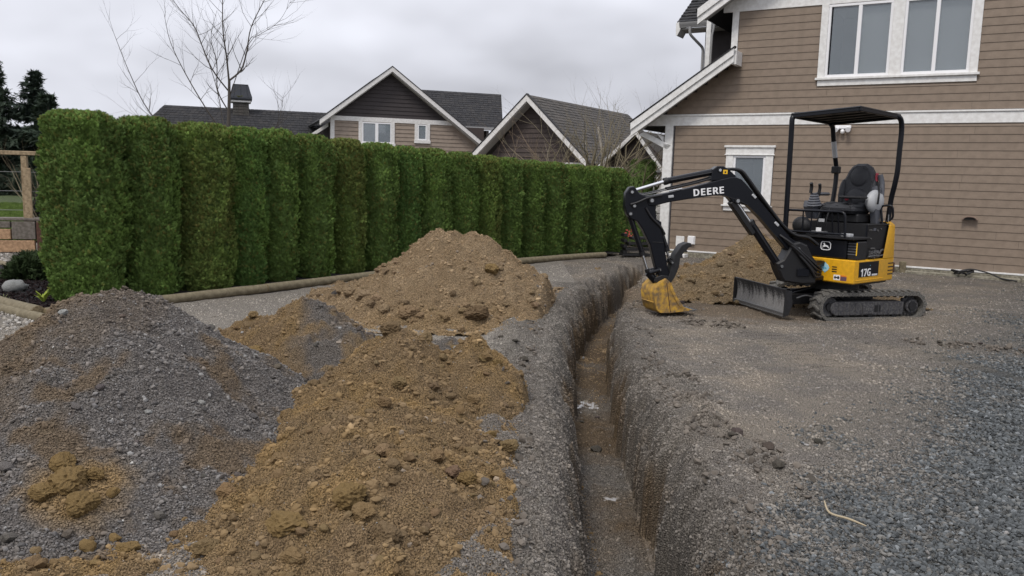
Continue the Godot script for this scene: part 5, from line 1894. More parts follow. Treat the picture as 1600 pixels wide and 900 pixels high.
func lapped_face(o: Node3D, called: String, outline: PackedVector2Array, ex: float, z: float, m: Material) -> void:
	# far siding: courses joined into one wall piece, each course a sloped board cut by the outline
	var lo := 1e9
	var hi := -1e9
	for p in outline:
		lo = minf(lo, p.y)
		hi = maxf(hi, p.y)
	var b := MB.new()
	var y := lo
	while y < hi:
		var band := poly([Vector2(-99, y), Vector2(99, y), Vector2(99, y + ex), Vector2(-99, y + ex)])
		for piece in Geometry2D.intersect_polygons(outline, band):
			var pp: PackedVector2Array = piece
			var t := Geometry2D.triangulate_polygon(pp)
			for i in range(0, t.size(), 3):
				var q := []
				for k in 3:
					var w: Vector2 = pp[t[i + k]]
					q.append(Vector3(w.x, w.y, z + 0.025 * (1.0 - (w.y - y) / ex)))
				b.otri(q[0], q[1], q[2], Vector3(0, 0, 1))
			var x0 := 1e9
			var x1 := -1e9
			for w in pp:
				if absf(w.y - y) < 0.001:
					x0 = minf(x0, w.x)
					x1 = maxf(x1, w.x)
			if x1 > x0:
				b.quad(Vector3(x0, y, z), Vector3(x1, y, z), Vector3(x1, y, z + 0.025), Vector3(x0, y, z + 0.025), Vector3.DOWN)
		y += ex
	part(o, called, b.mesh(), m)

func build_neighbours() -> void:
	# the gabled house behind the middle of the hedge
	var o := thing("gabled_house", "neighbouring house with dark gable, tan wall and chimney behind the hedge", "house", Vector3(-5.438, 0, -36.0), deg_to_rad(19.0))
	var sl := 0.76
	lapped_face(o, "gable_wall", poly([Vector2(-2.55, 4.0), Vector2(2.7, 4.0), Vector2(0, 6.02)]), 0.17, 0.0, M.dark_wall)
	var tan := poly([Vector2(-2.45, 0.0), Vector2(4.4, 0.0), Vector2(4.4, 2.72), Vector2(2.9, 3.82), Vector2(-2.45, 3.82)])
	lapped_face(o, "wall", tan, 0.17, 0.0, M.tan_wall)
	part(o, "body", bx(Vector3(6.8, 3.8, 6.0), Vector3(0.98, 1.9, -3.52), 0.0), M.dark_wall_b)
	trim_box(o, "belly_band", -2.55, 2.75, 3.82, 4.01, 0.0, 0.05, M.trim_far)
	trim_box(o, "corner_board", -2.55, -2.38, 0.0, 3.82, -0.02, 0.05, M.trim_far)
	rake(o, "rake_board", Vector2(-3.03, 3.80), Vector2(0, 6.14), 0.21, 0.35, 0.42, M.trim_far)
	rake(o, "rake_board", Vector2(4.40, 2.88), Vector2(0, 6.14), 0.21, 0.35, 0.42, M.trim_far)
	rake(o, "rake_edge", Vector2(-3.06, 3.83), Vector2(0, 6.17), 0.04, 0.30, 0.44, M.roof_slab)
	rake(o, "rake_edge", Vector2(4.43, 2.90), Vector2(0, 6.17), 0.04, 0.30, 0.44, M.roof_slab)
	rake(o, "soffit", Vector2(-2.98, 3.63), Vector2(0, 5.93), 0.05, 0.0, 0.35, M.soffit)
	rake(o, "soffit", Vector2(4.36, 2.69), Vector2(0, 5.93), 0.05, 0.0, 0.35, M.soffit)
	slab_roof(o, "gable_roof", Vector3(-3.04, 3.78, 0.4), Vector3(-3.04, 3.78, -5), Vector3(0, 6.12, 0.4), Vector3(0, 6.12, -5), 0.1, M.shingle)
	slab_roof(o, "gable_roof", Vector3(4.42, 2.86, 0.4), Vector3(4.42, 2.86, -5), Vector3(0, 6.12, 0.4), Vector3(0, 6.12, -5), 0.1, M.shingle)
	# windows
	trim_box(o, "window_casing", -1.37, -1.21, 2.8, 3.82, 0.0, 0.06, M.trim_far)
	trim_box(o, "window_casing", 0.03, 0.18, 2.8, 3.82, 0.0, 0.06, M.trim_far)
	trim_box(o, "window_sill", -1.40, 0.21, 2.80, 2.93, 0.0, 0.09, M.trim_far)
	flat_window(o, -1.21, 0.03, 2.93, 3.80, [[-1.17, -0.66], [-0.53, -0.01]])
	trim_box(o, "window_casing", 1.06, 1.20, 2.99, 3.82, 0.0, 0.06, M.trim_far)
	trim_box(o, "window_casing", 1.58, 1.74, 2.99, 3.82, 0.0, 0.06, M.trim_far)
	trim_box(o, "window_sill", 1.04, 1.76, 2.99, 3.13, 0.0, 0.09, M.trim_far)
	flat_window(o, 1.20, 1.58, 3.13, 3.80, [[1.24, 1.54]])
	# right hand roof with its gutter
	shingle_plane(o, "side_roof", Vector3(0.6, 3.86, -1.0), Vector3(5.45, 3.86, -1.0), Vector3(0.6, 5.72, -4.2), Vector3(6.35, 5.72, -4.2), 16, 26, [M.shingle, M.shingle_b, M.shingle_c])
	slab_roof(o, "roof_deck", Vector3(0.6, 3.85, -1.0), Vector3(5.45, 3.85, -1.0), Vector3(0.6, 5.70, -4.2), Vector3(6.35, 5.70, -4.2), 0.12, M.roof_slab)
	trim_box(o, "gutter", 2.6, 5.5, 3.74, 3.87, -1.02, -0.88, M.gutter)
	part(o, "side_wall", bx(Vector3(2.4, 3.75, 0.1), Vector3(3.7, 1.87, -1.5), 0.0), M.dark_wall_b)
	trim_box(o, "downspout", 4.75, 4.84, 0.0, 3.72, -1.44, -1.34, M.gutter)
	# long low roof at the other side with the chimney
	shingle_plane(o, "long_roof", Vector3(-10.4, 3.3, -4.2), Vector3(-1.8, 3.3, -4.2), Vector3(-9.43, 4.53, -6.2), Vector3(-1.8, 4.53, -6.2), 10, 40, [M.shingle, M.shingle_b, M.shingle_c])
	slab_roof(o, "roof_deck", Vector3(-10.4, 3.28, -4.2), Vector3(-1.8, 3.28, -4.2), Vector3(-9.43, 4.51, -6.2), Vector3(-1.8, 4.51, -6.2), 0.12, M.roof_slab)
	slab_roof(o, "roof_deck", Vector3(-10.4, 3.28, -4.2), Vector3(-10.4, 3.28, -8.2), Vector3(-9.43, 4.51, -6.2), Vector3(-9.43, 4.51, -6.21), 0.12, M.shingle)
	part(o, "long_wall", bx(Vector3(8.0, 3.3, 3.4), Vector3(-6.0, 1.65, -6.3), 0.0), M.dark_wall_b)
	part(o, "low_gable", MB.new().prism(poly([Vector2(-3.6, 0), Vector2(-2.55, 0), Vector2(-2.55, 3.55), Vector2(-3.6, 2.8)]), -0.6, -0.5).mesh(), M.dark_wall)
	rake(o, "low_rake", Vector2(-3.75, 2.93), Vector2(-2.60, 3.72), 0.16, -0.4, -0.3, M.trim_far)
	var ch := Node3D.new()
	ch.name = "chimney"
	o.add_child(ch)
	ch.position = Vector3(-6.05, 0, -6.0)
	part(ch, "shaft", bx(Vector3(0.72, 2.6, 0.72), Vector3(0, 3.5, 0), 0.02), M.chimney)
	for row in 5:
		for col in 3:
			part(ch, "stone", bx(Vector3(0.22 + 0.03 * ((row + col) % 2), 0.12, 0.03), Vector3(-0.245 + 0.245 * col, 4.08 + 0.14 * row, 0.365), 0.01), [M.chimney, M.shingle_old][(row * 2 + col) % 2])
	part(ch, "band", bx(Vector3(0.92, 0.10, 0.92), Vector3(0, 4.83, 0), 0.02), M.trim_far)
	var cap := MB.new()
	var a := 0.50
	var lv := [[4.89, 0.50], [4.96, 0.51], [5.02, 0.50], [5.25, 0.43], [5.58, 0.34]]
	for i in lv.size() - 1:
		for s in 4:
			var w1 := PI / 4 + s * PI / 2
			var w2 := w1 + PI / 2
			var r1: float = lv[i][1] * 1.414
			var r2: float = lv[i + 1][1] * 1.414
			cap.quad(Vector3(cos(w1) * r1, lv[i][0], sin(w1) * r1), Vector3(cos(w2) * r1, lv[i][0], sin(w2) * r1), Vector3(cos(w2) * r2, lv[i + 1][0], sin(w2) * r2), Vector3(cos(w1) * r2, lv[i + 1][0], sin(w1) * r2), Vector3(cos(w1 + PI / 4), 0.2, sin(w1 + PI / 4)))
	cap.box(Vector3(0, 5.60, 0), Vector3(0.70, 0.04, 0.70), 0.01)
	part(ch, "metal_cap", cap.mesh(), M.cap_metal)
	for s in 4:
		for k in 3:
			var x := -0.26 + 0.26 * k
			var rib := MB.new()
			rib.xf = Transform3D(Basis(Vector3.UP, s * PI / 2), Vector3.ZERO)
			rib.tube([Vector3(x * 1.25, 5.03, 0.505), Vector3(x * 1.1, 5.25, 0.437), Vector3(x, 5.57, 0.35)], 0.014, 5, false)
			part(ch, "seam", rib.mesh(), M.cap_metal)
	part(ch, "moss", MB.new().ball(Vector3(-0.1, 5.02, 0.44), Vector3(0.36, 0.08, 0.07), 12, noise(3, 3.0, 2), 0.6).mesh(), M.moss)
	# the brown gable nearer the hedge end
	var p := thing("brown_gable", "weathered brown gable with long shingle roof rising behind the hedge end", "house", Vector3(0.527, 0, -26.0), deg_to_rad(-31.0))
	lapped_face(p, "gable_wall", poly([Vector2(-1.7, 2.12), Vector2(2.1, 2.12), Vector2(0.0, 4.02)]), 0.15, 0.0, M.dark_wall_b)
	lapped_face(p, "wall", poly([Vector2(-1.6, 0.0), Vector2(2.0, 0.0), Vector2(2.0, 1.98), Vector2(-1.6, 1.98)]), 0.15, 0.0, M.tan_wall)
	part(p, "body", bx(Vector3(3.4, 2.1, 6.6), Vector3(0.2, 1.05, -3.4), 0.0), M.dark_wall_b)
	trim_box(p, "belly_band", -1.7, 2.1, 1.98, 2.12, 0.0, 0.05, M.trim_far)
	rake(p, "rake_board", Vector2(-2.06, 2.27), Vector2(0, 4.15), 0.20, 0.40, 0.46, M.trim_far)
	rake(p, "rake_board", Vector2(2.15, 2.13), Vector2(0, 4.15), 0.20, 0.40, 0.46, M.trim_far)
	rake(p, "rake_edge", Vector2(-2.09, 2.29), Vector2(0, 4.19), 0.04, 0.34, 0.48, M.roof_slab)
	rake(p, "rake_edge", Vector2(2.18, 2.15), Vector2(0, 4.19), 0.04, 0.34, 0.48, M.roof_slab)
	rake(p, "soffit", Vector2(-2.0, 2.15), Vector2(0, 3.96), 0.04, 0.0, 0.40, M.soffit)
	rake(p, "soffit", Vector2(2.1, 2.0), Vector2(0, 3.96), 0.04, 0.0, 0.40, M.soffit)
	slab_roof(p, "roof_deck", Vector3(2.17, 2.10, 0.45), Vector3(2.17, 2.10, -7.3), Vector3(0, 4.14, 0.45), Vector3(0, 4.14, -7.3), 0.08, M.roof_slab)
	slab_roof(p, "roof_deck", Vector3(-2.07, 2.24, 0.45), Vector3(-2.07, 2.24, -7.3), Vector3(0, 4.14, 0.45), Vector3(0, 4.14, -7.3), 0.08, M.shingle_old)
	shingle_plane(p, "roof_shingles", Vector3(2.19, 2.09, 0.46), Vector3(2.19, 2.09, -7.3), Vector3(0, 4.15, 0.46), Vector3(0, 4.15, -7.3), 22, 40, [M.shingle_old, M.shingle_old_b, M.shingle_old])
	# the small gable tucked in front, beside the house corner
	var q := thing("small_gable", "small gabled porch with dark shingled face beside the brown house corner", "house", Vector3(3.297, 0, -22.0), deg_to_rad(-31.0))
	lapped_face(q, "gable_wall", poly([Vector2(-0.98, 1.98), Vector2(0.9, 1.98), Vector2(-0.04, 2.86)]), 0.11, 0.0, M.dark_wall_b)
	part(q, "wall", bx(Vector3(1.7, 1.8, 2.0), Vector3(-0.04, 0.9, -1.03), 0.0), M.trim_far)
	for i in 9:
		part(q, "wall_board", bx(Vector3(1.66, 0.17, 0.03), Vector3(-0.04, 0.12 + 0.19 * i, -0.012), 0.006), M.trim_far)
	trim_box(q, "beam", -0.95, 0.9, 1.86, 1.98, 0.0, 0.06, M.trim_far)
	rake(q, "rake_board", Vector2(-1.12, 1.98), Vector2(-0.05, 2.95), 0.13, 0.22, 0.27, M.trim_far)
	rake(q, "rake_board", Vector2(0.80, 1.90), Vector2(-0.05, 2.95), 0.13, 0.22, 0.27, M.trim_far)
	slab_roof(q, "roof_deck", Vector3(-1.12, 1.97, 0.25), Vector3(-1.12, 1.97, -2.2), Vector3(-0.05, 2.94, 0.25), Vector3(-0.05, 2.94, -2.2), 0.05, M.shingle_old)
	slab_roof(q, "roof_deck", Vector3(0.80, 1.89, 0.25), Vector3(0.80, 1.89, -2.2), Vector3(-0.05, 2.94, 0.25), Vector3(-0.05, 2.94, -2.2), 0.05, M.shingle_old)
	var pole := MB.new().tube([Vector3(2.40, 1.0, -21.6), Vector3(2.32, 2.1, -21.75), Vector3(2.15, 3.0, -21.9)], [0.042, 0.038, 0.034], 9)
	single("leaning_pole", pole.mesh(), M.pale_pole, "pale pole leaning up behind the hedge end", "pole")

func flat_window(o: Node3D, x0: float, x1: float, y0: float, y1: float, panes: Array) -> void:
	var w := Node3D.new()
	var key := str(o.get_instance_id()) + "window"
	var k: int = used.get(key, 0)
	used[key] = k + 1
	w.name = "window" if k == 0 else "window_%03d" % k
	o.add_child(w)
	part(w, "frame", bx(Vector3(x1 - x0, 0.05, 0.05), Vector3((x0 + x1) / 2, y0 + 0.025, 0.04), 0.0), M.vinyl)
	part(w, "frame", bx(Vector3(x1 - x0, 0.05, 0.05), Vector3((x0 + x1) / 2, y1 - 0.025, 0.04), 0.0), M.vinyl)
	var xs := [x0]
	for p in panes:
		xs.append_array([p[0], p[1]])
	xs.append(x1)
	for i in range(0, xs.size(), 2):
		part(w, "frame", bx(Vector3(xs[i + 1] - xs[i], y1 - y0 - 0.1, 0.048), Vector3((xs[i] + xs[i + 1]) / 2, (y0 + y1) / 2, 0.04), 0.0), M.vinyl)
	for p in panes:
		part(w, "pane", bx(Vector3(p[1] - p[0], y1 - y0 - 0.1, 0.008), Vector3((p[0] + p[1]) / 2, (y0 + y1) / 2, 0.045), 0.0), M.glass)
		part(w, "blind", bx(Vector3(p[1] - p[0], (y1 - y0) * 0.35, 0.006), Vector3((p[0] + p[1]) / 2, y1 - (y1 - y0) * 0.2, 0.036), 0.0), M.curtain)
		part(w, "room", bx(Vector3(p[1] - p[0], y1 - y0 - 0.1, 0.006), Vector3((p[0] + p[1]) / 2, (y0 + y1) / 2, 0.029), 0.0), M.interior)

# ------------------------------------------------------------------ the excavator
# three frames, each with x forward, y up, z to the machine's right: tracks, turning body, boom
var ex: Node3D
var FU := Transform3D(Basis(Vector3.UP, PI + deg_to_rad(14.0)), Vector3.ZERO)
var FS := Transform3D(Basis(Vector3.UP, PI + deg_to_rad(40.0)), Vector3.ZERO)
var FB := Transform3D(Basis(Vector3.UP, PI + deg_to_rad(7.0)), Vector3.ZERO)
var FLAT := Basis(Vector3(1, 0, 0), Vector3(0, 0, 1), Vector3(0, -1, 0))   # outline in x,z; depth runs down
var SIDE_FACE := Basis(Vector3(-1, 0, 0), Vector3(0, 1, 0), Vector3(0, 0, -1))
var FRONT_FACE := Basis(Vector3(0, 0, -1), Vector3(0, 1, 0), Vector3(1, 0, 0))

func mtube(pts: Array, r, sides := 10, caps := true) -> ArrayMesh:
	return MB.new().tube(pts, r, sides, caps).mesh()

func mprism(a: Array, z0: float, z1: float, bev := 0.004) -> ArrayMesh:
	return MB.new().prism(poly(a), z0, z1, bev).mesh()

func pin(parent: Node3D, frame: Transform3D, x: float, y: float, half: float, r := 0.028, m: Material = null) -> void:
	part(parent, "pin", mtube([Vector3(x, y, -half), Vector3(x, y, half)], r, 12), m if m else M.black_plain, frame)
	part(parent, "pin_end", mtube([Vector3(x, y, -half - 0.008), Vector3(x, y, -half + 0.004)], r * 0.62, 10), M.steel, frame)

func lettering(parent: Node3D, called: String, words: String, size: float, frame: Transform3D, m: Material, wide := 1.0, font_name := "Droid Sans", weight := 700) -> void:
	var t := TextMesh.new()
	var f := SystemFont.new()
	f.font_names = PackedStringArray([font_name])
	f.font_weight = weight
	t.font = f
	t.text = words
	t.font_size = 64
	t.pixel_size = size / 46.0
	t.depth = 0.002
	part(parent, called, t, m, frame * Transform3D(Basis.from_scale(Vector3(wide, 1, 1)), Vector3.ZERO))

func build_excavator() -> void:
	ex = thing("mini_excavator", "black and yellow mini excavator with canopy, bucket resting at the trench edge", "excavator", Vector3(4.26, 0.0, -10.75))
	FU.origin = FU.basis * Vector3(-0.25, 0, 0.15) + Vector3(0, -0.075, 0)
	FB.origin = FS.basis * Vector3(0.72, 0, 0)
	tracks()
	upper_body()
	cab()
	boom()

func stadium(x0: float, x1: float, cy: float, r: float, k := 12) -> PackedVector2Array:
	var a := PackedVector2Array()
	for i in k + 1:
		var w := -PI / 2 + PI * i / k
		a.append(Vector2(x1 + cos(w) * r, cy + sin(w) * r))
	for i in k + 1:
		var w := PI / 2 + PI * i / k
		a.append(Vector2(x0 + cos(w) * r, cy + sin(w) * r))
	return a

func tracks() -> void:
	var r := 0.182
	var x0 := -0.60
	var x1 := 0.60
	var wide := 0.23
	var lug := MB.new()
	# a chevron shaped bar, foot at y = 0
	for sg in [-1.0, 1.0]:
		lug.xf = Transform3D(Basis(Vector3.UP, sg * 0.42), Vector3(0, 0, sg * 0.055))
		lug.box(Vector3(0, 0.010, 0), Vector3(0.042, 0.028, 0.122), 0.007)
	var lug_mesh := lug.mesh()
	var cog_mesh := bx(Vector3(0.032, 0.03, 0.05), Vector3(0, -0.015, 0), 0.006)
	for side in [-1.0, 1.0]:
		var zc: float = side * (0.64 - wide / 2)
		var f := FU * Transform3D(Basis.IDENTITY, Vector3(0, 0, zc))
		var belt := MB.new()
		var outer := stadium(x0, x1, r + 0.016, r, 16)
		var inner := stadium(x0, x1, r + 0.016, r - 0.042, 16)
		for i in outer.size():
			var j := (i + 1) % outer.size()
			var nn := Vector3((outer[i] - inner[i]).x, (outer[i] - inner[i]).y, 0).normalized()
			var nj := Vector3((outer[j] - inner[j]).x, (outer[j] - inner[j]).y, 0).normalized()
			for q in [[outer, 1.0], [inner, -1.0]]:
				var s := belt.vert(Vector3(q[0][i].x, q[0][i].y, -wide / 2), nn * q[1])
				belt.vert(Vector3(q[0][j].x, q[0][j].y, -wide / 2), nj * q[1])
				belt.vert(Vector3(q[0][j].x, q[0][j].y, wide / 2), nj * q[1])
				belt.vert(Vector3(q[0][i].x, q[0][i].y, wide / 2), nn * q[1])
				if q[1] > 0:
					belt.face(s, s + 1, s + 2)
					belt.face(s, s + 2, s + 3)
				else:
					belt.face(s, s + 2, s + 1)
					belt.face(s, s + 3, s + 2)
			for sz in [-1.0, 1.0]:
				belt.quad(Vector3(outer[i].x, outer[i].y, sz * wide / 2), Vector3(outer[j].x, outer[j].y, sz * wide / 2), Vector3(inner[j].x, inner[j].y, sz * wide / 2), Vector3(inner[i].x, inner[i].y, sz * wide / 2), Vector3(0, 0, sz))
		var tr := part(ex, "track", belt.mesh(), M.rubber, f)
		var length := 2.0 * (x1 - x0) + TAU * r
		var count := 36
		for i in count:
			var d := length * i / count
			var at := Vector3.ZERO
			var w := 0.0
			var straight := x1 - x0
			if d < straight:
				at = Vector3(x0 + d, 0.016, 0)
				w = PI
			elif d < straight + PI * r:
				w = PI + (d - straight) / r
				at = Vector3(x1 + sin(w - PI) * r, r + 0.016 - cos(w - PI) * r, 0)
			elif d < 2 * straight + PI * r:
				at = Vector3(x1 - (d - straight - PI * r), 2 * r + 0.016, 0)
				w = TAU
			else:
				w = TAU + (d - 2 * straight - PI * r) / r
				at = Vector3(x0 - sin(w) * r, r + 0.016 + cos(w) * r, 0)
			var t := Transform3D(Basis(Vector3(0, 0, 1), w), at)
			part(tr, "lug", lug_mesh, M.rubber, t)
			part(tr, "guide_cog", cog_mesh, M.rubber, t * Transform3D(Basis.IDENTITY, Vector3(0, -0.042, 0)))
		# frame between the wheels
		var fr := part(ex, "track_frame", mprism([Vector2(-0.47, 0.085), Vector2(0.52, 0.085), Vector2(0.58, 0.12), Vector2(0.60, 0.18), Vector2(0.58, 0.235), Vector2(0.53, 0.262), Vector2(-0.44, 0.262), Vector2(-0.48, 0.24)], -0.075, 0.075, 0.008), M.frame_dusty, f)
		for i in 12:
			part(fr, "rib", bx(Vector3(0.012, 0.15, 0.012), Vector3(-0.42 + i * 0.082, 0.172, side * 0.078), 0.003), M.frame_dusty)
		part(fr, "cover_plate", bx(Vector3(0.16, 0.12, 0.012), Vector3(0.055, 0.165, side * 0.082), 0.004), M.frame_dusty)
		for q in [[-0.03, 0.03], [0.0, 0.035], [0.03, 0.03]]:
			part(fr, "plate_mark", bx(Vector3(0.012, q[1], 0.004), Vector3(0.055 + q[0], 0.165, side * 0.089), 0.0), M.worn_steel)
		part(fr, "grease_hole", bx(Vector3(0.085, 0.085, 0.01), Vector3(-0.085, 0.175, side * 0.078), 0.002), M.black_plain)
		for i in 3:
			part(ex, "roller", mtube([Vector3(-0.36 + 0.36 * i, 0.085, -0.06), Vector3(-0.36 + 0.36 * i, 0.085, 0.06)], 0.042, 14), M.black_dusty, f)
		var idler := part(ex, "idler", mtube([Vector3(x1, r + 0.016, -0.035), Vector3(x1, r + 0.016, 0.035)], r - 0.06, 22), M.frame_dusty, f)
		part(idler, "hub", mtube([Vector3(x1, r + 0.016, -0.06), Vector3(x1, r + 0.016, 0.06)], 0.05, 14), M.black_dusty)
		var teeth := []
		for i in 40:
			var w := TAU * i / 40
			var rr := r - 0.058 + (0.014 if i % 4 < 2 else -0.006)
			teeth.append(Vector2(x0 + cos(w) * rr, r + 0.016 + sin(w) * rr))
		var spr := part(ex, "sprocket", mprism(teeth, -0.02, 0.02, 0.003), M.frame_dusty, f)
		part(spr, "hub", mtube([Vector3(x0, r + 0.016, side * 0.02), Vector3(x0, r + 0.016, side * 0.075)], 0.088, 18), M.frame_dusty)
		part(spr, "hub_cap", mtube([Vector3(x0, r + 0.016, side * 0.074), Vector3(x0, r + 0.016, side * 0.095)], 0.058, 16), M.black_dusty)
		for i in 8:
			var w := TAU * i / 8
			part(spr, "bolt", mtube([Vector3(x0 + cos(w) * 0.072, r + 0.016 + sin(w) * 0.072, side * 0.073), Vector3(x0 + cos(w) * 0.072, r + 0.016 + sin(w) * 0.072, side * 0.083)], 0.008, 6), M.worn_steel)
	# centre frame and turning ring
	part(ex, "centre_frame", MB.new().box(Vector3(0, 0.24, 0), Vector3(0.52, 0.16, 0.60), 0.03).mesh(), M.black_dusty, FU)
	for s in [-1.0, 1.0]:
		part(ex, "cross_beam", bx(Vector3(0.14, 0.11, 0.86), Vector3(s * 0.24, 0.19, 0), 0.012), M.black_dusty, FU)
	part(ex, "turning_ring", mtube([Vector3(0, 0.30, 0), Vector3(0, 0.455, 0)], 0.30, 28), M.black_plain, Transform3D(Basis.IDENTITY, Vector3.ZERO))
	# dozer blade: a curved plate with end plates, cutting edge and two arms
	var bl := MB.new()
	var ahead := Transform3D(Basis.IDENTITY, Vector3(0.13, 0.075, 0))
	var prof := [Vector2(1.150, 0.02), Vector2(1.112, 0.075), Vector2(1.098, 0.15), Vector2(1.100, 0.23), Vector2(1.118, 0.30), Vector2(1.145, 0.355), Vector2(1.133, 0.362), Vector2(1.090, 0.31), Vector2(1.072, 0.23), Vector2(1.070, 0.15), Vector2(1.088, 0.07), Vector2(1.132, 0.012)]
	bl.prism(poly(prof), -0.62, 0.62, 0.002)
	var blade_mat := StandardMaterial3D.new()
	blade_mat.resource_name = "blade_worn"
	blade_mat.albedo_texture = blade_print()
	blade_mat.roughness = 0.55
	blade_mat.metallic = 0.15
	var blade := part(ex, "blade", bl.mesh(), M.black_dusty, FU * ahead)
	# the scoured front skin, a thin plate with its own layout
	var skin := MB.new()
	for i in 5:
		var p: Vector2 = prof[i]
		var q: Vector2 = prof[i + 1]
		var s := skin.vert(Vector3(p.x + 0.003, p.y, -0.612), Vector3(1, 0, 0), Vector2(0, 1.0 - i / 5.0))
		skin.vert(Vector3(p.x + 0.003, p.y, 0.612), Vector3(1, 0, 0), Vector2(1, 1.0 - i / 5.0))
		skin.vert(Vector3(q.x + 0.003, q.y, 0.612), Vector3(1, 0, 0), Vector2(1, 1.0 - (i + 1) / 5.0))
		skin.vert(Vector3(q.x + 0.003, q.y, -0.612), Vector3(1, 0, 0), Vector2(0, 1.0 - (i + 1) / 5.0))
		skin.face(s, s + 2, s + 1)
		skin.face(s, s + 3, s + 2)
	part(blade, "face_plate", skin.mesh(), blade_mat)
	part(blade, "cutting_edge", bx(Vector3(0.018, 0.06, 1.25), Vector3(1.140, 0.035, 0), 0.004), M.worn_steel)
	for s in [-1.0, 1.0]:
		part(blade, "end_plate", mprism([Vector2(1.155, 0.015), Vector2(1.150, 0.36), Vector2(1.060, 0.33), Vector2(1.045, 0.15), Vector2(1.09, 0.03)], s * 0.63 - 0.008, s * 0.63 + 0.008, 0.002), M.black_dusty)
		part(ex, "blade_arm", mprism([Vector2(0.22, 0.20), Vector2(0.30, 0.32), Vector2(0.80, 0.32), Vector2(1.22, 0.31), Vector2(1.22, 0.17), Vector2(0.80, 0.19)], s * 0.25 - 0.03, s * 0.25 + 0.03, 0.006), M.black_dusty, FU)
		part(ex, "blade_extension", bx(Vector3(0.05, 0.10, 0.36), Vector3(1.18, 0.25, s * 0.44), 0.008), M.black_dusty, FU)
	part(ex, "blade_cylinder", mtube([Vector3(0.30, 0.36, 0), Vector3(0.80, 0.30, 0)], 0.045, 12), M.black_paint, FU)
	part(ex, "blade_rod", mtube([Vector3(0.80, 0.30, 0), Vector3(1.20, 0.29, 0)], 0.022, 10), M.steel, FU)
	part(ex, "blade_hose", mtube(curve_path([Vector3(0.25, 0.36, -0.10), Vector3(0.5, 0.40, -0.16), Vector3(0.78, 0.33, -0.12), Vector3(0.82, 0.28, -0.04)], 5), 0.011, 7, false), M.hose, FU)
	part(ex, "grab_bar", mtube(smooth_path([Vector3(0.98, 0.29, -0.42), Vector3(0.86, 0.33, -0.42), Vector3(0.72, 0.30, -0.42), Vector3(0.60, 0.29, -0.40)], 0.05), 0.012, 8), M.worn_steel, FU)

func blade_print() -> ImageTexture:
	# black paint worn to bare grey metal by the soil: scratches run up from the cutting edge
	var w := 512
	var h := 128
	var img := Image.create_empty(w, h, false, Image.FORMAT_RGBA8)
	var a := noise(81, 0.045, 3)
	var b := noise(82, 0.10, 3)
	for x in w:
		var reach := 0.80 + a.get_noise_2d(x * 0.6, 0.0) * 0.3
		for y in h:
			var up := 1.0 - y / float(h)
			var k := clampf((reach - up) * 3.0 + b.get_noise_2d(x * 1.3, y * 1.1) * 0.9, 0.0, 1.0)
			var g := 0.5 + 0.5 * b.get_noise_2d(x * 0.9 + 300.0, y * 0.4)
			var c := Color(0.016, 0.016, 0.019).lerp(Color(0.36, 0.36, 0.36).lerp(Color(0.20, 0.19, 0.18), g), k * 0.9)
			img.set_pixel(x, y, c.linear_to_srgb())
	return ImageTexture.create_from_image(img)

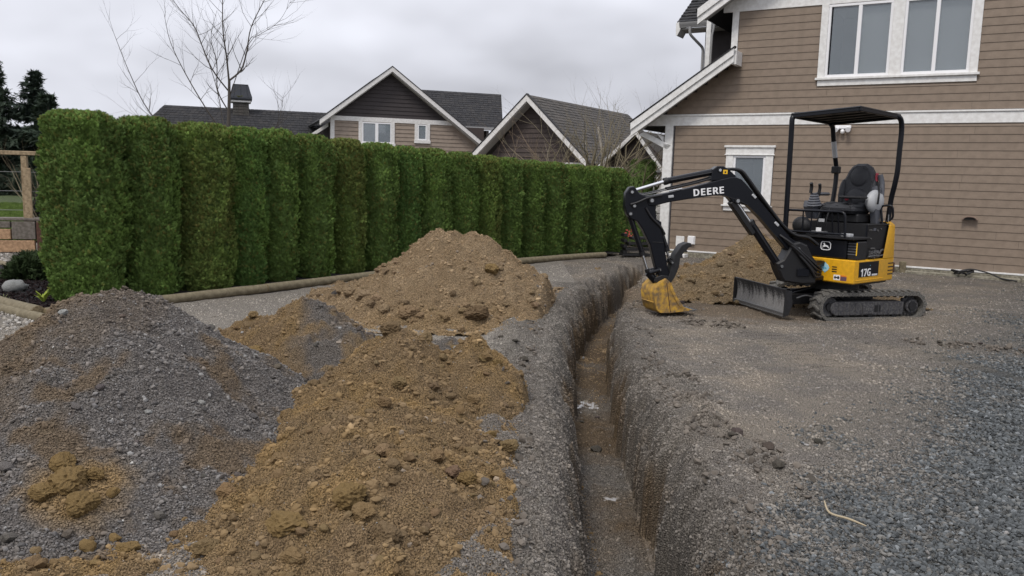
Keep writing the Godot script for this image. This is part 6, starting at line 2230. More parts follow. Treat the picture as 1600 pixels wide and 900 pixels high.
func upper_body() -> void:
	var foot := [Vector2(0.45, -0.487), Vector2(0.45, 0.487), Vector2(-0.56, 0.487), Vector2(-0.66, 0.44), Vector2(-0.72, 0.32), Vector2(-0.75, 0.12), Vector2(-0.75, -0.12), Vector2(-0.72, -0.32), Vector2(-0.66, -0.44), Vector2(-0.56, -0.487)]
	var small := []
	for p in foot:
		small.append(p * 0.90)
	var m := MB.new()
	m.xf = Transform3D(FLAT, Vector3.ZERO)
	m.prism(poly(small), -0.47, -0.40, 0.01)
	part(ex, "turning_frame", m.mesh(), M.black_plain, FS)
	# lower yellow skirt, a little wider at the top of its front
	m = MB.new()
	m.xf = Transform3D(FLAT, Vector3.ZERO)
	m.prism(poly(foot), -0.730, -0.432, 0.014)
	var skirt := part(ex, "body_skirt", m.mesh(), M.yellow, FS)
	# seam strip along the skirt's side
	part(skirt, "seam", bx(Vector3(0.72, 0.012, 0.006), Vector3(0.05, 0.475, -0.489), 0.002), M.yellow)
	# slots at the front and louvres at the side
	for i in 3:
		part(skirt, "slot", bx(Vector3(0.006, 0.012, 0.066), Vector3(0.4505, 0.570 + 0.029 * i, -0.225), 0.0), M.black_plain)
	for i in 4:
		var b := MB.new()
		b.xf = Transform3D(Basis.IDENTITY, Vector3(-0.495, 0.517 + 0.047 * i, -0.482))
		b.box(Vector3.ZERO, Vector3(0.150, 0.020, 0.014), 0.004)
		part(skirt, "louvre", b.mesh(), M.black_plain)
	# printed panel at the side
	part(skirt, "name_panel", mprism([Vector2(0.338, 0.515), Vector2(0.342, 0.703), Vector2(-0.165, 0.703), Vector2(-0.165, 0.515)], -0.491, -0.485, 0.001), M.black_paint)
	lettering(skirt, "lettering", "17G", 0.094, Transform3D(SIDE_FACE, Vector3(0.165, 0.568, -0.4925)), M.white_print, 1.12)
	# small slanted print after the number, too small to read
	for i in 7:
		part(skirt, "small_print", bx(Vector3(0.013, 0.020 + 0.004 * (i % 2), 0.002), Vector3(-0.005 - 0.021 * i, 0.532, -0.4918), 0.0), M.white_print)
	part(skirt, "panel_spark", bx(Vector3(0.012, 0.012, 0.002), Vector3(0.06, 0.655, -0.4918), 0.0), M.blue_print)
	# stickers on the front
	part(skirt, "sticker", mprism([Vector2(0, 0.068), Vector2(0.06, 0.0), Vector2(0, -0.068), Vector2(-0.06, 0.0)], 0.0, 0.003, 0.0), M.blue_print, Transform3D(FRONT_FACE, Vector3(0.4505, 0.610, -0.098)))
	var ring := []
	for i in 24:
		ring.append(Vector2(cos(TAU * i / 24) * 0.052, sin(TAU * i / 24) * 0.052))
	part(skirt, "sticker", mprism(ring, 0.0, 0.004, 0.0), M.pale_blue, Transform3D(FRONT_FACE, Vector3(0.4505, 0.610, -0.098)))
	part(skirt, "sticker", mprism([Vector2(-0.03, -0.018), Vector2(-0.01, 0.018), Vector2(0.012, 0.006), Vector2(0.030, -0.018)], 0.0, 0.005, 0.0), M.blue_print, Transform3D(FRONT_FACE, Vector3(0.4508, 0.610, -0.098)))
	for q in [[0.026, M.orange_print, 0.003], [0.018, M.yellow, 0.004]]:
		var rr := []
		for i in 18:
			rr.append(Vector2(cos(TAU * i / 18), sin(TAU * i / 18)) * q[0])
		part(skirt, "sticker", mprism(rr, 0.0, q[2], 0.0), q[1], Transform3D(FRONT_FACE, Vector3(0.4505, 0.612, -0.002)))
	part(skirt, "sticker", bx(Vector3(0.003, 0.066, 0.088), Vector3(0.451, 0.499, -0.265), 0.0), M.white_print)
	part(skirt, "sticker", mprism([Vector2(-0.036, 0.0), Vector2(-0.012, 0.024), Vector2(-0.012, 0.008), Vector2(0.01, 0.008), Vector2(0.01, -0.008), Vector2(-0.012, -0.008), Vector2(-0.012, -0.024)], 0.0, 0.0035, 0.0), M.black_plain, Transform3D(FRONT_FACE, Vector3(0.451, 0.499, -0.262)))
	part(skirt, "sticker", mprism([Vector2(0.0, 0.014), Vector2(0.018, 0.020), Vector2(0.03, 0.0), Vector2(0.018, -0.020), Vector2(0.0, -0.014)], 0.0, 0.0035, 0.0), M.black_plain, Transform3D(FRONT_FACE, Vector3(0.451, 0.499, -0.274)))
	part(skirt, "sticker", bx(Vector3(0.003, 0.050, 0.080), Vector3(0.451, 0.490, -0.355), 0.0), M.purple_print)
	part(skirt, "sticker", bx(Vector3(0.003, 0.014, 0.080), Vector3(0.451, 0.526, -0.355), 0.0), M.orange_print)
	for i in 2:
		part(skirt, "small_print", bx(Vector3(0.0035, 0.008, 0.055), Vector3(0.4515, 0.482 + 0.018 * i, -0.355), 0.0), M.grey_plastic)
	part(skirt, "side_label", bx(Vector3(0.004, 0.075, 0.014), Vector3(0.451, 0.565, 0.055), 0.0), M.white_print)
	# tall yellow tail behind the engine
	var lo := [Vector2(-0.255, -0.489), Vector2(-0.42, -0.489), Vector2(-0.56, -0.487), Vector2(-0.66, -0.44), Vector2(-0.72, -0.32), Vector2(-0.75, -0.12), Vector2(-0.75, 0.12), Vector2(-0.72, 0.32), Vector2(-0.66, 0.44), Vector2(-0.56, 0.487), Vector2(-0.255, 0.489)]
	var hi := []
	var top := []
	for i in lo.size():
		var p: Vector2 = lo[i]
		# the front edge leans back and the rear leans in
		var q := Vector2(lerpf(-0.385, -0.66, (p.x + 0.255) / -0.495), p.y)
		hi.append(q * Vector2(0.985, 0.975))
		top.append(q * Vector2(0.93, 0.90))
	m = MB.new()
	var rings := [[lo, 0.728], [hi, 1.15], [top, 1.195]]
	for k in 2:
		for i in lo.size() - 1:
			var a: Vector2 = rings[k][0][i]
			var b: Vector2 = rings[k][0][i + 1]
			var c: Vector2 = rings[k + 1][0][i + 1]
			var d: Vector2 = rings[k + 1][0][i]
			var y0: float = rings[k][1]
			var y1: float = rings[k + 1][1]
			var na := Vector3(a.x + 0.2, 0.25 if k == 0 else 0.8, a.y).normalized()
			var nb := Vector3(b.x + 0.2, 0.25 if k == 0 else 0.8, b.y).normalized()
			var s := m.vert(Vector3(a.x, y0, a.y), na if k == 1 else Vector3(na.x, 0.05, na.z))
			m.vert(Vector3(b.x, y0, b.y), nb if k == 1 else Vector3(nb.x, 0.05, nb.z))
			m.vert(Vector3(c.x, y1, c.y), nb)
			m.vert(Vector3(d.x, y1, d.y), na)
			m.face(s, s + 1, s + 2)
			m.face(s, s + 2, s + 3)
	var lid := PackedVector2Array(top)
	var tl := Geometry2D.triangulate_polygon(lid)
	for i in range(0, tl.size(), 3):
		m.otri(Vector3(lid[tl[i]].x, 1.195, lid[tl[i]].y), Vector3(lid[tl[i + 1]].x, 1.195, lid[tl[i + 1]].y), Vector3(lid[tl[i + 2]].x, 1.195, lid[tl[i + 2]].y), Vector3.UP)
	part(ex, "tail_cover", m.mesh(), M.yellow, FS)
	# engine housing, dark, with its side open to pipes and fittings
	part(ex, "engine_housing", MB.new().prism(poly([Vector2(0.16, 0.729), Vector2(0.16, 1.17), Vector2(-0.40, 1.17), Vector2(-0.44, 1.12), Vector2(-0.33, 0.729)]), -0.455, 0.455, 0.01).mesh(), M.black_plain, FS)
	part(ex, "housing_rim", bx(Vector3(0.56, 0.02, 0.03), Vector3(-0.12, 1.165, -0.455), 0.004), M.black_dusty, FS)
	part(ex, "housing_rim", bx(Vector3(0.025, 0.42, 0.03), Vector3(0.15, 0.955, -0.455), 0.004), M.black_paint, FS)
	part(ex, "valve_block", bx(Vector3(0.22, 0.09, 0.05), Vector3(-0.05, 0.79, -0.462), 0.008), M.frame_dusty, FS)
	for i in 5:
		part(ex, "fitting", mtube([Vector3(0.04 - 0.045 * i, 0.80 + 0.012 * (i % 2), -0.48), Vector3(0.04 - 0.045 * i, 0.80 + 0.012 * (i % 2), -0.50)], 0.012, 8), M.worn_steel, FS)
	part(ex, "pipe", mtube(smooth_path([Vector3(0.12, 0.765, -0.48), Vector3(-0.02, 0.775, -0.492), Vector3(-0.10, 0.765, -0.492), Vector3(-0.28, 0.772, -0.475)], 0.04), 0.010, 8), M.worn_steel, FS)
	part(ex, "pipe", mtube(smooth_path([Vector3(-0.02, 0.74, -0.49), Vector3(-0.02, 0.87, -0.49), Vector3(0.08, 0.87, -0.485)], 0.02), 0.008, 8), M.worn_steel, FS)
	part(ex, "pipe", mtube(smooth_path([Vector3(-0.14, 0.77, -0.485), Vector3(-0.20, 0.84, -0.485), Vector3(-0.27, 0.84, -0.475)], 0.03), 0.012, 8), M.frame_dusty, FS)
	for q in [[0.10, 1.10, 0.008], [0.075, 1.10, 0.008], [0.045, 1.10, 0.012], [-0.115, 1.09, 0.014], [0.04, 0.99, 0.010], [-0.20, 1.11, 0.010]]:
		part(ex, "bolt", mtube([Vector3(q[0], q[1], -0.455), Vector3(q[0], q[1], -0.468)], q[2], 8), M.worn_steel, FS)
	part(ex, "warning_plate", bx(Vector3(0.07, 0.035, 0.004), Vector3(-0.04, 1.105, -0.459), 0.001), M.grey_plastic, FS)
	# front panel under the floor with the leaping deer badge
	part(ex, "front_panel", MB.new().box(Vector3(0.305, 0.855, 0.065), Vector3(0.285, 0.25, 0.84), 0.02).mesh(), M.black_paint, FS)
	part(ex, "panel_ridge", bx(Vector3(0.02, 0.03, 0.60), Vector3(0.452, 0.955, 0.12), 0.008), M.black_paint, FS)
	part(ex, "floor_plate", bx(Vector3(0.42, 0.035, 0.95), Vector3(0.30, 1.0, 0.0), 0.008), M.black_dusty, FS)
	part(ex, "step_block", bx(Vector3(0.24, 0.23, 0.13), Vector3(0.29, 0.845, -0.42), 0.012), M.black_dusty, FS)
	for i in 5:
		part(ex, "step_rib", bx(Vector3(0.008, 0.012, 0.11), Vector3(0.414, 0.80 + 0.034 * i, -0.415), 0.003), M.grey_plastic, FS)
	part(ex, "marker_strip", bx(Vector3(0.006, 0.16, 0.012), Vector3(0.415, 0.87, -0.478), 0.0), M.amber_print, FS)
	part(ex, "pale_step", bx(Vector3(0.10, 0.04, 0.12), Vector3(0.40, 1.035, -0.33), 0.006), M.pale_plastic, FS)
	badge()
	# lug that carries the swing post
	part(ex, "boom_lug", bx(Vector3(0.30, 0.07, 0.22), Vector3(0.58, 0.47, 0.02), 0.015), M.black_paint, FS)
	part(ex, "boom_lug", bx(Vector3(0.30, 0.07, 0.22), Vector3(0.58, 0.66, 0.02), 0.015), M.black_paint, FS)
	part(ex, "swing_cylinder", mtube([Vector3(0.05, 0.56, 0.52), Vector3(0.66, 0.56, 0.20)], 0.04, 12), M.black_paint, FS)

func badge() -> void:
	var f := FS * Transform3D(FRONT_FACE, Vector3(0.4485, 0.886, -0.085))
	var o := MB.new()
	var outer := PackedVector2Array()
	var inner := PackedVector2Array()
	for i in 32:
		var w := TAU * i / 32
		var c := Vector2(cos(w), sin(w))
		var k := 1.0 / pow(pow(absf(c.x), 4.0) + pow(absf(c.y), 4.0), 0.25)
		outer.append(c * k * Vector2(0.070, 0.056))
		inner.append(c * k * Vector2(0.061, 0.047))
	for i in 32:
		var j := (i + 1) % 32
		o.quad(Vector3(outer[i].x, outer[i].y, 0.004), Vector3(outer[j].x, outer[j].y, 0.004), Vector3(inner[j].x, inner[j].y, 0.004), Vector3(inner[i].x, inner[i].y, 0.004), Vector3(0, 0, 1))
		o.quad(Vector3(outer[i].x, outer[i].y, 0), Vector3(outer[j].x, outer[j].y, 0), Vector3(outer[j].x, outer[j].y, 0.004), Vector3(outer[i].x, outer[i].y, 0.004), Vector3(outer[i].x, outer[i].y, 0))
		o.quad(Vector3(inner[i].x, inner[i].y, 0), Vector3(inner[j].x, inner[j].y, 0), Vector3(inner[j].x, inner[j].y, 0.004), Vector3(inner[i].x, inner[i].y, 0.004), -Vector3(inner[i].x, inner[i].y, 0))
	var b := part(ex, "badge", o.mesh(), M.white_print, f)
	# a leaping deer, head to the upper corner: antlers, neck, back, hind leg, belly, fore legs
	var d := [Vector2(-0.030, 0.030), Vector2(-0.024, 0.036), Vector2(-0.012, 0.038), Vector2(-0.016, 0.032), Vector2(-0.010, 0.028), Vector2(-0.014, 0.020), Vector2(-0.006, 0.010), Vector2(0.012, 0.006), Vector2(0.026, 0.000), Vector2(0.034, -0.002), Vector2(0.033, -0.008), Vector2(0.040, -0.020), Vector2(0.050, -0.030), Vector2(0.044, -0.032), Vector2(0.032, -0.023), Vector2(0.022, -0.014), Vector2(0.008, -0.012), Vector2(-0.008, -0.010), Vector2(-0.022, -0.018), Vector2(-0.036, -0.020), Vector2(-0.044, -0.028), Vector2(-0.048, -0.024), Vector2(-0.040, -0.014), Vector2(-0.026, -0.010), Vector2(-0.032, -0.004), Vector2(-0.044, -0.006), Vector2(-0.044, -0.001), Vector2(-0.030, 0.003), Vector2(-0.026, 0.014), Vector2(-0.030, 0.022), Vector2(-0.042, 0.022), Vector2(-0.043, 0.027)]
	part(b, "deer", mprism(d, 0.0, 0.004, 0.0), M.white_print)

func cab() -> void:
	# posts and roof
	part(ex, "roof_post", mtube(smooth_path([Vector3(0.535, 0.70, 0.45), Vector3(0.555, 2.30, 0.45), Vector3(0.565, 2.52, 0.45), Vector3(0.42, 2.545, 0.45)], 0.12), 0.033, 14), M.black_paint, FS)
	var rear := part(ex, "roof_post", mtube(curve_path([Vector3(-0.38, 2.47, 0.445), Vector3(-0.455, 2.42, 0.45), Vector3(-0.50, 2.26, 0.45), Vector3(-0.57, 2.05, 0.45), Vector3(-0.642, 1.82, 0.45), Vector3(-0.60, 1.50, 0.44), Vector3(-0.50, 1.15, 0.43)], 5), 0.031, 14), M.black_paint, FS)
	part(rear, "label", mtube([Vector3(-0.505, 2.245, 0.45), Vector3(-0.578, 2.03, 0.45)], 0.0335, 14, false), M.pale_plastic)
	part(rear, "clamp", bx(Vector3(0.10, 0.10, 0.10), Vector3(-0.628, 1.86, 0.45), 0.012), M.black_dusty)
	part(ex, "roof_post", mtube(curve_path([Vector3(-0.36, 2.545, -0.44), Vector3(-0.455, 2.51, -0.465), Vector3(-0.50, 2.38, -0.472), Vector3(-0.50, 2.10, -0.468), Vector3(-0.50, 1.85, -0.465), Vector3(-0.505, 1.66, -0.44), Vector3(-0.53, 1.48, -0.40), Vector3(-0.53, 1.15, -0.38)], 5), 0.033, 14), M.black_paint, FS)
	var tilt := FS * Transform3D(Basis(Vector3(1, 0, 0), 0.055) * Basis(Vector3(0, 0, 1), 0.03), Vector3(0.05, 2.535, 0))
	var roof := part(ex, "canopy_roof", MB.new().box(Vector3(0, 0.012, 0), Vector3(1.05, 0.030, 0.94), 0.012).mesh(), M.black_paint, tilt)
	for s in [-1.0, 1.0]:
		part(roof, "side_rail", bx(Vector3(1.04, 0.05, 0.03), Vector3(0, -0.012, s * 0.455), 0.008), M.black_paint)
		part(roof, "end_rail", bx(Vector3(0.03, 0.05, 0.88), Vector3(s * 0.505, -0.012, 0), 0.008), M.black_paint)
	for i in 4:
		part(roof, "underside_rib", bx(Vector3(0.05, 0.016, 0.86), Vector3(-0.33 + 0.22 * i, -0.010, 0), 0.004), M.black_dusty)
	part(roof, "lifting_eye", mtube(smooth_path([Vector3(-0.46, 0.02, -0.33), Vector3(-0.46, 0.07, -0.345), Vector3(-0.46, 0.02, -0.36)], 0.02), 0.005, 6), M.black_paint)
	# guard rail in front of the operator's feet
	part(ex, "front_rail", mtube(smooth_path([Vector3(0.52, 1.315, 0.45), Vector3(0.52, 1.325, -0.345), Vector3(0.51, 1.02, -0.36)], 0.07), 0.016, 10), M.black_paint, FS)
	part(ex, "front_rail", mtube([Vector3(0.52, 1.045, 0.45), Vector3(0.515, 1.045, -0.36)], 0.014, 10), M.black_paint, FS)
	for z in [0.22, 0.10, -0.17, -0.25]:
		part(ex, "rail_bar", mtube([Vector3(0.52, 1.32, z), Vector3(0.515 if z > 0 else 0.46, 1.04, z)], 0.009, 8), M.black_paint, FS)
	part(ex, "rear_loop", mtube(smooth_path([Vector3(-0.35, 1.17, -0.40), Vector3(-0.35, 1.40, -0.36), Vector3(-0.38, 1.41, -0.50), Vector3(-0.40, 1.24, -0.51), Vector3(-0.38, 1.19, -0.42)], 0.05), 0.014, 9), M.black_paint, FS)
	part(ex, "mirror_bracket", mtube([Vector3(-0.36, 1.20, -0.47), Vector3(-0.375, 1.29, -0.46)], 0.008, 6), M.worn_steel, FS)
	# pedals and travel levers
	part(ex, "pedal_cover", MB.new().ball(Vector3(0.42, 1.12, 0.29), Vector3(0.09, 0.12, 0.13), 14).mesh(), M.black_dusty, FS)
	for z in [0.10, -0.02]:
		part(ex, "travel_lever", mtube(curve_path([Vector3(0.36, 1.01, z), Vector3(0.37, 1.2, z), Vector3(0.33, 1.36, z - 0.02)], 5), 0.010, 8), M.black_plain, FS)
		part(ex, "pedal", bx(Vector3(0.12, 0.03, 0.07), Vector3(0.43, 1.05, z), 0.006), M.worn_steel, FS)
	part(ex, "tag", bx(Vector3(0.004, 0.05, 0.07), Vector3(0.47, 1.085, 0.02), 0.0), M.white_print, FS)
	part(ex, "tag", bx(Vector3(0.004, 0.04, 0.10), Vector3(0.36, 1.20, 0.06), 0.0), M.pale_plastic, FS)
	# seat
	part(ex, "seat_base", MB.new().box(Vector3(-0.20, 1.23, 0.0), Vector3(0.44, 0.12, 0.50), 0.02).mesh(), M.black_plain, FS)
	var cush := part(ex, "seat_cushion", MB.new().box(Vector3(-0.13, 1.345, 0.0), Vector3(0.50, 0.11, 0.48), 0.04).mesh(), M.seat_vinyl, FS)
	part(cush, "cushion_pad", MB.new().ball(Vector3(-0.10, 1.385, 0.0), Vector3(0.20, 0.045, 0.17), 16).mesh(), M.seat_vinyl)
	for s in [-1.0, 1.0]:
		part(cush, "bolster", MB.new().ball(Vector3(-0.13, 1.385, s * 0.19), Vector3(0.25, 0.05, 0.06), 14).mesh(), M.seat_vinyl)
	var outline := []
	for i in 25:
		var t := i / 24.0
		var w := PI * t
		outline.append(Vector2(-cos(w) * (0.225 + 0.03 * sin(w)), 0.0))
	outline = [Vector2(-0.21, 0.0), Vector2(-0.235, 0.10), Vector2(-0.24, 0.22), Vector2(-0.225, 0.34), Vector2(-0.185, 0.41), Vector2(-0.155, 0.50), Vector2(-0.12, 0.56), Vector2(-0.06, 0.60), Vector2(0.06, 0.60), Vector2(0.12, 0.56), Vector2(0.155, 0.50), Vector2(0.185, 0.41), Vector2(0.225, 0.34), Vector2(0.24, 0.22), Vector2(0.235, 0.10), Vector2(0.20, 0.0)]
	var back_frame := FS * Transform3D(Basis(Vector3(0, 0, 1), 0.16), Vector3(-0.375, 1.345, -0.02)) * Transform3D(FRONT_FACE * Basis.from_scale(Vector3(1.1, 1, 1)), Vector3.ZERO)
	var back := part(ex, "seat_back", mprism(outline, -0.06, 0.06, 0.035), M.seat_vinyl, back_frame)
	part(back, "back_pad", MB.new().ball(Vector3(0, 0.42, 0.05), Vector3(0.12, 0.14, 0.035), 16).mesh(), M.seat_vinyl)
	part(back, "back_pad", MB.new().ball(Vector3(0, 0.15, 0.05), Vector3(0.15, 0.12, 0.045), 16).mesh(), M.seat_vinyl)
	for s in [-1.0, 1.0]:
		part(back, "wing", MB.new().ball(Vector3(s * 0.19, 0.20, 0.045), Vector3(0.045, 0.19, 0.055), 14).mesh(), M.seat_vinyl)
	part(ex, "belt_reel", bx(Vector3(0.05, 0.12, 0.03), Vector3(-0.42, 1.76, -0.24), 0.01), M.red_plastic, FS)
	part(ex, "belt", mtube([Vector3(-0.42, 1.72, -0.245), Vector3(-0.36, 1.45, -0.26)], 0.012, 6), M.hose, FS)
	# console at the open side: pale pod with lever
	part(ex, "side_pod", MB.new().ball(Vector3(-0.30, 1.45, -0.30), Vector3(0.19, 0.155, 0.085), 20).mesh(), M.pale_plastic, FS)
	part(ex, "pod_stand", mprism([Vector2(-0.40, 1.16), Vector2(-0.28, 1.16), Vector2(-0.20, 1.40), Vector2(-0.42, 1.42)], -0.36, -0.27, 0.012), M.grey_plastic, FS)
	part(ex, "pod_gaiter", MB.new().tube([Vector3(-0.34, 1.56, -0.29), Vector3(-0.34, 1.59, -0.29), Vector3(-0.345, 1.62, -0.29), Vector3(-0.35, 1.65, -0.29)], [0.075, 0.055, 0.065, 0.035], 14).mesh(), M.grey_plastic, FS)
	part(ex, "pod_handle", mtube(curve_path([Vector3(-0.40, 1.50, -0.33), Vector3(-0.43, 1.68, -0.31), Vector3(-0.42, 1.80, -0.28)], 5), 0.035, 10), M.grey_plastic, FS)
	part(ex, "safety_lever", mtube(curve_path([Vector3(-0.20, 1.42, -0.39), Vector3(-0.20, 1.53, -0.395), Vector3(-0.22, 1.58, -0.385), Vector3(-0.22, 1.70, -0.36)], 5), 0.013, 8), M.black_plain, FS)
	# console at the far side with bellows and two grips
	part(ex, "far_console", mprism([Vector2(-0.25, 1.20), Vector2(0.12, 1.20), Vector2(0.22, 1.36), Vector2(0.20, 1.44), Vector2(-0.05, 1.40), Vector2(-0.25, 1.40)], 0.26, 0.42, 0.02), M.grey_plastic, FS)
	var bell := MB.new()
	var bp := PackedVector2Array()
	for i in 11:
		bp.append(Vector2(0.085 - 0.0045 * i + (0.012 if i % 2 == 0 else 0.0), 0.016 * i))
	bell.xf = Transform3D(Basis(Vector3(0, 0, 1), -0.12), Vector3(0.15, 1.38, 0.29))
	bell.lathe(bp, 16)
	part(ex, "bellows", bell.mesh(), M.grey_plastic, FS)
	part(ex, "grip", mtube(curve_path([Vector3(0.175, 1.54, 0.34), Vector3(0.17, 1.62, 0.335), Vector3(0.195, 1.67, 0.33)], 4), 0.022, 9), M.black_plain, FS)
	part(ex, "grip", mtube(curve_path([Vector3(0.12, 1.50, 0.26), Vector3(0.11, 1.60, 0.25), Vector3(0.13, 1.66, 0.245)], 4), 0.020, 9), M.black_plain, FS)
	part(ex, "armrest", MB.new().box(Vector3(-0.08, 1.53, 0.31), Vector3(0.26, 0.045, 0.09), 0.02).mesh(), M.grey_plastic, FS)
	part(ex, "armrest", MB.new().box(Vector3(0.0, 1.50, -0.16), Vector3(0.20, 0.035, 0.30), 0.012).mesh(), M.hose, FS)
	part(ex, "red_knob", MB.new().ball(Vector3(0.05, 1.485, -0.10), Vector3(0.03, 0.03, 0.03), 10).mesh(), M.red_plastic, FS)
	part(ex, "control_stem", mtube([Vector3(0.05, 1.33, -0.14), Vector3(0.04, 1.49, -0.15)], 0.012, 8), M.black_plain, FS)

func boom() -> void:
	# swing post at the machine's front
	var post := part(ex, "swing_post", mprism([Vector2(0.30, 0.83), Vector2(0.36, 0.72), Vector2(0.45, 0.67), Vector2(0.42, 0.58), Vector2(0.34, 0.44), Vector2(0.10, 0.41), Vector2(-0.08, 0.42), Vector2(-0.10, 0.52), Vector2(-0.09, 0.68), Vector2(-0.01, 0.77), Vector2(0.06, 0.90), Vector2(0.16, 0.94), Vector2(0.26, 0.92)], -0.11, 0.11, 0.02), M.black_plain, FB)
	for i in 4:
		var z := -0.135 - 0.012 * (i % 2)
		part(ex, "hose", mtube(curve_path([Vector3(0.42 - 0.06 * i, 1.02 - 0.05 * i, -0.07), Vector3(0.30 - 0.05 * i, 0.93 - 0.06 * i, z), Vector3(0.10 - 0.03 * i, 0.78 - 0.06 * i, z), Vector3(-0.06, 0.66 - 0.05 * i, z + 0.02), Vector3(-0.16, 0.60 - 0.03 * i, -0.06)], 5), 0.016, 8, false), M.hose, FB)
	part(post, "bracket_plate", bx(Vector3(0.16, 0.10, 0.03), Vector3(0.10, 0.56, -0.118), 0.008), M.black_paint)
	part(post, "swing_pin", mtube([Vector3(0, 0.39, 0), Vector3(0, 0.74, 0)], 0.075, 16), M.black_plain)
	pin(post, Transform3D.IDENTITY, 0.192, 0.845, 0.125, 0.05)
	pin(post, Transform3D.IDENTITY, 0.385, 0.635, 0.118, 0.03)
	# boom: a cranked box beam
	var bm := part(ex, "boom", mprism([Vector2(2.13, 1.40), Vector2(2.12, 1.45), Vector2(2.06, 1.468), Vector2(1.84, 1.513), Vector2(1.56, 1.585), Vector2(1.224, 1.680), Vector2(1.10, 1.712), Vector2(1.02, 1.715), Vector2(0.95, 1.688), Vector2(0.86, 1.606), Vector2(0.69, 1.426), Vector2(0.519, 1.246), Vector2(0.27, 0.985), Vector2(0.17, 0.925), Vector2(0.11, 0.87), Vector2(0.11, 0.80), Vector2(0.17, 0.755), Vector2(0.25, 0.775), Vector2(0.45, 0.985), Vector2(0.687, 1.232), Vector2(0.85, 1.375), Vector2(0.95, 1.395), Vector2(1.04, 1.40), Vector2(1.10, 1.465), Vector2(1.17, 1.492), Vector2(1.305, 1.486), Vector2(1.556, 1.446), Vector2(1.877, 1.386), Vector2(2.05, 1.338), Vector2(2.11, 1.35)], -0.068, 0.068, 0.010), M.black_paint, FB)
	# light edge welds along the flanges
	part(bm, "flange", mtube([Vector3(0.45, 0.990, -0.067), Vector3(0.687, 1.236, -0.067), Vector3(0.86, 1.385, -0.067), Vector3(1.0, 1.44, -0.069), Vector3(1.17, 1.493, -0.067), Vector3(1.305, 1.488, -0.067), Vector3(1.6, 1.44, -0.067)], 0.005, 6), M.black_dusty)
	pin(bm, Transform3D.IDENTITY, 0.992, 1.428, 0.085, 0.035)
	pin(bm, Transform3D.IDENTITY, 2.075, 1.409, 0.095, 0.035)
	lettering(bm, "lettering", "DEERE", 0.083, Transform3D(Basis(Vector3(-1, 0, 0), Vector3(0, 1, 0), Vector3(0, 0, -1)) * Basis(Vector3(0, 0, 1), 0.115), Vector3(1.365, 1.5335, -0.0695)), M.white_print, 1.16)
	for q in [[0.785, 1.49, 0.75], [0.47, 1.155, 0.75], [1.835, 1.462, -0.15]]:
		part(bm, "hose_clamp", bx(Vector3(0.065, 0.030, 0.02), Vector3.ZERO, 0.004), M.pale_plastic, Transform3D(Basis(Vector3(0, 0, 1), q[2]), Vector3(q[0], q[1], -0.075)))
	# bracket that carries the arm cylinder
	var bk := part(ex, "cylinder_bracket", mprism([Vector2(1.34, 1.66), Vector2(1.325, 1.80), Vector2(1.27, 1.842), Vector2(1.19, 1.845), Vector2(1.13, 1.815), Vector2(1.02, 1.725), Vector2(1.06, 1.69)], -0.06, 0.06, 0.008), M.black_paint, FB)
	part(bk, "amber_mark", bx(Vector3(0.055, 0.05, 0.004), Vector3(1.165, 1.775, -0.0615), 0.0), M.amber_print)
	part(bk, "amber_print", bx(Vector3(0.02, 0.022, 0.005), Vector3(1.165, 1.772, -0.0618), 0.0), M.black_plain)
	pin(bk, Transform3D.IDENTITY, 1.235, 1.795, 0.07, 0.028)
	ram("arm_cylinder", Vector3(1.22, 1.79, 0), Vector3(1.90, 1.640, 0), Vector3(2.316, 1.509, 0), 0.040, 0.021)
	ram("boom_cylinder", Vector3(0.385, 0.640, 0), Vector3(0.785, 1.165, 0), Vector3(0.992, 1.428, 0), 0.050, 0.025)
	# guard over the boom cylinder's rod
	part(ex, "rod_guard", mprism([Vector2(1.075, 1.395), Vector2(1.045, 1.425), Vector2(1.00, 1.41), Vector2(0.725, 1.045), Vector2(0.765, 1.005)], -0.06, 0.06, 0.008), M.black_plain, FB)
	# hoses over the crank of the boom and along its front
	for i in 3:
		var z := -0.042 + 0.042 * i
		part(ex, "hose", mtube(curve_path([Vector3(1.16, 1.80, z), Vector3(1.06, 1.812, z), Vector3(0.95, 1.79, z), Vector3(0.86, 1.70, z), Vector3(0.73, 1.545, z), Vector3(0.54, 1.325, z), Vector3(0.36, 1.13, z), Vector3(0.20, 1.02, z), Vector3(0.02, 0.99, z * 0.5), Vector3(-0.12, 0.90, z * 0.5)], 5), 0.019, 9, false), M.hose, FB)
	for i in 2:
		var z := -0.03 + 0.06 * i
		var up := 0.012 * i
		part(ex, "pipe", mtube(curve_path([Vector3(1.06, 1.745 + up, z), Vector3(1.20, 1.725 + up, z), Vector3(1.55, 1.625 + up, z), Vector3(1.88, 1.545 + up, z)], 5), 0.013, 8, false), M.hose, FB)
		part(ex, "pipe_end", mtube(curve_path([Vector3(1.80, 1.563 + up, z), Vector3(1.98, 1.515 + up, z), Vector3(2.16, 1.475 + up, z), Vector3(2.24, 1.50 + up, z), Vector3(2.285, 1.56, z)], 5), 0.0075, 8, false), M.worn_steel, FB)
	part(ex, "pipe_end", mtube([Vector3(1.70, 1.562, -0.072), Vector3(1.86, 1.528, -0.074)], 0.009, 8), M.steel, FB)
	part(ex, "hose", mtube(curve_path([Vector3(1.95, 1.475, -0.075), Vector3(2.12, 1.44, -0.085), Vector3(2.24, 1.385, -0.08), Vector3(2.33, 1.355, -0.07)], 5), 0.014, 8, false), M.hose, FB)
	part(ex, "hose", mtube(curve_path([Vector3(2.14, 1.32, -0.07), Vector3(2.06, 1.20, -0.075), Vector3(1.95, 1.10, -0.07), Vector3(1.88, 1.00, -0.05)], 5), 0.014, 8, false), M.hose, FB)
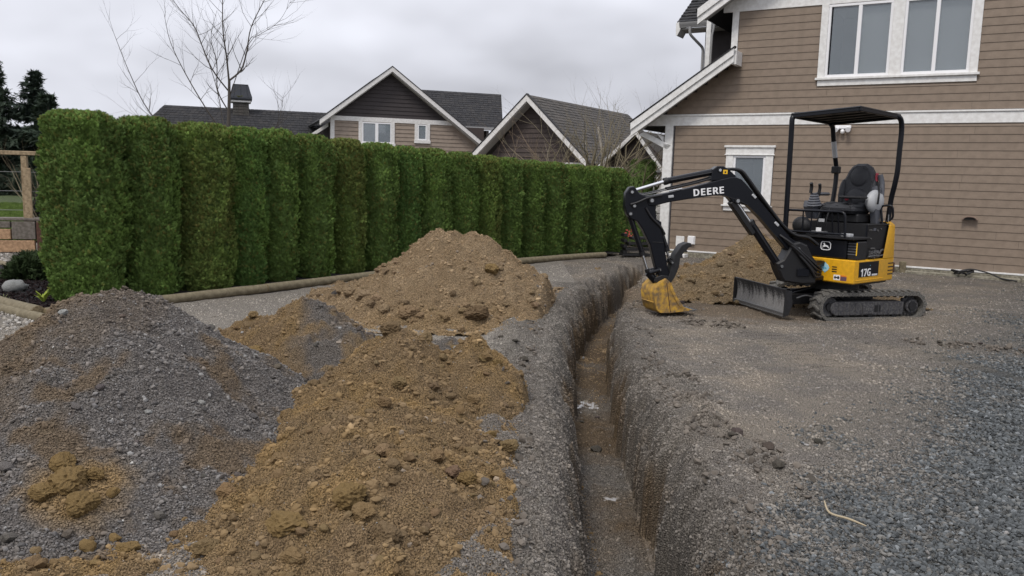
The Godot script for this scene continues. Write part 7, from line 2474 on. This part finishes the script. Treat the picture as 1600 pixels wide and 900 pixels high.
	# arm
	var arm := part(ex, "arm", mprism([Vector2(2.29, 1.572), Vector2(2.345, 1.562), Vector2(2.392, 1.49), Vector2(2.395, 1.33), Vector2(2.37, 1.24), Vector2(2.325, 1.185), Vector2(2.23, 1.15), Vector2(2.165, 1.06), Vector2(2.06, 0.87), Vector2(1.985, 0.62), Vector2(1.91, 0.42), Vector2(1.85, 0.36), Vector2(1.79, 0.365), Vector2(1.775, 0.42), Vector2(1.79, 0.52), Vector2(1.83, 0.62), Vector2(1.885, 0.90), Vector2(1.92, 1.05), Vector2(1.99, 1.17), Vector2(2.01, 1.30), Vector2(2.00, 1.42), Vector2(2.04, 1.475), Vector2(2.14, 1.46), Vector2(2.22, 1.49)], -0.058, 0.058, 0.010), M.black_paint, FB)
	part(arm, "weld_seam", mtube([Vector3(1.895, 0.90, -0.0595), Vector3(2.03, 0.905, -0.0595)], 0.005, 6), M.black_dusty)
	for q in [[2.319, 1.505], [2.325, 1.243], [2.282, 1.338], [1.822, 0.415], [1.93, 0.565]]:
		pin(arm, Transform3D.IDENTITY, q[0], q[1], 0.074, 0.028)
	ram("bucket_cylinder", Vector3(2.325, 1.243, 0), Vector3(2.135, 0.745, 0), Vector3(2.055, 0.525, 0), 0.034, 0.018)
	for s in [-1.0, 1.0]:
		part(ex, "bucket_link", mtube([Vector3(2.055, 0.525, s * 0.068), Vector3(1.93, 0.565, s * 0.068)], 0.026, 10), M.black_paint, FB)
	part(ex, "bucket_link", mtube([Vector3(2.055, 0.525, 0), Vector3(1.955, 0.42, 0)], 0.045, 12), M.black_paint, FB)
	# bucket, curled towards the machine
	var turn := Transform3D(FB.basis * Basis(Vector3.UP, 0.22) * Basis.from_scale(Vector3(0.90, 0.95, 0.88)), FB * Vector3(1.845, 0.03, 0.06))
	var d := Vector2(1.82, 0.0)
	var side := [Vector2(1.871, 0.455), Vector2(1.96, 0.405), Vector2(2.03, 0.345), Vector2(2.045, 0.26), Vector2(2.025, 0.14), Vector2(1.995, 0.055), Vector2(1.945, 0.012), Vector2(1.793, 0.006), Vector2(1.578, 0.020), Vector2(1.42, 0.034), Vector2(1.589, 0.084), Vector2(1.695, 0.206), Vector2(1.771, 0.337), Vector2(1.80, 0.40)]
	var shifted := []
	for p in side:
		shifted.append(p - d)
	var bucket := Node3D.new()
	bucket.name = "bucket"
	ex.add_child(bucket)
	bucket.transform = turn
	for s in [-1.0, 1.0]:
		part(bucket, "side_plate", mprism(shifted, s * 0.19 - 0.009, s * 0.19 + 0.009, 0.003), M.bucket_yellow)
		part(bucket, "side_cutter", mprism([Vector2(-0.02, 0.40), Vector2(-0.05, 0.337), Vector2(-0.126, 0.206), Vector2(-0.232, 0.084), Vector2(-0.18, 0.074), Vector2(-0.09, 0.19), Vector2(-0.005, 0.33)], s * 0.203 - 0.008, s * 0.203 + 0.008, 0.003), M.bucket_yellow)
		part(bucket, "ear", mprism([Vector2(0.12, 0.40), Vector2(0.16, 0.46), Vector2(0.12, 0.50), Vector2(0.03, 0.475), Vector2(-0.03, 0.45), Vector2(-0.04, 0.39), Vector2(0.0, 0.36)], s * 0.085 - 0.012, s * 0.085 + 0.012, 0.004), M.bucket_yellow)
		part(bucket, "side_weld", mtube([Vector3(0.045, 0.40, s * 0.200), Vector3(-0.035, 0.02, s * 0.200)], 0.005, 6), M.plank_red)
	var back_line := []
	for i in 10:
		back_line.append(shifted[i])
	var inner := []
	for i in 10:
		var p: Vector2 = back_line[9 - i]
		inner.append(p + (Vector2(-0.03, 0.20) - p).normalized() * 0.014)
	part(bucket, "shell", mprism(back_line + inner, -0.185, 0.185, 0.002), M.bucket_yellow)
	part(bucket, "wear_strip", mtube([Vector3(0.222, 0.15, -0.17), Vector3(0.222, 0.15, 0.17)], 0.008, 6), M.bucket_yellow)
	part(bucket, "lip", bx(Vector3(0.10, 0.02, 0.40), Vector3(-0.38, 0.032, 0), 0.004), M.worn_steel)
	for i in 4:
		part(bucket, "tooth", mprism([Vector2(-0.40, 0.048), Vector2(-0.47, 0.040), Vector2(-0.47, 0.034), Vector2(-0.40, 0.018)], -0.165 + 0.11 * i - 0.02, -0.165 + 0.11 * i + 0.02, 0.003), M.worn_steel)
	# thumb with its small ram
	var thumb := part(ex, "thumb", mprism([Vector2(1.84, 0.40), Vector2(1.80, 0.53), Vector2(1.775, 0.66), Vector2(1.745, 0.76), Vector2(1.668, 0.875), Vector2(1.60, 0.905), Vector2(1.553, 0.90), Vector2(1.540, 0.862), Vector2(1.575, 0.85), Vector2(1.604, 0.815), Vector2(1.585, 0.79), Vector2(1.635, 0.79), Vector2(1.655, 0.755), Vector2(1.645, 0.72), Vector2(1.68, 0.715), Vector2(1.69, 0.60), Vector2(1.735, 0.48), Vector2(1.79, 0.39)], -0.085, 0.085, 0.006), M.black_dusty, FB)
	pin(thumb, Transform3D.IDENTITY, 1.782, 0.66, 0.10, 0.022)
	ram("thumb_cylinder", Vector3(1.955, 1.12, 0.0), Vector3(1.83, 0.80, 0.0), Vector3(1.782, 0.665, 0.0), 0.034, 0.016)
	part(ex, "thumb_lug", mprism([Vector2(1.99, 1.18), Vector2(1.93, 1.15), Vector2(1.925, 1.09), Vector2(1.95, 1.06)], -0.05, 0.05, 0.005), M.black_paint, FB)
	part(ex, "quick_hitch", mprism([Vector2(1.79, 0.37), Vector2(1.77, 0.44), Vector2(1.80, 0.49), Vector2(1.90, 0.50), Vector2(1.98, 0.47), Vector2(1.99, 0.42), Vector2(1.93, 0.385)], -0.072, 0.072, 0.008), M.black_plain, FB)

func ram(called: String, a: Vector3, mid: Vector3, b: Vector3, r: float, rod: float) -> void:
	var d := (b - a).normalized()
	var o := part(ex, called, mtube([a - d * 0.03, mid], r, 16), M.black_paint, FB)
	part(o, "gland", mtube([mid - d * 0.035, mid + d * 0.012], r * 1.14, 16), M.black_plain)
	part(o, "rod", mtube([mid, b - d * 0.02], rod, 12), M.steel)
	part(o, "rod_eye", mtube([b - d * 0.045, b], rod * 1.7, 12), M.black_plain)
	part(o, "supply_pipe", mtube([a + d * 0.06 + Vector3(0, 0, -r - 0.006), mid - d * 0.06 + Vector3(0, 0, -r - 0.006)], 0.008, 6), M.hose)
